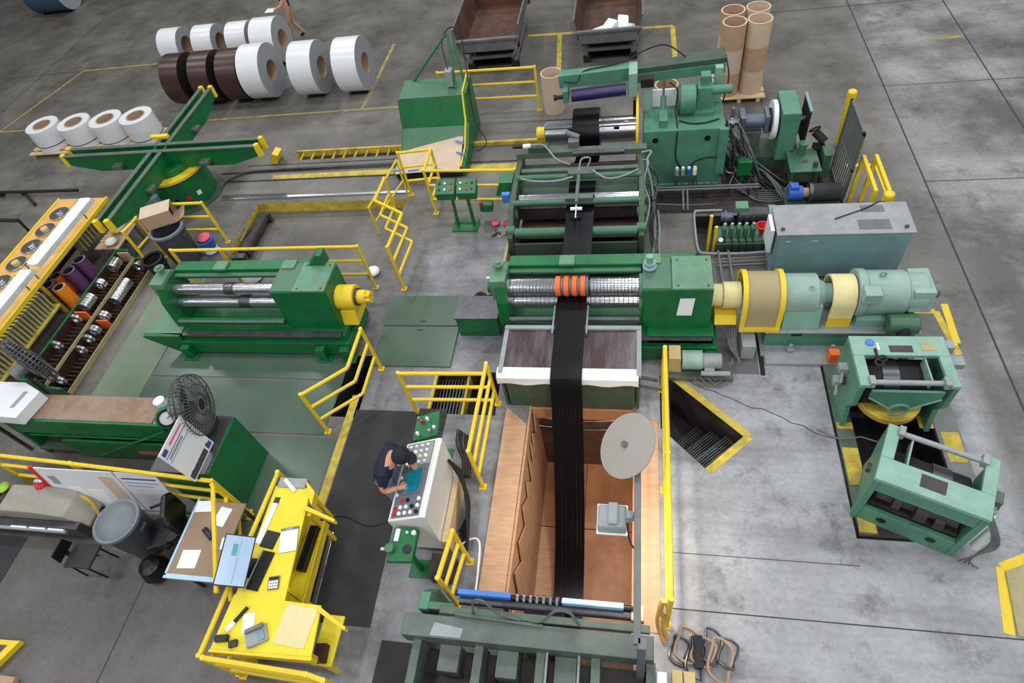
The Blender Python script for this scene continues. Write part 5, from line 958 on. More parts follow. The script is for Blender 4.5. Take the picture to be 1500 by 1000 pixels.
for i, (x0, x1, y0, y1, z, rz) in enumerate(((-1.05, -0.75, 15.35, 15.65, 0.63, 10), (-0.78, -0.5, 15.5, 15.85, 0.66, -35), (-0.48, -0.22, 15.5, 16.0, 0.68, 5), (-0.25, -0.08, 15.4, 15.65, 0.62, 30))):
    o = single('paper_scrap', ('flat white scrap at the hopper side wall', 'tilted white scrap between two others in the hopper', 'largest upright white scrap in the hopper', 'small white scrap in the hopper corner')[i], 'paper', B(x0, x1, y0, y1, z, z + 0.12 + 0.05 * (i % 2)), 'white', 0.02, group='paper scraps in the hopper'); o.rotation_euler = (R(20), R(12 * (i - 1)), R(rz))
def core_tube(label, x, y, z0, h, r, m, grp=None):
    t = thing('cardboard_core', label, 'tube', (x, y, z0), group=grp)
    part(t, 'tube_wall', G().ring((x, y, z0), (x, y, z0 + h), r, r - 0.025, 36), m, 0, True); part(t, 'rim', G().ring((x, y, z0 + h), (x, y, z0 + h + 0.006), r + 0.002, r - 0.027, 36), 'cardboard_light', 0, True)
    return t
core_tube('tall pale cardboard core standing alone at the railing end', -1.9, 13.35, 0, 0.92, 0.24, 'cardboard_light')
core_tube('cardboard core standing behind the uncoiler in the yellow box', 0.65, 13.05, 0, 0.62, 0.25, 'cardboard')
t = thing('core_pallet', 'pale wooden pallet under the stacks of cardboard cores', 'pallet', (2.3, 13.9, 0))
for i in range(5): part(t, 'deck_board', B(1.72, 2.78, 13.15 + 0.24 * i, 13.34 + 0.24 * i, 0.09, 0.115), 'wood_pale')
for xx in (1.78, 2.2, 2.6): part(t, 'stringer', B(xx, xx + 0.08, 13.15, 14.45, 0, 0.09), 'wood_pale')
for si, (xx, yy) in enumerate(((1.98, 13.46), (2.48, 13.5), (1.99, 13.97), (2.5, 14.02))):
    for lv in range(3):
        core_tube(('bottom', 'middle', 'top')[lv] + ' cardboard core ' + ('of the stack right behind the uncoiler motor', 'of the stack at the free front corner of the pallet', 'of the rear stack behind the motor-side stack', 'of the rear stack at the open pallet side')[si], xx, yy, 0.118 + lv * 0.52, 0.513, 0.243, ('cardboard', 'cardboard_light')[(lv + si) % 2], 'stacked cardboard cores on the pallet')
t = thing('coil_chute', 'green sheet-metal coil chute with yellow edge rail and frame', 'chute', (-4.6, 12.2, 0))
X0, X1 = -5.2, -3.72
prof = [(12.95, 1.18), (12.28, 1.12), (12.05, 0.55), (11.55, 0.22), (10.95, 0.16)]
for i in range(4):
    a, b = prof[i], prof[i + 1]; d = Vector((b[0] - a[0], b[1] - a[1])).normalized(); n_ = Vector((d.y, -d.x)) * 0.03
    part(t, 'chute_sheet', G().prism([a, b, (b[0] + n_.x, b[1] + n_.y), (a[0] + n_.x, a[1] + n_.y)], 'x', X0, X1 - 0.02), ('green_mid', 'green', 'green_mid', 'green_mid')[i], 0.004)
side = prof + [(10.95, 0.0), (12.95, 0.0)]
part(t, 'side_plate', G().prism([(p[0], p[1] + (0.08 if i < 5 else 0)) for i, p in enumerate(side)], 'x', X1, X1 + 0.08), 'green', 0.008); part(t, 'side_plate', G().prism(side, 'x', X0 - 0.04, X0), 'green', 0.006)
part(t, 'edge_rail', G().path([(X1 + 0.0, p[0], p[1] + 0.10) for p in prof], 0.022, 8), 'yellow', 0, True, label='yellow edge rail')
part(t, 'dark_slot', B(X0, X1, 10.93, 10.98, 0.02, 0.14), 'black'); [part(t, 'frame_tube', CY(a_, b_, 0.028, 8), 'green', 0, True) for a_, b_ in (((X0 + 0.2, 12.9, 1.18), (-4.12, 13.3, 2.0)), ((-3.9, 12.5, 1.2), (-4.05, 13.2, 2.05)), ((-3.75, 12.7, 1.2), (-3.95, 13.25, 2.05)))]
part(t, 'control_head', G().box(-4.12, -3.96, 12.55, 12.75, 1.2, 1.55), 'grey_paint', 0.01); part(t, 'control_hose', G().path(smooth_path([(-4.04, 12.65, 1.55), (-4.2, 13.2, 1.9), (-4.0, 13.4, 2.1), (-3.75, 13.2, 2.0), (-3.65, 12.7, 1.3), (-3.55, 12.2, 0.6), (-3.3, 11.9, 0.2), (-3.5, 11.7, 0.1)]), 0.012, 6), 'dark', 0, True)
single('cardboard_sheet', 'flat tan cardboard sheet taped over the lower chute', 'cardboard', G().add([(-5.28, 11.55, 0.262), (-3.78, 11.9, 0.44), (-3.74, 10.9, 0.22), (-5.22, 10.86, 0.2), (-5.28, 11.55, 0.27), (-3.78, 11.9, 0.45), (-3.74, 10.9, 0.23), (-5.22, 10.86, 0.21)], [(0, 1, 2, 3), (7, 6, 5, 4), (0, 4, 5, 1), (1, 5, 6, 2), (2, 6, 7, 3), (3, 7, 4, 0)]), 'cardboard_light')
for i, (x_, y_, z_) in enumerate(((-3.82, 11.6, 0.43), (-3.76, 11.3, 0.35), (-5.2, 10.95, 0.235), (-4.8, 10.93, 0.235), (-4.3, 10.92, 0.235))):
    o = single('blue_tape', ('blue tape strip halfway up the yellow chute edge', 'blue tape strip low on the yellow chute edge', 'blue tape at the cardboard sheet corner by the yellow railing', 'blue tape in the middle of the lower cardboard edge', 'blue tape on the cardboard edge above the button boxes')[i], 'tape', B(x_ - 0.12, x_ + 0.12, y_ - 0.022, y_ + 0.022, z_, z_ + 0.008), 'blue_tape', group='blue tape strips on the cardboard sheet'); o.rotation_euler[2] = R(-25 if i < 2 else 4)
t = thing('control_stand', 'green operator stand with twin push-button boxes at the yellow railing', 'control panel', (-3.4, 9.3, 0))
for xx in (-3.78, -3.36):
    bx = part(t, 'button_box', G().prism([(9.22, 0.9), (9.5, 1.05), (9.5, 0.82), (9.26, 0.72)], 'x', xx, xx + 0.38), 'green', 0.01)
    for i in range(6):
        fx = xx + 0.08 + 0.11 * (i % 3); fy = 9.30 + 0.11 * (i // 3); fz = 0.9 + (fy - 9.22) * 0.536; part(bx, 'push_button', CY((fx, fy, fz), (fx, fy - 0.01, fz + 0.02), 0.022, 10), ('white', 'red', 'black')[(i + int(xx * 10)) % 3])
part(t, 'leg', G().cyl((-3.5, 9.35, 0.8), (-3.52, 9.32, 0.03), 0.035, 8), 'green', 0, True); part(t, 'leg', G().cyl((-3.2, 9.35, 0.8), (-3.18, 9.32, 0.03), 0.035, 8), 'green', 0, True); part(t, 'foot', B(-3.62, -3.1, 9.15, 9.5, 0, 0.03), 'green', 0.006)
part(t, 'foot_switch', G().box(-3.05, -2.8, 9.5, 9.68, 0.2, 0.36), 'green', 0.01); part(t, 'stop_button', CY((-3.02, 9.55, 0.36), (-3.02, 9.55, 0.41), 0.04, 12), 'red', 0, True)
for i, (x_, y_, m, nm, lb) in enumerate(((-2.75, 9.35, 'pink', 'rag', 'pink rag on the floor beside the green control stand'), (-2.5, 9.32, 'red', 'rag', 'dark red rag on the floor by the guide frame'), (-2.42, 9.4, 'blue_tape', 'rag', 'blue rag on the floor by the guide frame'))):
    single(nm, lb, 'rag', G().sphere((x_, y_, 0.04), 0.09, 9, 6, 0.45), m, 0, True)
single('wood_stick', 'short pale wood stick on the floor below the rags', 'stick', CY((-2.62, 8.95, 0.015), (-2.42, 9.15, 0.015), 0.015, 6), 'wood_pale'); single('cable', 'short coiled grey cable below the pink rag', 'cable', G().path(smooth_path([(-2.75, 9.2, 0.02), (-2.7, 9.05, 0.02), (-2.78, 8.98, 0.02), (-2.65, 9.1, 0.02), (-2.6, 9.0, 0.02)]), 0.014, 5), 'steel_dark', 0, True)
single('cable_bundle', 'dark cable bundle at the slitter outboard stand foot', 'cable', G().path(smooth_path([(-2.9, 7.25, 0.02), (-2.75, 7.4, 0.08), (-2.6, 7.3, 0.05), (-2.7, 7.2, 0.06), (-2.5, 7.4, 0.05), (-2.4, 7.25, 0.04)]), 0.04, 6), 'dark', 0, True)
single('white_tag', 'small white paper scrap on the floor left of the slitting head', 'paper', B(-2.72, -2.62, 7.85, 7.90, 0.0005, 0.004), 'white')
t = thing('roller_cradle', 'dark steel roller cradle lying at the left end of the shallow pit', 'roller', (-8.25, 9.2, -0.25))
part(t, 'roller', CY((-8.2, 8.75, -0.1), (-8.2, 9.9, -0.1), 0.13, 18), 'oil_dark', 0.01, True); part(t, 'bracket', G().box(-8.35, -8.05, 8.5, 8.65, -0.25, 0.02).box(-8.35, -8.05, 9.9, 10.0, -0.25, -0.02), 'steel_dark', 0.01); part(t, 'clevis', G().cyl((-8.32, 9.0, 0.02), (-8.25, 9.35, 0.1), 0.03, 8), 'steel', 0, True)
single('hatch_cover', 'small green triangular hatch cover at the pit corner', 'plate', G().prism([(-8.6, 7.95), (-8.0, 7.95), (-8.3, 8.45)], 'z', 0.0005, 0.03), 'green_mid')
single('plastic_bag', 'crumpled white bag on the floor behind the spare slitting head', 'bag', G().sphere((-5.0, 8.02, 0.06), 0.14, 10, 6, 0.5), 'white', 0, True)
single('plastic_bag', 'wide pale bag on the plate near the shallow pit corner', 'bag', G().sphere((-7.6, 7.95, 0.04), 0.26, 12, 6, 0.2), 'grey_paint', 0, True)
for pts, lb in (([(-16.0, 10.95, 0.12), (-13.6, 10.9, 0.12)], 'long low black steel bar on the floor left of the turnstile'), ([(-15.35, 11.0, 0.05), (-14.65, 10.5, 0.05)], 'short black steel bar angled from the long bar'), ([(-16.5, 8.95, 1.0), (-13.0, 8.75, 1.0)], 'black steel rail reaching in over the ring rack')):
    g = G().path(pts, 0.04, 6)
    if pts[0][2] > 0.5:
        for p in pts: g.cyl((p[0], p[1], 0), p, 0.03, 6)
    else: g.box(pts[0][0] - 0.05, pts[0][0] + 0.05, pts[0][1] - 0.05, pts[0][1] + 0.05, 0, pts[0][2])
    single('steel_bar', lb, 'bar', g, 'dark')
single('steel_pipe', 'thin bent steel pipe on the floor right of the turnstile', 'pipe', G().path(smooth_path([(-5.0, 11.5, 0.04), (-8.5, 11.46, 0.04), (-9.2, 11.4, 0.04), (-9.55, 11.15, 0.04), (-9.75, 10.8, 0.04)]), 0.025, 6), 'steel_dark', 0, True)
single('steel_pipe', 'short thick steel pipe on the floor by the pit kerb', 'pipe', CY((-9.45, 10.52, 0.05), (-7.8, 10.5, 0.05), 0.035, 8), 'steel', 0, True)

# ---------------------------------------------------------------- tooling racks on the left
t = thing('ring_rack', 'low stepped green rack with brown bays holding bright steel rings', 'rack', (-10.3, 6.64, 0))
STEPS = ((-10.60, -10.33, 0.26, 0.52, 'upper'), (-10.31, -10.04, 0.02, 0.27, 'lower'))
part(t, 'end_panel', G().prism([(-10.64, 0), (-10.02, 0), (-10.02, 0.27), (-10.31, 0.30), (-10.33, 0.54), (-10.64, 0.54)], 'y', 4.98, 5.02), 'green', 0.004); part(t, 'end_panel', G().prism([(-10.64, 0), (-10.02, 0), (-10.02, 0.27), (-10.31, 0.30), (-10.33, 0.54), (-10.64, 0.54)], 'y', 8.25, 8.29), 'green', 0.004)
part(t, 'base_box', B(-10.60, -10.33, 5.02, 8.25, 0.0, 0.24), 'green', 0.004)
for x0, x1, zf, zr, nm in STEPS:
    part(t, 'tray_back', B(x0 - 0.03, x0, 5.02, 8.25, 0.0, zr + 0.02), 'green', 0.004); part(t, 'tray_lip', B(x1, x1 + 0.02, 5.02, 8.25, zf - 0.02, zf + 0.09), 'tan_plate', 0.003)
    part(t, 'tray_floor', B(x0, x1, 5.02, 8.25, zf - 0.02, zf), 'brown_dark'); part(t, 'tray_lining', B(x0, x0 + 0.006, 5.02, 8.25, zf, zr), 'brown_dark')
    part(t, 'bay_divider', B(x0, x1, 6.58, 6.61, zf, zr - 0.02), 'orange', 0.003); part(t, 'bay_end', B(x0, x1, 8.20, 8.24, zf, zr - 0.02), 'cardboard', 0.003)
    for i in range(33):
        yy = 5.1 + i * 0.094
        if abs(yy - 6.6) > 0.05: part(t, 'divider', B(x0 + 0.006, x1 - 0.06, yy, yy + 0.014, zf, zf + 0.09), 'rust')
CNT = {1: 'single', 2: 'pair', 3: 'three', 4: 'pile of four', 5: 'pile of five', 9: 'long pile of nine'}; ORD = ('first', 'second', 'third', 'fourth', 'fifth', 'sixth', 'seventh', 'eighth')
def ring_stack(x, y, z, n, lb, r=0.115):
    s = thing('steel_ring_stack', lb, 'rings', (x, y, z), group='steel rings in the ring rack')
    for i in range(n): part(s, 'ring', G().ring((x, y + i * 0.062, z + 0.092 + r), (x, y + i * 0.062 + 0.055, z + 0.092 + r), r, r * 0.55, 22), 'steel', 0.003, True)
for (x0, x1, zf, zr, nm), lst in zip(STEPS, (((7.78, 4), (7.30, 2), (6.72, 5), (6.42, 1), (5.78, 1)), ((8.05, 1), (7.1, 9), (6.66, 2), (6.30, 2), (6.12, 1), (5.86, 1), (5.16, 1)))):
    for k, (y, n) in enumerate(lst): ring_stack(x0 + 0.12, y, zf, n, '%s steel ring%s on the %s rack step, %s from the waste bin' % (CNT[n], 's' if n > 1 else '', nm, ORD[k]))
t = thing('spacer_bench', 'long yellow spacer bench with round ring posts under strip lights', 'bench', (-11.9, 7.2, 0))
part(t, 'deck', B(-12.56, -11.34, 4.6, 9.55, 0.86, 0.90), 'pegboard', 0.006); part(t, 'deck_edge', B(-11.36, -11.31, 4.6, 9.55, 0.84, 0.93), 'yellow', 0.004); part(t, 'deck_edge', B(-12.59, -12.55, 4.6, 9.55, 0.84, 0.93), 'yellow', 0.004)
part(t, 'comb_back', B(-11.44, -11.42, 4.7, 6.9, 0.4, 0.86), 'tan_plate'); part(t, 'rear_panel', B(-12.3, -12.28, 6.9, 9.4, 0.1, 0.86), 'brown_dark'); part(t, 'comb_rail', B(-11.42, -11.2, 4.7, 6.9, 0.36, 0.40), 'yellow_worn', 0.004)
for i in range(24): part(t, 'comb_tooth', B(-11.42, -11.24, 4.75 + i * 0.088, 4.79 + i * 0.088, 0.40, 0.84), 'tan_plate')
for i in range(9): part(t, 'comb_slot', B(-11.6, -11.38, 8.3 + i * 0.11, 8.33 + i * 0.11, 0.5, 0.84), 'tan_plate')
for xx in (-12.5, -11.5):
    for yy in (4.7, 7.0, 9.4): part(t, 'leg', B(xx, xx + 0.07, yy, yy + 0.07, 0, 0.86), 'yellow_worn')
for i, yy in enumerate((9.02, 8.5, 8.0, 7.5, 6.98, 6.45, 5.9, 5.4)):
    s = thing('spacer_disc', 'steel spacer disc on the yellow bench, %s from the turnstile end' % ORD[i], 'disc', (-12.2, yy, 0.9), group='spacer discs on the yellow bench')
    part(s, 'disc', G().ring((-12.2, yy, 0.902), (-12.2, yy, 0.945), 0.205, 0.08, 28), 'steel', 0.004, True); part(s, 'hub_pin', CY((-12.2, yy, 0.902), (-12.2, yy, 0.99), 0.075, 16), 'tan_paint' if i % 2 else 'steel', 0.006, True)
for i, (y0, y1) in enumerate(((5.0, 6.9), (7.0, 8.95))):
    s = thing('strip_light', ('fluorescent strip light over the near part of the yellow bench', 'fluorescent strip light over the far end of the yellow bench')[i], 'lamp', (-11.1, (y0 + y1) / 2, 0.9))
    part(s, 'reflector', G().prism([(-11.26, 1.30), (-11.2, 1.37), (-11.0, 1.37), (-10.94, 1.30), (-10.96, 1.30), (-11.01, 1.355), (-11.19, 1.355), (-11.24, 1.30)], 'y', y0, y1), 'grey_paint', 0.003)
    part(s, 'cover', B(-11.2, -11.0, y0 + 0.05, y1 - 0.05, 1.37, 1.40), 'tube_light', 0.004, label='bright lit diffuser'); part(s, 'tube', CY((-11.1, y0 + 0.05, 1.33), (-11.1, y1 - 0.05, 1.33), 0.02, 10), 'tube_light', 0, True)
    for yy in (y0 + 0.1, y1 - 0.1): part(s, 'post', G().path([(-11.4, yy, 0.9), (-11.38, yy, 1.3), (-11.2, yy, 1.36)], 0.015, 6), 'grey_metal', 0, True)
def tool_tube(label, x_, y_, m, h=0.55, r=0.13):
    s = thing('rubber_ring_stack', label, 'rings', (x_, y_, 0.012), group=None)
    n = 6
    for k in range(n): part(s, 'ring', G().ring((x_, y_, 0.012 + k * h / n), (x_, y_, 0.012 + (k + 1) * h / n - 0.002), r, r * 0.68, 26), m, 0.003, True)
    part(s, 'inner_sleeve', G().ring((x_, y_, 0.012), (x_, y_, 0.014 + h), r * 0.69, r * 0.6, 22), 'steel_dark', 0, True); part(s, 'rim', G().ring((x_, y_, 0.013 + h), (x_, y_, 0.018 + h), r, r * 0.86, 26), 'grey_paint', 0, True)
tool_tube('purple rubber ring stack standing farthest along, next to white gloves', -11.33, 7.98, 'purple'); tool_tube('purple rubber ring stack standing beside the orange stack', -11.38, 7.66, 'purple')
tool_tube('bright orange rubber ring stack standing in front of the purple ones', -11.30, 7.2, 'orange_bright'); tool_tube('small orange-red ring stack half hidden behind the purple stacks', -11.66, 7.56, 'orange', 0.5, 0.12); tool_tube('purple rubber ring stack close to the comb rack', -11.62, 7.26, 'purple')
t = thing('parts_cart', 'small cart with white gloves and sticks at the bench end', 'cart', (-11.0, 8.85, 0))
part(t, 'shelf', B(-11.3, -10.72, 8.4, 9.2, 0.42, 0.45), 'cardboard', 0.005)
for xx in (-11.28, -10.78):
    for yy in (8.42, 9.12): part(t, 'leg', B(xx, xx + 0.05, yy, yy + 0.05, 0, 0.42), 'grey_metal')
single('glove_bag', 'white plastic bag of gloves on the small cart', 'bag', G().sphere((-11.0, 8.98, 0.53), 0.17, 12, 8, 0.5), 'white', 0, True); single('glove_bag', 'second white bag on the cart near the ring rack', 'bag', G().sphere((-10.92, 8.55, 0.52), 0.13, 12, 8, 0.5), 'white', 0, True)
for i in range(3): single('wood_stick', ('wooden stick on the cart nearest the second white bag', 'middle wooden stick on the small cart', 'wooden stick on the cart nearest the large white bag')[i], 'stick', CY((-11.25, 8.62 + i * 0.07, 0.47), (-11.05, 8.68 + i * 0.06, 0.47), 0.018, 6), 'wood_pale', 0, True, group='wood sticks on the cart')
# trash can with carton, black bin, bucket
def can(name, label, x_, y_, r, h, m, rimm):
    s = thing(name, label, 'trash can', (x_, y_, 0.0))
    part(s, 'can_body', G().lathe([(0.0, 0.0), (r * 0.82, 0.0), (r, h), (r - 0.02, h), (r * 0.8 - 0.02, 0.03), (0.0, 0.03)], (x_, y_, 0.011), (x_, y_, 1), 32), m, 0, True); part(s, 'rim', G().ring((x_, y_, h - 0.03), (x_, y_, h + 0.03), r + 0.025, r - 0.03, 32), rimm, 0.006, True)
    for sgn in (-1, 1): part(s, 'handle', B(x_ + sgn * (r + 0.02) - 0.03, x_ + sgn * (r + 0.02) + 0.03, y_ - 0.07, y_ + 0.07, h * 0.78, h * 0.86), m, 0.01)
    return s
can('trash_can', 'large grey trash can with a cardboard carton on top', -9.33, 8.5, 0.33, 0.86, 'bin_dark', 'bin_grey')
t = thing('cardboard_carton', 'open cardboard carton resting on the grey trash can', 'box', (-9.5, 8.72, 0.89), 25); LOCAL.add(t.name)
part(t, 'carton_wall', G().box(-0.3, 0.3, -0.2, -0.185, 0, 0.3).box(-0.3, 0.3, 0.185, 0.2, 0, 0.3).box(-0.3, -0.285, -0.2, 0.2, 0, 0.3).box(-0.3, 0.3, -0.2, 0.2, 0, 0.012), 'cardboard'); part(t, 'flap', B(-0.3, 0.3, -0.2, 0.2, 0.3, 0.308), 'cardboard_light'); part(t, 'inside', B(0.2, 0.21, -0.18, 0.18, 0.012, 0.29), 'brown_dark'); part(t, 'flap', G().prism([(0.3, 0.0), (0.5, 0.1), (0.5, 0.11), (0.3, 0.012)], 'y', -0.2, 0.2), 'cardboard')
can('waste_bin', 'small black waste bin beside the large trash can', -9.62, 8.0, 0.2, 0.5, 'dark', 'black')
t = thing('bucket', 'blue bucket with a red rag and white label', 'bucket', (-8.86, 8.72, 0)); t.location = (-8.86, 8.72, 0)
part(t, 'bucket_body', G().lathe([(0.0, 0.0), (0.13, 0.0), (0.16, 0.36), (0.15, 0.36), (0.12, 0.02), (0.0, 0.02)], (-8.86, 8.72, 0), (-8.86, 8.72, 1), 26), 'blue', 0, True); part(t, 'label_band', G().ring((-8.86, 8.72, 0.05), (-8.86, 8.72, 0.14), 0.146, 0.13, 26), 'white', 0, True); part(t, 'rim', G().ring((-8.86, 8.72, 0.33), (-8.86, 8.72, 0.37), 0.175, 0.15, 26), 'blue', 0, True)
single('rag', 'red rag stuffed in the blue bucket', 'rag', G().sphere((-8.88, 8.76, 0.38), 0.15, 10, 7, 0.5), 'pink', 0, True)

# ---------------------------------------------------------------- green workbench with boards, fans and poster
t = thing('tool_bench', 'long green tool bench with worn wooden top and orange items inside', 'bench', (-8.1, 4.1, 0))
part(t, 'bench_top', B(-9.4, -6.98, 3.90, 4.34, 1.08, 1.13), 'bench_top', 0.006); part(t, 'top_end', B(-6.97, -6.62, 3.90, 4.36, 1.08, 1.115), 'green_top', 0.006); part(t, 'top_lip', B(-9.42, -6.62, 3.86, 3.90, 1.04, 1.12), 'green', 0.005)
part(t, 'upper_panel', B(-9.7, -6.62, 3.88, 3.92, 0.70, 1.06), 'green', 0.005); part(t, 'mid_shelf', B(-9.6, -6.62, 3.88, 4.3, 0.60, 0.63), 'green', 0.005); part(t, 'lower_panel', B(-9.0, -6.62, 3.84, 3.88, 0.02, 0.55), 'green', 0.005); part(t, 'back_panel', B(-9.7, -6.62, 4.30, 4.34, 0.0, 1.08), 'green', 0.005)
part(t, 'end_board', B(-9.72, -9.68, 3.88, 4.34, 0, 1.08), 'green'); part(t, 'brace', G().cyl((-8.6, 3.83, 0.1), (-6.8, 3.85, 1.0), 0.022, 6), 'green'); part(t, 'bottom_shelf', B(-9.7, -9.0, 3.84, 4.3, 0.2, 0.24), 'green_dull')
part(t, 'danger_label', B(-7.75, -7.30, 3.835, 3.84, 0.2, 0.3), 'pink')
for k_, xx in enumerate((-9.1, -8.75, -8.52, -8.2)): single('rubber_disc', 'orange rubber disc in the tool bench, %s from the white carton' % ORD[k_], 'disc', CY((xx, 4.0, 0.63), (xx, 4.0, 0.68), 0.09, 18), 'orange', 0.005, True, group='orange discs in the tool bench')
t = thing('steel_cabinet', 'plain dark green steel cabinet at the end of the tool bench', 'cabinet', (-6.15, 3.62, 0))
part(t, 'cabinet_body', B(-6.60, -5.72, 3.18, 4.06, 0.02, 1.08), 'green', 0.008); part(t, 'side_skin', B(-5.72, -5.70, 3.16, 4.08, 0.0, 1.10), 'green', 0.003); part(t, 'cabinet_top', B(-6.62, -5.72, 3.16, 4.08, 1.08, 1.105), 'steel_dark', 0.004)
t = thing('sign_board', 'white printed notice board with blue header standing on the green cabinet', 'sign', (-5.8, 3.3, 1.105))
SB = Vector((-5.83, 3.31, 1.53)); su = Vector((0, 1, 0)); sv = Vector((-0.12, 0, 0.99)).normalized(); sn = su.cross(sv)
def sg(v0, v1, u0, u1): return slab(SB + sv * ((v0 + v1) / 2) + su * ((u0 + u1) / 2), su, sv, sn, (u1 - u0) / 2, (v1 - v0) / 2, 0.008, 0.0095)
part(t, 'board', slab(SB, su, sv, sn, 0.30, 0.36, -0.008, 0.008), 'poster', 0.002); part(t, 'header_rule', sg(0.22, 0.232, -0.28, 0.28), 'ink_blue'); part(t, 'header_rule', sg(0.13, 0.138, -0.28, 0.28), 'ink_blue'); part(t, 'logo', sg(0.26, 0.33, -0.27, -0.17), 'ink_blue'); part(t, 'header_text', sg(0.28, 0.31, -0.1, 0.22), 'pink'); part(t, 'text_block', sg(0.16, 0.20, -0.25, 0.1), 'grey_paint'); part(t, 'barcode_band', sg(-0.34, -0.24, -0.28, 0.15), 'ink_dark'); part(t, 'footer_logo', sg(-0.33, -0.25, 0.18, 0.28), 'ink_blue')
part(t, 'stand_leg', B(-5.83, -5.79, 3.08, 3.12, 1.105, 1.3), 'steel_dark'); part(t, 'stand_leg', B(-5.83, -5.79, 3.5, 3.54, 1.105, 1.3), 'steel_dark')
t = thing('dial_gauge', 'round white dial gauge in a green housing on the bench end', 'gauge', (-6.72, 4.0, 1.115))
c = Vector((-6.64, 3.92, 1.26)); ax = Vector((0.72, -0.45, 0.53)).normalized()
part(t, 'gauge_body', CY(c - ax * 0.1, c, 0.15, 28), 'green', 0.01, True); part(t, 'gauge_rim', G().ring(c - ax * 0.01, c + ax * 0.02, 0.13, 0.10, 28), 'black', 0, True); part(t, 'gauge_face', CY(c, c + ax * 0.008, 0.102, 28), 'poster', 0, True); part(t, 'gauge_needle', CY(c + ax * 0.012, c + ax * 0.012 + Vector((0.04, 0.05, 0.0)), 0.006, 5), 'black'); part(t, 'gauge_stand', B(-6.82, -6.68, 3.9, 4.08, 1.115, 1.3), 'green', 0.008)
single('paper_cup', 'white paper disc on the bench beside the dial gauge', 'cup', CY((-6.95, 4.22, 1.135), (-6.95, 4.22, 1.25), 0.07, 18, r2=0.085), 'white', 0, True)
def fan(label, c, ax, r, base):
    c = Vector(c); ax = Vector(ax).normalized(); t = thing('pedestal_fan', label, 'fan', base); a = ax.orthogonal().normalized(); b = ax.cross(a)
    g = G()
    for rr, off in ((r, 0.0), (r * 0.98, 0.07), (r * 0.98, -0.07), (r * 0.66, 0.1), (r * 0.66, -0.1), (r * 0.34, 0.12)):
        pts = [c + ax * off + (a * math.cos(q) + b * math.sin(q)) * rr for q in [2 * math.pi * i / 32 for i in range(33)]]; g.path(pts, 0.014 if rr == r else 0.008, 5)
    part(t, 'guard_ring', g, 'steel_dark', 0, True)
    g = G()
    for i in range(48):
        q = 2 * math.pi * i / 48; e = a * math.cos(q) + b * math.sin(q); g.path([c + ax * 0.12 + e * 0.08, c + ax * 0.1 + e * r * 0.66, c + ax * 0.07 + e * r * 0.98, c + e * r], 0.006, 4); g.path([c + e * r, c - ax * 0.07 + e * r * 0.98, c - ax * 0.12 + e * 0.1], 0.006, 4)
    w_ = part(t, 'guard_wire', g, 'grey_metal'); w_['kind'] = 'stuff'
    for i in range(3):
        q = 2 * math.pi * i / 3 + 0.6; g = G(); v = []
        for rr, tw, wd2 in ((0.07, 0.6, 0.07), (r * 0.5, 0.45, 0.17), (r * 0.88, 0.3, 0.2)):
            e = a * math.cos(q) + b * math.sin(q); s = -a * math.sin(q) + b * math.cos(q)
            for sg in (-1, 1): v += [c + e * rr + (s * math.cos(tw) + ax * math.sin(tw)) * wd2 * sg, c + e * rr + (s * math.cos(tw) + ax * math.sin(tw)) * wd2 * sg + ax * 0.006]
        g.add(v, [(0, 2, 6, 4), (1, 5, 7, 3), (4, 6, 10, 8), (5, 9, 11, 7), (0, 4, 5, 1), (2, 3, 7, 6), (4, 8, 9, 5), (6, 7, 11, 10), (0, 1, 3, 2), (8, 10, 11, 9)]); part(t, 'blade', g, 'steel_dark', 0, True)
    part(t, 'hub', CY(c - ax * 0.05, c + ax * 0.13, 0.07, 18), 'dark', 0.01, True); part(t, 'motor', CY(c - ax * 0.32, c - ax * 0.08, 0.1, 18), 'grey_metal', 0.01, True)
    m0 = c - ax * 0.2; part(t, 'pole', CY((m0.x, m0.y, base[2] + 0.03), (m0.x, m0.y, m0.z), 0.03, 10), 'steel_dark', 0, True); part(t, 'base_disc', CY((m0.x, m0.y, base[2]), (m0.x, m0.y, base[2] + 0.04), 0.28, 28), 'dark', 0.008, True)
    return t
fan('black fan standing on the green cabinet beside the dial gauge', (-5.98, 3.92, 1.63), (0.96, 0.28, 0.02), 0.44, (-6.17, 3.86, 1.106))
fan('dark pedestal fan seen edge-on by the white carton', (-9.38, 4.72, 1.5), (0.38, 0.92, 0.05), 0.45, (-9.4, 4.6, 0.0))
t = thing('white_carton', 'white flat carton lying on the far end of the tool bench', 'box', (-9.5, 4.1, 1.13))
part(t, 'carton_body', G().prism([(-10.1, 3.82), (-9.12, 3.78), (-9.02, 4.26), (-9.4, 4.42), (-10.1, 4.42)], 'z', 1.14, 1.34), 'poster', 0.006); part(t, 'carton_print', G().prism([(-9.36, 3.95), (-9.28, 3.95), (-9.22, 4.25), (-9.3, 4.25)], 'z', 1.34, 1.342), 'grey_paint')
t = thing('carton_stand', 'dark steel stand under the white carton', 'stand', (-9.85, 4.1, 0)); part(t, 'stand_top', B(-10.2, -9.74, 3.85, 4.4, 1.1, 1.14), 'steel_dark'); [part(t, 'leg', B(xx, xx + 0.05, yy, yy + 0.05, 0, 1.1), 'steel_dark') for xx in (-10.15, -9.8) for yy in (3.9, 4.3)]
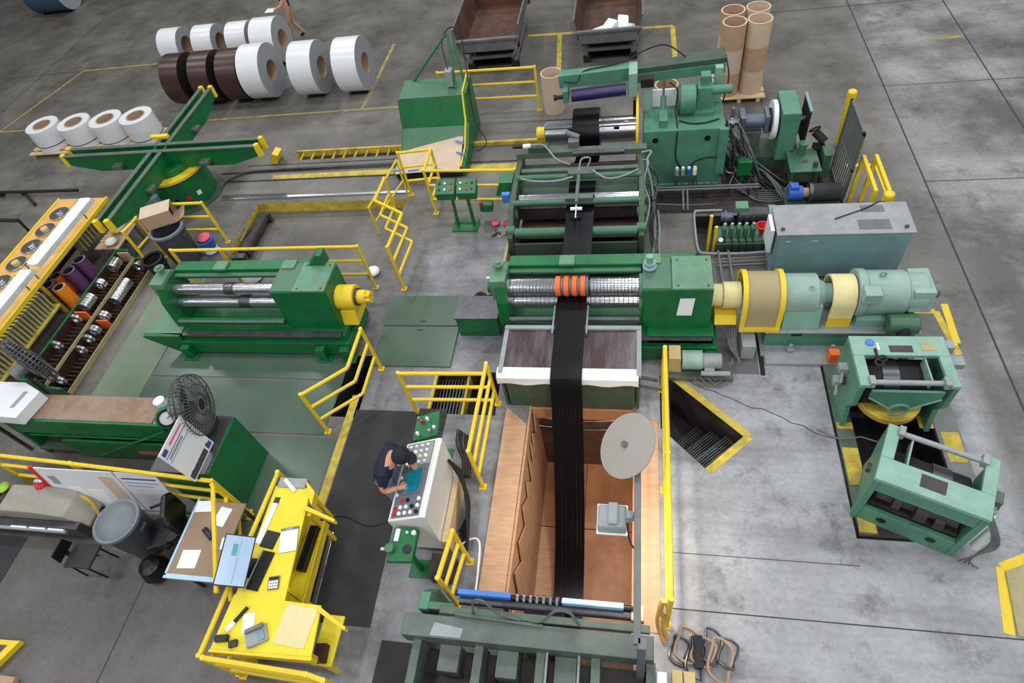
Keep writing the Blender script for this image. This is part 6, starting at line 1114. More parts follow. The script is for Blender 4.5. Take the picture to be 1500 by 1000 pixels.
# boards hung on the railing
t = thing('white_board', 'whiteboard with red end edge and notes hung on the yellow railing', 'board', (-7.9, 3.16, 0.1))
WB = Vector((-7.95, 3.06, 0.57)); wu = Vector((1, 0, 0)); wv_ = Vector((0, 0.16, 0.98)).normalized(); wn = wu.cross(wv_)
def wb(x0, x1, v0, v1, t0=0.008, t1=0.011): return slab(WB + wu * ((x0 + x1) / 2) + wv_ * ((v0 + v1) / 2), wu, wv_, wn, (x1 - x0) / 2, (v1 - v0) / 2, t0, t1)
part(t, 'board', wb(-0.67, 0.67, -0.48, 0.48, -0.008, 0.008), 'poster', 0.002); part(t, 'red_edge', wb(-0.74, -0.67, -0.5, 0.5, -0.02, 0.02), 'red', 0.004); part(t, 'pinned_note', wb(-0.35, -0.13, -0.2, 0.05), 'white'); part(t, 'pinned_note', wb(-0.05, 0.23, -0.3, 0.0), 'white'); part(t, 'pinned_note', wb(0.36, 0.6, -0.46, 0.36), 'cardboard_light'); part(t, 'pinned_note', wb(-0.55, -0.42, 0.1, 0.3), 'grey_paint'); part(t, 'pen_tray', wb(-0.3, 0.2, -0.5, -0.47, 0.0, 0.05), 'steel_dark')
t = thing('notice_sheet', 'white notice sheet hanging from the railing beside the whiteboard', 'sign', (-6.95, 3.1, 0.1)); part(t, 'sheet', wb(0.70, 1.38, -0.48, 0.48, -0.006, 0.006), 'poster', 0.001); part(t, 'text_line', wb(0.76, 1.32, 0.33, 0.36), 'ink_blue'); part(t, 'text_line', wb(0.76, 1.32, 0.24, 0.26), 'grey_paint'); part(t, 'text_line', wb(0.76, 1.2, 0.16, 0.18), 'grey_paint')
# floor sweeper and clutter at the left edge
t = thing('floor_sweeper', 'grey ride-on floor sweeper with dark side skirt beside the railing', 'sweeper', (-8.9, 2.8, 0))
part(t, 'hood', G().prism([(-9.3, 0.0), (-8.1, 0.0), (-7.95, 0.22), (-8.2, 0.52), (-8.7, 0.62), (-9.3, 0.62)], 'y', 2.62, 3.05), 'hood_grey', 0.03); part(t, 'skirt', B(-9.9, -8.0, 2.5, 2.62, 0.05, 0.38), 'steel_dark', 0.02); part(t, 'bumper', G().cyl((-9.8, 2.48, 0.32), (-8.2, 2.48, 0.32), 0.03, 8), 'grey_paint', 0, True)
part(t, 'hopper', B(-10.0, -9.32, 2.62, 3.02, 0.1, 0.5), 'hood_grey', 0.02)
for i in range(6): part(t, 'grille_slat', B(-9.95 + i * 0.1, -9.9 + i * 0.1, 2.66, 2.98, 0.5, 0.53), 'brown_dark')
for i in range(3): part(t, 'glint_strip', B(-9.15 + i * 0.33, -8.87 + i * 0.33, 2.47, 2.5, 0.33, 0.38), 'white', 0.01)  # white strips paint a bright reflection along the skirt
part(t, 'wheel', CY((-9.5, 2.56, 0.12), (-9.5, 2.64, 0.12), 0.12, 18), 'black', 0, True); part(t, 'wheel', CY((-8.4, 2.56, 0.12), (-8.4, 2.64, 0.12), 0.12, 18), 'black', 0, True)
part(t, 'yellow_hose', G().path(smooth_path([(-8.25, 3.0, 0.5), (-8.05, 2.95, 0.35), (-7.95, 2.8, 0.15), (-7.9, 2.7, 0.03)]), 0.03, 8), 'yellow_worn', 0, True)
t = thing('fire_extinguisher', 'red fire extinguisher hanging below the whiteboard corner', 'extinguisher', (-8.75, 3.05, 0)); part(t, 'cylinder', CY((-8.78, 3.06, 0.28), (-8.78, 3.06, 0.66), 0.09, 18), 'red', 0.02, True); part(t, 'valve', G().cyl((-8.78, 3.06, 0.66), (-8.78, 3.06, 0.74), 0.03, 8).box(-8.8, -8.66, 3.04, 3.08, 0.72, 0.75), 'steel', 0, True); part(t, 'stand', CY((-8.78, 3.06, 0), (-8.78, 3.06, 0.28), 0.07, 12), 'red', 0, True)
single('safety_vest', 'lime green safety vest heaped on the sweeper', 'vest', G().sphere((-9.75, 2.95, 0.58), 0.17, 12, 7, 0.45).sphere((-9.5, 3.0, 0.56), 0.10, 10, 6, 0.4), 'lime', 0, True)
can('trash_can', 'grey round trash can standing between the sweeper and the black chair', -6.98, 2.52, 0.3, 0.82, 'bin_dark', 'bin_grey'); single('can_lid', 'domed light grey lid on the round trash can', 'lid', G().lathe([(0.0, 0.1), (0.14, 0.09), (0.27, 0.03), (0.29, 0.0), (0.0, 0.0)], (-6.98, 2.52, 0.84), (-6.98, 2.52, 2), 30), 'bin_grey', 0, True)
t = lthing('office_chair', 'black office chair pushed under the small desk', 'chair', (-6.42, 2.58, 0), 205)
part(t, 'seat', G().lathe([(0.0, 0.0), (0.25, 0.0), (0.28, 0.04), (0.25, 0.09), (0.0, 0.1)], (0, 0, 0.45), (0, 0, 1), 24), 'black', 0, True); part(t, 'backrest', G().prism([(-0.24, 0.55), (0.24, 0.55), (0.27, 0.95), (0.16, 1.08), (-0.16, 1.08), (-0.27, 0.95)], 'x', -0.30, -0.22), 'black', 0.03); [part(t, 'armrest', G().path(smooth_path([(-0.05, 0.27 * q, 0.48), (-0.08, 0.31 * q, 0.66), (0.16, 0.31 * q, 0.68)], 4), 0.022, 6), 'dark', 0, True) for q in (-1, 1)]; part(t, 'back_post', G().cyl((-0.2, 0, 0.45), (-0.26, 0, 0.6), 0.025, 8), 'dark'); part(t, 'column', CY((0, 0, 0.1), (0, 0, 0.46), 0.03, 10), 'dark', 0, True)
for i in range(5): q = i * 2 * math.pi / 5; part(t, 'leg', CY((0, 0, 0.1), (0.28 * math.cos(q), 0.28 * math.sin(q), 0.05), 0.022, 8), 'dark'); part(t, 'caster', G().sphere((0.28 * math.cos(q), 0.28 * math.sin(q), 0.03), 0.03, 8, 6), 'black', 0, True)
single('tote_bag', 'black tote bag on the floor between the chair and round trash can', 'bag', G().lathe([(0.0, 0.0), (0.17, 0.0), (0.2, 0.12), (0.15, 0.3), (0.06, 0.36), (0.0, 0.36)], (-6.62, 2.12, 0.0), (-6.6, 2.12, 1), 10), 'black', 0, True)
t = thing('folding_stool', 'small black folding stool in front of the round trash can', 'stool', (-7.55, 2.12, 0)); part(t, 'seat', B(-7.8, -7.38, 1.95, 2.3, 0.42, 0.47), 'black_rubber', 0.02); part(t, 'backrest', G().prism([(1.98, 0.52), (2.28, 0.52), (2.26, 0.72), (2.0, 0.72)], 'x', -7.82, -7.79), 'black', 0.01); part(t, 'back_bar', B(-7.815, -7.795, 2.1, 2.16, 0.45, 0.54), 'dark')
for xx, yy in ((-7.77, 1.98), (-7.42, 1.98), (-7.77, 2.27), (-7.42, 2.27)): part(t, 'leg', CY((xx, yy, 0), (xx + (0.05 if xx < -7.6 else -0.05), yy, 0.43), 0.014, 6), 'dark')
# small table
t = thing('work_table', 'small tan-topped table with a pale blue edge beside the yellow desk', 'table', (-5.55, 2.4, 0))
part(t, 'table_top', B(-5.92, -5.2, 1.92, 2.92, 0.73, 0.76), 'table_top', 0.004); part(t, 'edge_band', G().box(-5.95, -5.92, 1.89, 2.95, 0.725, 0.765).box(-5.95, -5.18, 1.86, 1.92, 0.725, 0.765), 'pale_blue', 0.003)
for xx in (-5.88, -5.28):
    for yy in (1.97, 2.84): part(t, 'leg', B(xx, xx + 0.04, yy, yy + 0.04, 0, 0.73), 'steel_dark')
part(t, 'lower_tray', B(-5.8, -5.25, 1.95, 2.2, 0.5, 0.53), 'cardboard')
for i, (x0, x1, y0, y1, rz, lb) in enumerate(((-5.82, -5.56, 2.0, 2.24, 4, 'square white sheet at the table corner by the blue edge'), (-5.92, -5.66, 2.76, 2.92, 6, 'white sheet at the back corner of the small table'), (-5.56, -5.38, 2.58, 2.84, -8, 'white notepad leaning near the back of the small table'), (-5.32, -5.18, 2.28, 2.44, 10, 'half-covered white sheet under the yellow railing on the small table'))):
    o = single('paper_sheet', lb, 'paper', B(x0, x1, y0, y1, 0.7605, 0.764 + 0.003 * i), 'white'); o.rotation_euler[2] = R(rz)
t = thing('drink_bottle', 'purple and black drink bottle lying on the small table', 'bottle', (-5.56, 2.47, 0.76)); part(t, 'bottle_body', CY((-5.58, 2.48, 0.795), (-5.47, 2.40, 0.795), 0.035, 14), 'purple_roll', 0.006, True); part(t, 'bottle_cap', CY((-5.63, 2.515, 0.795), (-5.58, 2.48, 0.795), 0.037, 14), 'black', 0.004, True)

# ---------------------------------------------------------------- yellow operator desk
t = thing('operator_desk', 'bright yellow L-shaped steel operator desk with lower shelf', 'desk', (-4.2, 2.1, 0))
part(t, 'desk_top', G().prism([(-4.72, 1.68), (-4.06, 1.68), (-4.22, 3.12), (-4.74, 3.12)], 'z', 0.92, 0.95), 'yellow_desk', 0.004); part(t, 'desk_return', G().prism([(-4.78, 1.08), (-3.52, 1.12), (-3.58, 1.67), (-4.74, 1.70)], 'z', 0.922, 0.952), 'yellow_desk', 0.004)
part(t, 'edge_strip', G().prism([(-4.78, 1.05), (-3.50, 1.08), (-3.50, 1.12), (-4.78, 1.08)], 'z', 0.80, 0.97), 'yellow', 0.004); part(t, 'lower_shelf', G().prism([(-4.34, 1.75), (-4.04, 1.75), (-4.10, 2.85), (-4.34, 2.85)], 'z', 0.46, 0.49), 'yellow_desk', 0.004)
part(t, 'front_panel', G().prism([(1.75, 0.0), (2.95, 0.0), (2.95, 0.92), (1.75, 0.92)], 'x', -4.36, -4.33), 'yellow', 0.004); part(t, 'back_panel', B(-4.74, -4.72, 1.1, 3.1, 0.1, 0.92), 'yellow', 0.004); part(t, 'foot_rail', G().prism([(-4.14, 1.75), (-4.08, 1.75), (-4.14, 2.85), (-4.20, 2.85)], 'z', 0.05, 0.10), 'steel', 0.005); part(t, 'shelf_lip', G().prism([(-4.06, 1.75), (-4.04, 1.75), (-4.10, 2.85), (-4.12, 2.85)], 'z', 0.36, 0.52), 'yellow', 0.003)
part(t, 'shelf_end', G().prism([(-4.2, 2.86), (-3.72, 2.70), (-3.72, 2.66), (-4.2, 2.80)], 'z', 0.90, 1.0), 'yellow', 0.004); part(t, 'return_shelf', B(-3.68, -3.42, 1.1, 1.66, 0.55, 0.58), 'yellow_desk', 0.004); part(t, 'return_end', G().prism([(-3.6, 1.66), (-3.2, 1.46), (-3.2, 1.42), (-3.6, 1.6)], 'z', 0.88, 0.98), 'yellow', 0.004)
part(t, 'cutout', B(-4.68, -4.60, 2.82, 2.96, 0.9505, 0.953), 'black'); part(t, 'grey_box', G().box(-4.7, -4.3, 3.1, 3.24, 0.85, 0.97), 'grey_paint', 0.006); part(t, 'upper_corner', G().prism([(-4.3, 3.2), (-4.12, 3.05), (-4.1, 2.85), (-4.2, 3.0)], 'z', 0.85, 1.0), 'yellow', 0.004)
for xx, yy in ((-4.72, 1.1), (-3.6, 1.12), (-4.72, 3.06), (-4.3, 3.06), (-4.12, 1.8), (-4.16, 2.75)): part(t, 'leg', B(xx, xx + 0.05, yy, yy + 0.05, 0, 0.92 if xx not in (-4.06,) else 0.46), 'yellow')
Z = 0.9535
def lbox(name, label, cat, cx, cy, w_, d_, h, rz, m, bv=0.003, z=Z):
    o = single(name, label, cat, B(cx - w_ / 2, cx + w_ / 2, cy - d_ / 2, cy + d_ / 2, z, z + h), m, bv); o.rotation_euler[2] = R(rz); return o
t = lthing('keyboard', 'long black computer keyboard on the yellow desk', 'keyboard', (-4.50, 2.0, Z), -6); part(t, 'key_tray', B(-0.08, 0.08, -0.24, 0.24, 0, 0.018), 'black', 0.004)
kb = part(t, 'wrist_edge', B(-0.095, -0.082, -0.24, 0.24, 0, 0.022), 'grey_paint')
for i in range(15):
    for j in range(5): part(t, 'key', B(-0.07 + j * 0.029, -0.046 + j * 0.029, -0.23 + i * 0.031, -0.205 + i * 0.031, 0.018, 0.023), 'dark')
lbox('mouse_pad', 'black square mouse pad above the keyboard', 'mouse pad', -4.53, 2.39, 0.2, 0.22, 0.005, -8, 'black')
t = lthing('clipboard', 'white clipboard of papers on the yellow desk', 'clipboard', (-4.27, 2.40, Z), 14); part(t, 'backing', B(-0.12, 0.12, -0.15, 0.17, 0, 0.006), 'grey_metal'); part(t, 'paper', B(-0.115, 0.115, -0.15, 0.13, 0.006, 0.012), 'white'); part(t, 'clip', B(-0.05, 0.05, 0.13, 0.17, 0.006, 0.02), 'grey_paint', 0.003)
t = lthing('calculator', 'grey desk calculator near the keyboard end', 'calculator', (-4.27, 1.87, Z), 12); part(t, 'case', B(-0.07, 0.07, -0.08, 0.08, 0, 0.02), 'grey_metal', 0.005); part(t, 'display', B(-0.06, 0.06, 0.035, 0.065, 0.02, 0.023), 'dark')
for i in range(12): part(t, 'key', B(-0.055 + (i % 4) * 0.03, -0.033 + (i % 4) * 0.03, -0.07 + (i // 4) * 0.033, -0.046 + (i // 4) * 0.033, 0.02, 0.026), 'white')
t = lthing('desk_phone', 'grey desk telephone on the corner of the yellow desk', 'phone', (-4.24, 1.27, Z), 30); part(t, 'phone_base', G().prism([(-0.12, 0.0), (0.12, 0.0), (0.12, 0.03), (-0.12, 0.07)], 'y', -0.1, 0.1), 'grey_paint', 0.006); part(t, 'handset', G().box(-0.11, 0.11, 0.05, 0.1, 0.06, 0.1), 'grey_metal', 0.012); part(t, 'keypad', B(0.0, 0.09, -0.08, 0.03, 0.03, 0.05), 'cabinet_blue', 0.003)
lbox('paper_sheet', 'white slip of paper beside the desk telephone', 'paper', -4.42, 1.40, 0.14, 0.22, 0.003, 14, 'white', 0)
t = lthing('barcode_scanner', 'black and white hand scanner lying on the desk edge', 'scanner', (-4.62, 1.34, Z), 60); part(t, 'handle', B(0.06, 0.26, -0.02, 0.02, 0, 0.03), 'black', 0.006); part(t, 'head', B(-0.06, 0.06, -0.03, 0.03, 0, 0.035), 'white', 0.006)
lbox('stapler', 'black stapler clutter by the desk corner', 'stapler', -4.66, 1.2, 0.16, 0.08, 0.06, 10, 'black', 0.015); lbox('tape_box', 'dark plastic case beside the stapler', 'case', -4.50, 1.16, 0.1, 0.08, 0.05, 20, 'oil_dark', 0.01)
lbox('desk_pad', 'pale worn board on the yellow desk return', 'board', -3.82, 1.42, 0.40, 0.44, 0.006, -4, 'yellow_pale', 0.002); lbox('tape_roll_box', 'dark maroon box on the yellow return shelf', 'box', -3.56, 1.22, 0.14, 0.2, 0.12, 5, 'brown_dark', 0.01, z=0.5805); lbox('toolbox', 'long black tray of tools on the lower desk shelf', 'tray', -4.2, 2.45, 0.12, 0.6, 0.1, 0, 'black', 0.01, z=0.4905); lbox('paper_pile', 'long strip of white papers at the desk back edge', 'paper', -4.66, 2.6, 0.08, 0.55, 0.01, -4, 'white', 0.002)
lbox('ruler', 'white folding rule at the far desk corner', 'ruler', -4.52, 3.13, 0.26, 0.05, 0.01, -38, 'white', 0.002, z=0.972)
t = thing('monitor', 'flat computer monitor on the yellow desk showing a pale blue screen', 'monitor', (-4.68, 2.02, Z))
ctr = Vector((-4.72, 2.02, 1.22)); ux = Vector((-0.16, 1.0, 0.0)).normalized(); nz = Vector((0.55, -0.1, 0.83)).normalized(); ux = (ux - nz * ux.dot(nz)).normalized(); uy = nz.cross(ux)
part(t, 'bezel', slab(ctr, ux, uy, nz, 0.30, 0.18, -0.03, 0.0), 'black', 0.005); part(t, 'screen', slab(ctr, ux, uy, nz, 0.285, 0.165, 0.0, 0.003), 'screen_blue'); part(t, 'screen_window', slab(ctr + ux * 0.12 + uy * 0.03, ux, uy, nz, 0.07, 0.03, 0.003, 0.004), 'screen_green')
part(t, 'screen_line', slab(ctr - uy * 0.02, ux, uy, nz, 0.26, 0.004, 0.003, 0.004), 'cabinet_blue'); part(t, 'rear_shell', slab(ctr - nz * 0.05, ux, uy, nz, 0.16, 0.1, -0.03, 0.02), 'black', 0.01); part(t, 'stand', G().cyl((-4.72, 2.02, Z + 0.01), ctr - nz * 0.06, 0.025, 10).box(-4.79, -4.6, 1.9, 2.14, Z, Z + 0.015), 'black', 0, True)

# ---------------------------------------------------------------- control console and pendants
t = thing('control_console', 'pale grey control console with teal screen and push buttons', 'console', (-2.73, 3.27, 0))
part(t, 'console_body', G().prism([(-2.92, 0.12), (-2.47, 0.12), (-2.47, 1.20), (-2.52, 1.20), (-3.02, 0.98), (-3.02, 0.90)], 'y', 2.72, 3.82), 'console', 0.012)
sl_ = (1.20 - 0.98) / 0.50; n_ = Vector((-sl_, 0, 1)).normalized(); e_ = Vector((1, 0, sl_)).normalized(); yv = Vector((0, 1, 0))
def on(fx, y): return Vector((-3.02 + fx, y, 0.98 + sl_ * fx))
part(t, 'panel_face', slab(on(0.25, 3.27), e_, yv, n_, 0.23, 0.52, 0.0, 0.005), 'console_panel', 0.003); part(t, 'upper_panel', slab(on(0.25, 3.62), e_, yv, n_, 0.22, 0.16, 0.005, 0.008), 'grey_paint', 0.002)
sb = part(t, 'screen_bezel', slab(on(0.26, 3.24), e_, yv, n_, 0.15, 0.19, 0.005, 0.016), 'grey_metal', 0.004); part(sb, 'screen', slab(on(0.26, 3.24), e_, yv, n_, 0.125, 0.165, 0.016, 0.019), 'screen_teal')
rb_ = random.Random(2)
for j, y in enumerate((2.80, 2.88, 2.97)):
    for i in range(5):
        if j == 2 and i in (0, 3): continue
        p = on(0.08 + i * 0.085, y); part(t, 'push_button', CY(p + n_ * 0.004, p + n_ * 0.028, 0.026, 12), ('red' if (i == 0 and j < 2) or (i, j) == (1, 2) else ('white' if (i + j) % 4 else 'black')), 0.003, True)
for j, y in enumerate((3.50, 3.58, 3.66, 3.74)):
    for i in range(4):
        p = on(0.10 + i * 0.09, y); part(t, 'selector', CY(p + n_ * 0.006, p + n_ * 0.026, 0.02, 10), 'white' if (i * 3 + j) % 5 else 'indicator_yellow', 0, True)
for i in range(3): p = on(0.06, 3.06 + i * 0.12); part(t, 'side_button', CY(p + n_ * 0.004, p + n_ * 0.02, 0.022, 8), 'white', 0, True)
part(t, 'plinth', B(-2.9, -2.5, 2.78, 3.78, 0, 0.12), 'dark'); part(t, 'rear_duct', B(-2.46, -2.38, 2.72, 3.62, 0.0, 0.40), 'wood_pale', 0.008, label='tan wooden duct behind the console')
for i in range(6): part(t, 'cable', G().path(smooth_path([(-2.45 + 0.02 * i, 3.7, 0.8 - 0.05 * i), (-2.3 + 0.015 * i, 3.55 - 0.04 * i, 0.4), (-2.24 + 0.012 * i, 3.3 - 0.1 * i, 0.1), (-2.34 + 0.02 * i, 3.0 - 0.06 * i, 0.03)], 5), 0.022, 6), 'dark', 0, True)
t = thing('hose_bundle', 'black cable bundle on the floor behind the console by the railing', 'cable', (-2.45, 4.0, 0))
for i in range(5): part(t, 'cable', G().path(smooth_path([(-2.62 + 0.05 * i, 4.55 - 0.03 * i, 0.12), (-2.58 + 0.04 * i, 4.3, 0.14), (-2.42 + 0.02 * i, 4.0, 0.2), (-2.35 + 0.02 * i, 3.7, 0.3)], 5), 0.03, 6), 'dark' if i % 2 else 'oil_dark', 0, True)
def pendant(label, pts, z0, base, extra):
    t = thing('control_pendant', label, 'control panel', base); g = G(); v = [(p[0], p[1], z) for p, z in pts] + [(p[0], p[1], z - 0.09) for p, z in pts]
    g.add(v, [(0, 1, 2, 3), (7, 6, 5, 4), (0, 4, 5, 1), (1, 5, 6, 2), (2, 6, 7, 3), (3, 7, 4, 0)]); part(t, 'panel', g, 'green', 0.006); part(t, 'post', CY((base[0], base[1], 0.02), (base[0], base[1], z0 - 0.08), 0.04, 10), 'green', 0, True); part(t, 'foot', B(base[0] - 0.15, base[0] + 0.15, base[1] - 0.12, base[1] + 0.12, 0, 0.02), 'green')
    return t
t = pendant('green push-button panel behind the console by the railing', [((-3.0, 3.92), 0.88), ((-2.64, 4.0), 0.95), ((-2.66, 4.36), 1.0), ((-3.0, 4.28), 0.93)], 0.94, (-2.82, 4.16, 0), 0)
for i, (x_, y_, m) in enumerate(((-2.92, 4.0, 'white'), (-2.76, 4.05, 'grey_paint'), (-2.7, 4.1, 'white'), (-2.9, 4.18, 'red'), (-2.82, 4.22, 'white'), (-2.94, 4.22, 'green_top'))): part(t, 'push_button', CY((x_, y_, 0.91 + (y_ - 3.92) * 0.15), (x_, y_, 0.97 + (y_ - 3.92) * 0.15), 0.022, 10), m, 0, True)
t = pendant('green pedestal panel with round hole below the console', [((-2.95, 2.26), 0.9), ((-2.62, 2.28), 0.9), ((-2.62, 2.68), 0.92), ((-2.93, 2.68), 0.92)], 0.9, (-2.78, 2.47, 0), 0)
part(t, 'round_hole', CY((-2.71, 2.42, 0.908), (-2.71, 2.42, 0.916), 0.06, 20), 'black'); part(t, 'white_switch', B(-2.9, -2.84, 2.5, 2.66, 0.915, 0.94), 'white', 0.008); part(t, 'knob', CY((-2.92, 2.4, 0.9), (-2.92, 2.4, 0.98), 0.06, 12), 'green_mid', 0.006, True); part(t, 'push_button', CY((-2.66, 2.62, 0.91), (-2.66, 2.62, 0.95), 0.03, 12), 'white', 0, True); part(t, 'push_button', CY((-2.75, 2.62, 0.91), (-2.75, 2.62, 0.94), 0.02, 10), 'pale_blue', 0, True); part(t, 'side_lever', G().cyl((-2.95, 2.42, 0.88), (-3.05, 2.4, 0.9), 0.02, 8), 'yellow_pale', 0, True)
single('junction_tray', 'dark metal tray with cables beside the round-hole panel', 'tray', B(-2.58, -2.28, 2.3, 2.6, 0.0, 0.3), 'oil_dark', 0.01)
single('cable', 'white cable curving over the plywood cover board', 'cable', G().path(smooth_path([(-2.35, 2.75, 0.05), (-2.15, 2.9, 0.08), (-2.02, 2.85, 0.1), (-1.98, 2.5, 0.1), (-1.96, 2.1, 0.12)]), 0.014, 6), 'white', 0, True); single('cable', 'thin black cable running across the mat to the console', 'cable', G().path(smooth_path([(-4.45, 3.05, 0.022), (-4.1, 3.12, 0.022), (-3.7, 3.0, 0.022), (-3.4, 3.1, 0.022), (-3.1, 3.3, 0.022)]), 0.008, 6), 'black', 0, True)

# ---------------------------------------------------------------- people
def person(label, loc, rz, J, head_dir, top_m, leg_m, arm_bare, hat):
    """J: joint name -> local xyz, facing +x"""
    t = lthing('person', label, 'person', loc, rz)
    names = ['pelvis', 'waist', 'chest', 'neck', 'head', 'crown', 'shL', 'elL', 'wrL', 'shR', 'elR', 'wrR', 'hipL', 'knL', 'anL', 'toeL', 'hipR', 'knR', 'anR', 'toeR']
    E_ = [('pelvis', 'waist'), ('waist', 'chest'), ('chest', 'neck'), ('neck', 'head'), ('head', 'crown'), ('chest', 'shL'), ('shL', 'elL'), ('elL', 'wrL'), ('chest', 'shR'), ('shR', 'elR'), ('elR', 'wrR'), ('pelvis', 'hipL'), ('hipL', 'knL'), ('knL', 'anL'), ('anL', 'toeL'), ('pelvis', 'hipR'), ('hipR', 'knR'), ('knR', 'anR'), ('anR', 'toeR')]
    RAD = dict(pelvis=(0.175, 0.14), waist=(0.18, 0.145), chest=(0.2, 0.16), neck=(0.062, 0.062), head=(0.098, 0.09), crown=(0.085, 0.085), shL=(0.1, 0.1), elL=(0.05, 0.05), wrL=(0.033, 0.033), hipL=(0.1, 0.1), knL=(0.068, 0.068), anL=(0.045, 0.045), toeL=(0.042, 0.035))
    for k in list(RAD):
        if k.endswith('L'): RAD[k[:-1] + 'R'] = RAD[k]
    me = bpy.data.meshes.new('body'); me.from_pydata([J[n] for n in names], [(names.index(a), names.index(b)) for a, b in E_], [])
    o = bpy.data.objects.new('body_tmp', me); C.objects.link(o)
    o.modifiers.new('skin', 'SKIN'); sd = o.modifiers.new('sub', 'SUBSURF'); sd.levels = 2; sd.render_levels = 2
    if not me.skin_vertices: 
        bpy.context.view_layer.objects.active = o
    for i, n in enumerate(names): me.skin_vertices[0].data[i].radius = RAD[n]
    me.skin_vertices[0].data[0].use_root = True
    dg = bpy.context.evaluated_depsgraph_get(); m2 = bpy.data.meshes.new_from_object(o.evaluated_get(dg)); bpy.data.objects.remove(o, do_unlink=True)
    b = bpy.data.objects.new('body', m2); C.objects.link(b); b.parent = t
    mats = [top_m, leg_m, 'skin', 'black']; m2.materials.clear()
    for m in mats: m2.materials.append(MATS[m])
    V = {k: Vector(v) for k, v in J.items()}
    def seg(p, a, b_):
        d = b_ - a; u = max(0, min(1, (p - a).dot(d) / d.length_squared)); return (p - a - d * u).length, u
    for f in m2.polygons:
        f.use_smooth = True; best = None
        for a, b_ in E_:
            d, u = seg(f.center, V[a], V[b_])
            if best is None or d < best[0]: best = (d, u, a, b_)
        _, u, a, b_ = best; k = 0
        if b_[:2] in ('hi', 'kn') or b_[:2] == 'an': k = 1
        if (a, b_) == ('pelvis', 'waist') and u < 0.35: k = 1
        if b_[:3] == 'toe': k = 3
        if b_ in ('head', 'crown') or (b_ == 'neck' and u > 0.75): k = 2
        if b_.startswith('wr') or (b_.startswith('el') and u > 0.6 and arm_bare): k = 2
        f.material_index = k
    # head details
    hd = Vector(head_dir).normalized(); h = V['head']; up = (V['crown'] - V['head']).normalized(); rt = hd.cross(up).normalized()
    part(t, 'nose', G().cyl(h + hd * 0.085, h + hd * 0.125 - up * 0.02, 0.018, 8, r2=0.012), 'skin', 0, True)
    for s in (-1, 1):
        part(t, 'eye', G().sphere(tuple(h + hd * 0.085 + rt * 0.035 * s + up * 0.025), 0.012, 8, 6), 'white', 0, True); part(t, 'ear', G().sphere(tuple(h + rt * 0.098 * s), 0.028, 8, 6), 'skin', 0, True)
    part(t, 'mouth', G().cyl(h + hd * 0.09 - up * 0.055 - rt * 0.025, h + hd * 0.09 - up * 0.055 + rt * 0.025, 0.008, 6), 'pink', 0, True)
    back = h - hd * 0.03 + up * 0.03
    g = G(); prof = [(0.0, 0.12)] + [(0.112 * math.sin(R(q)), 0.118 * math.cos(R(q))) for q in range(15, 106, 15)] + [(0.0, -0.03)]
    part(t, 'hair', G().lathe(prof, h - hd * 0.012, h - hd * 0.012 + (up - hd * 0.35).normalized(), 22), 'hair', 0, True)
    if hat:
        prof = [(0.0, 0.125)] + [(0.122 * math.sin(R(q)), 0.128 * math.cos(R(q))) for q in range(15, 91, 15)] + [(0.0, 0.0)]
        c_ = part(t, 'cap', G().lathe(prof, h + up * 0.035, h + up * 1.0, 24), 'cap', 0, True); p0 = h + up * 0.05 + hd * 0.08; g = G(); v = []
        for tt in (0.0, 0.012):
            for i in range(9):
                q = R(-80 + 20 * i); v.append(p0 + hd * (0.13 * math.cos(q)) + rt * (0.095 * math.sin(q)) + up * tt - up * 0.02 * math.cos(q))
        g.add(v, [tuple(range(8, -1, -1)), tuple(range(9, 18))] + [(i, (i + 1) % 9, 9 + (i + 1) % 9, 9 + i) for i in range(9)]); part(c_, 'cap_brim', g, 'cap', 0, True)
    # hands: palm, four fingers of different length and a thumb
    for s in ('L', 'R'):
        wv = V['wr' + s]; d = (wv - V['el' + s]).normalized(); dn = Vector((0, 0, -1)); sd_ = d.cross(Vector((0, 0, 1))).normalized()
        g = G(); g.cyl(wv - d * 0.01, wv + d * 0.085, 0.034, 10, r2=0.038)
        for i, (off, ln) in enumerate(((-0.03, 0.062), (-0.01, 0.075), (0.01, 0.078), (0.03, 0.066))):
            a0 = wv + d * 0.075 + sd_ * off; a1 = a0 + d * ln * 0.5 + dn * 0.008; a2 = a1 + d * ln * 0.4 + dn * 0.03; g.path([a0, a1, a2], 0.0095, 6)
        th = 1 if s == 'L' else -1; a0 = wv + d * 0.025 + sd_ * 0.03 * th; g.path([a0, a0 + d * 0.03 + sd_ * 0.028 * th, a0 + d * 0.06 + sd_ * 0.03 * th + dn * 0.01], 0.011, 6)
        part(t, 'hand', g, 'skin', 0, True)
    return t
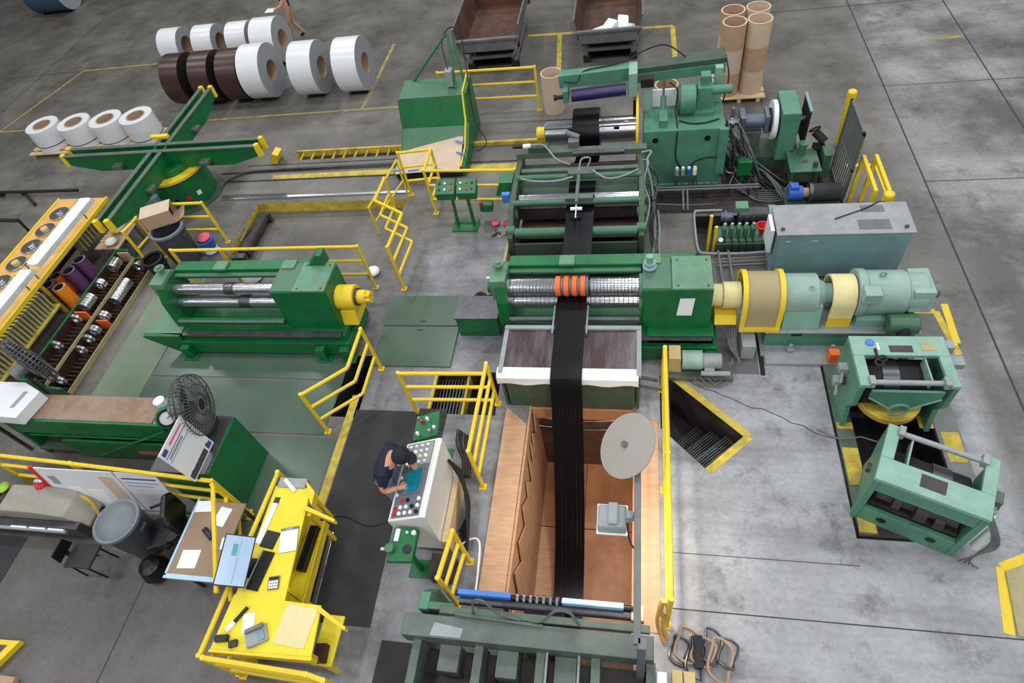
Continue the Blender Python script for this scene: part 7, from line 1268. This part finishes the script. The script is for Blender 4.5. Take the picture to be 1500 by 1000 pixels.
person('person in navy shirt and dark cap leaning over the control console', (-3.24, 3.37, 0.014), 0,
       dict(pelvis=(0, 0, 0.96), waist=(0.03, 0, 1.08), chest=(0.14, 0, 1.30), neck=(0.27, 0, 1.42), head=(0.39, 0.0, 1.47), crown=(0.43, 0.0, 1.58),
            shL=(0.15, 0.20, 1.33), elL=(0.22, 0.29, 1.10), wrL=(0.38, 0.13, 1.12), shR=(0.15, -0.20, 1.33), elR=(0.12, -0.31, 1.09), wrR=(0.30, -0.24, 1.075),
            hipL=(0.0, 0.1, 0.9), knL=(0.05, 0.11, 0.48), anL=(-0.02, 0.12, 0.09), toeL=(0.15, 0.14, 0.04), hipR=(0.0, -0.1, 0.9), knR=(0.04, -0.11, 0.48), anR=(-0.04, -0.12, 0.09), toeR=(0.13, -0.14, 0.04)),
       (0.85, 0.0, -0.5), 'navy_cloth', 'jeans', True, True)
person('person in khaki trousers walking past the white coils with a paper', (-10.25, 18.15, 0.0), 200,
       dict(pelvis=(0, 0, 0.95), waist=(0.01, 0, 1.08), chest=(0.02, 0, 1.36), neck=(0.03, 0, 1.52), head=(0.05, 0, 1.63), crown=(0.05, 0, 1.74),
            shL=(0.02, 0.2, 1.42), elL=(0.05, 0.26, 1.14), wrL=(0.27, 0.2, 1.05), shR=(0.02, -0.2, 1.42), elR=(0.0, -0.27, 1.14), wrR=(0.12, -0.28, 0.9),
            hipL=(0.0, 0.1, 0.9), knL=(0.12, 0.1, 0.5), anL=(0.18, 0.1, 0.09), toeL=(0.34, 0.11, 0.04), hipR=(0.0, -0.1, 0.9), knR=(0.02, -0.1, 0.48), anR=(-0.2, -0.1, 0.12), toeR=(-0.05, -0.11, 0.04)),
       (1, 0, -0.2), 'black', 'khaki', True, False)
single('paper_sheet', 'white paper held by the person walking past the coils', 'paper', B(-10.78, -10.5, 17.74, 18.0, 1.02, 1.03), 'white')

# ---------------------------------------------------------------- things cut by the picture edge
t = thing('barrier_frame', 'yellow steel barrier frame at the near left floor edge', 'barrier', (-8.4, 0.8, 0)); part(t, 'bar', G().prism([(-8.7, 1.02), (-8.18, 1.04), (-8.4, 0.62), (-8.5, 0.62), (-8.34, 0.97), (-8.7, 0.96)], 'z', 0.0, 0.1), 'yellow', 0.006); part(t, 'tan_plate', B(-8.6, -8.42, 0.45, 0.62, 0, 0.06), 'tan_plate')
single('wood_block', 'brown wooden block on the floor by the yellow barrier frame', 'block', B(-8.25, -7.95, 0.45, 0.62, 0, 0.1), 'core', 0.01)
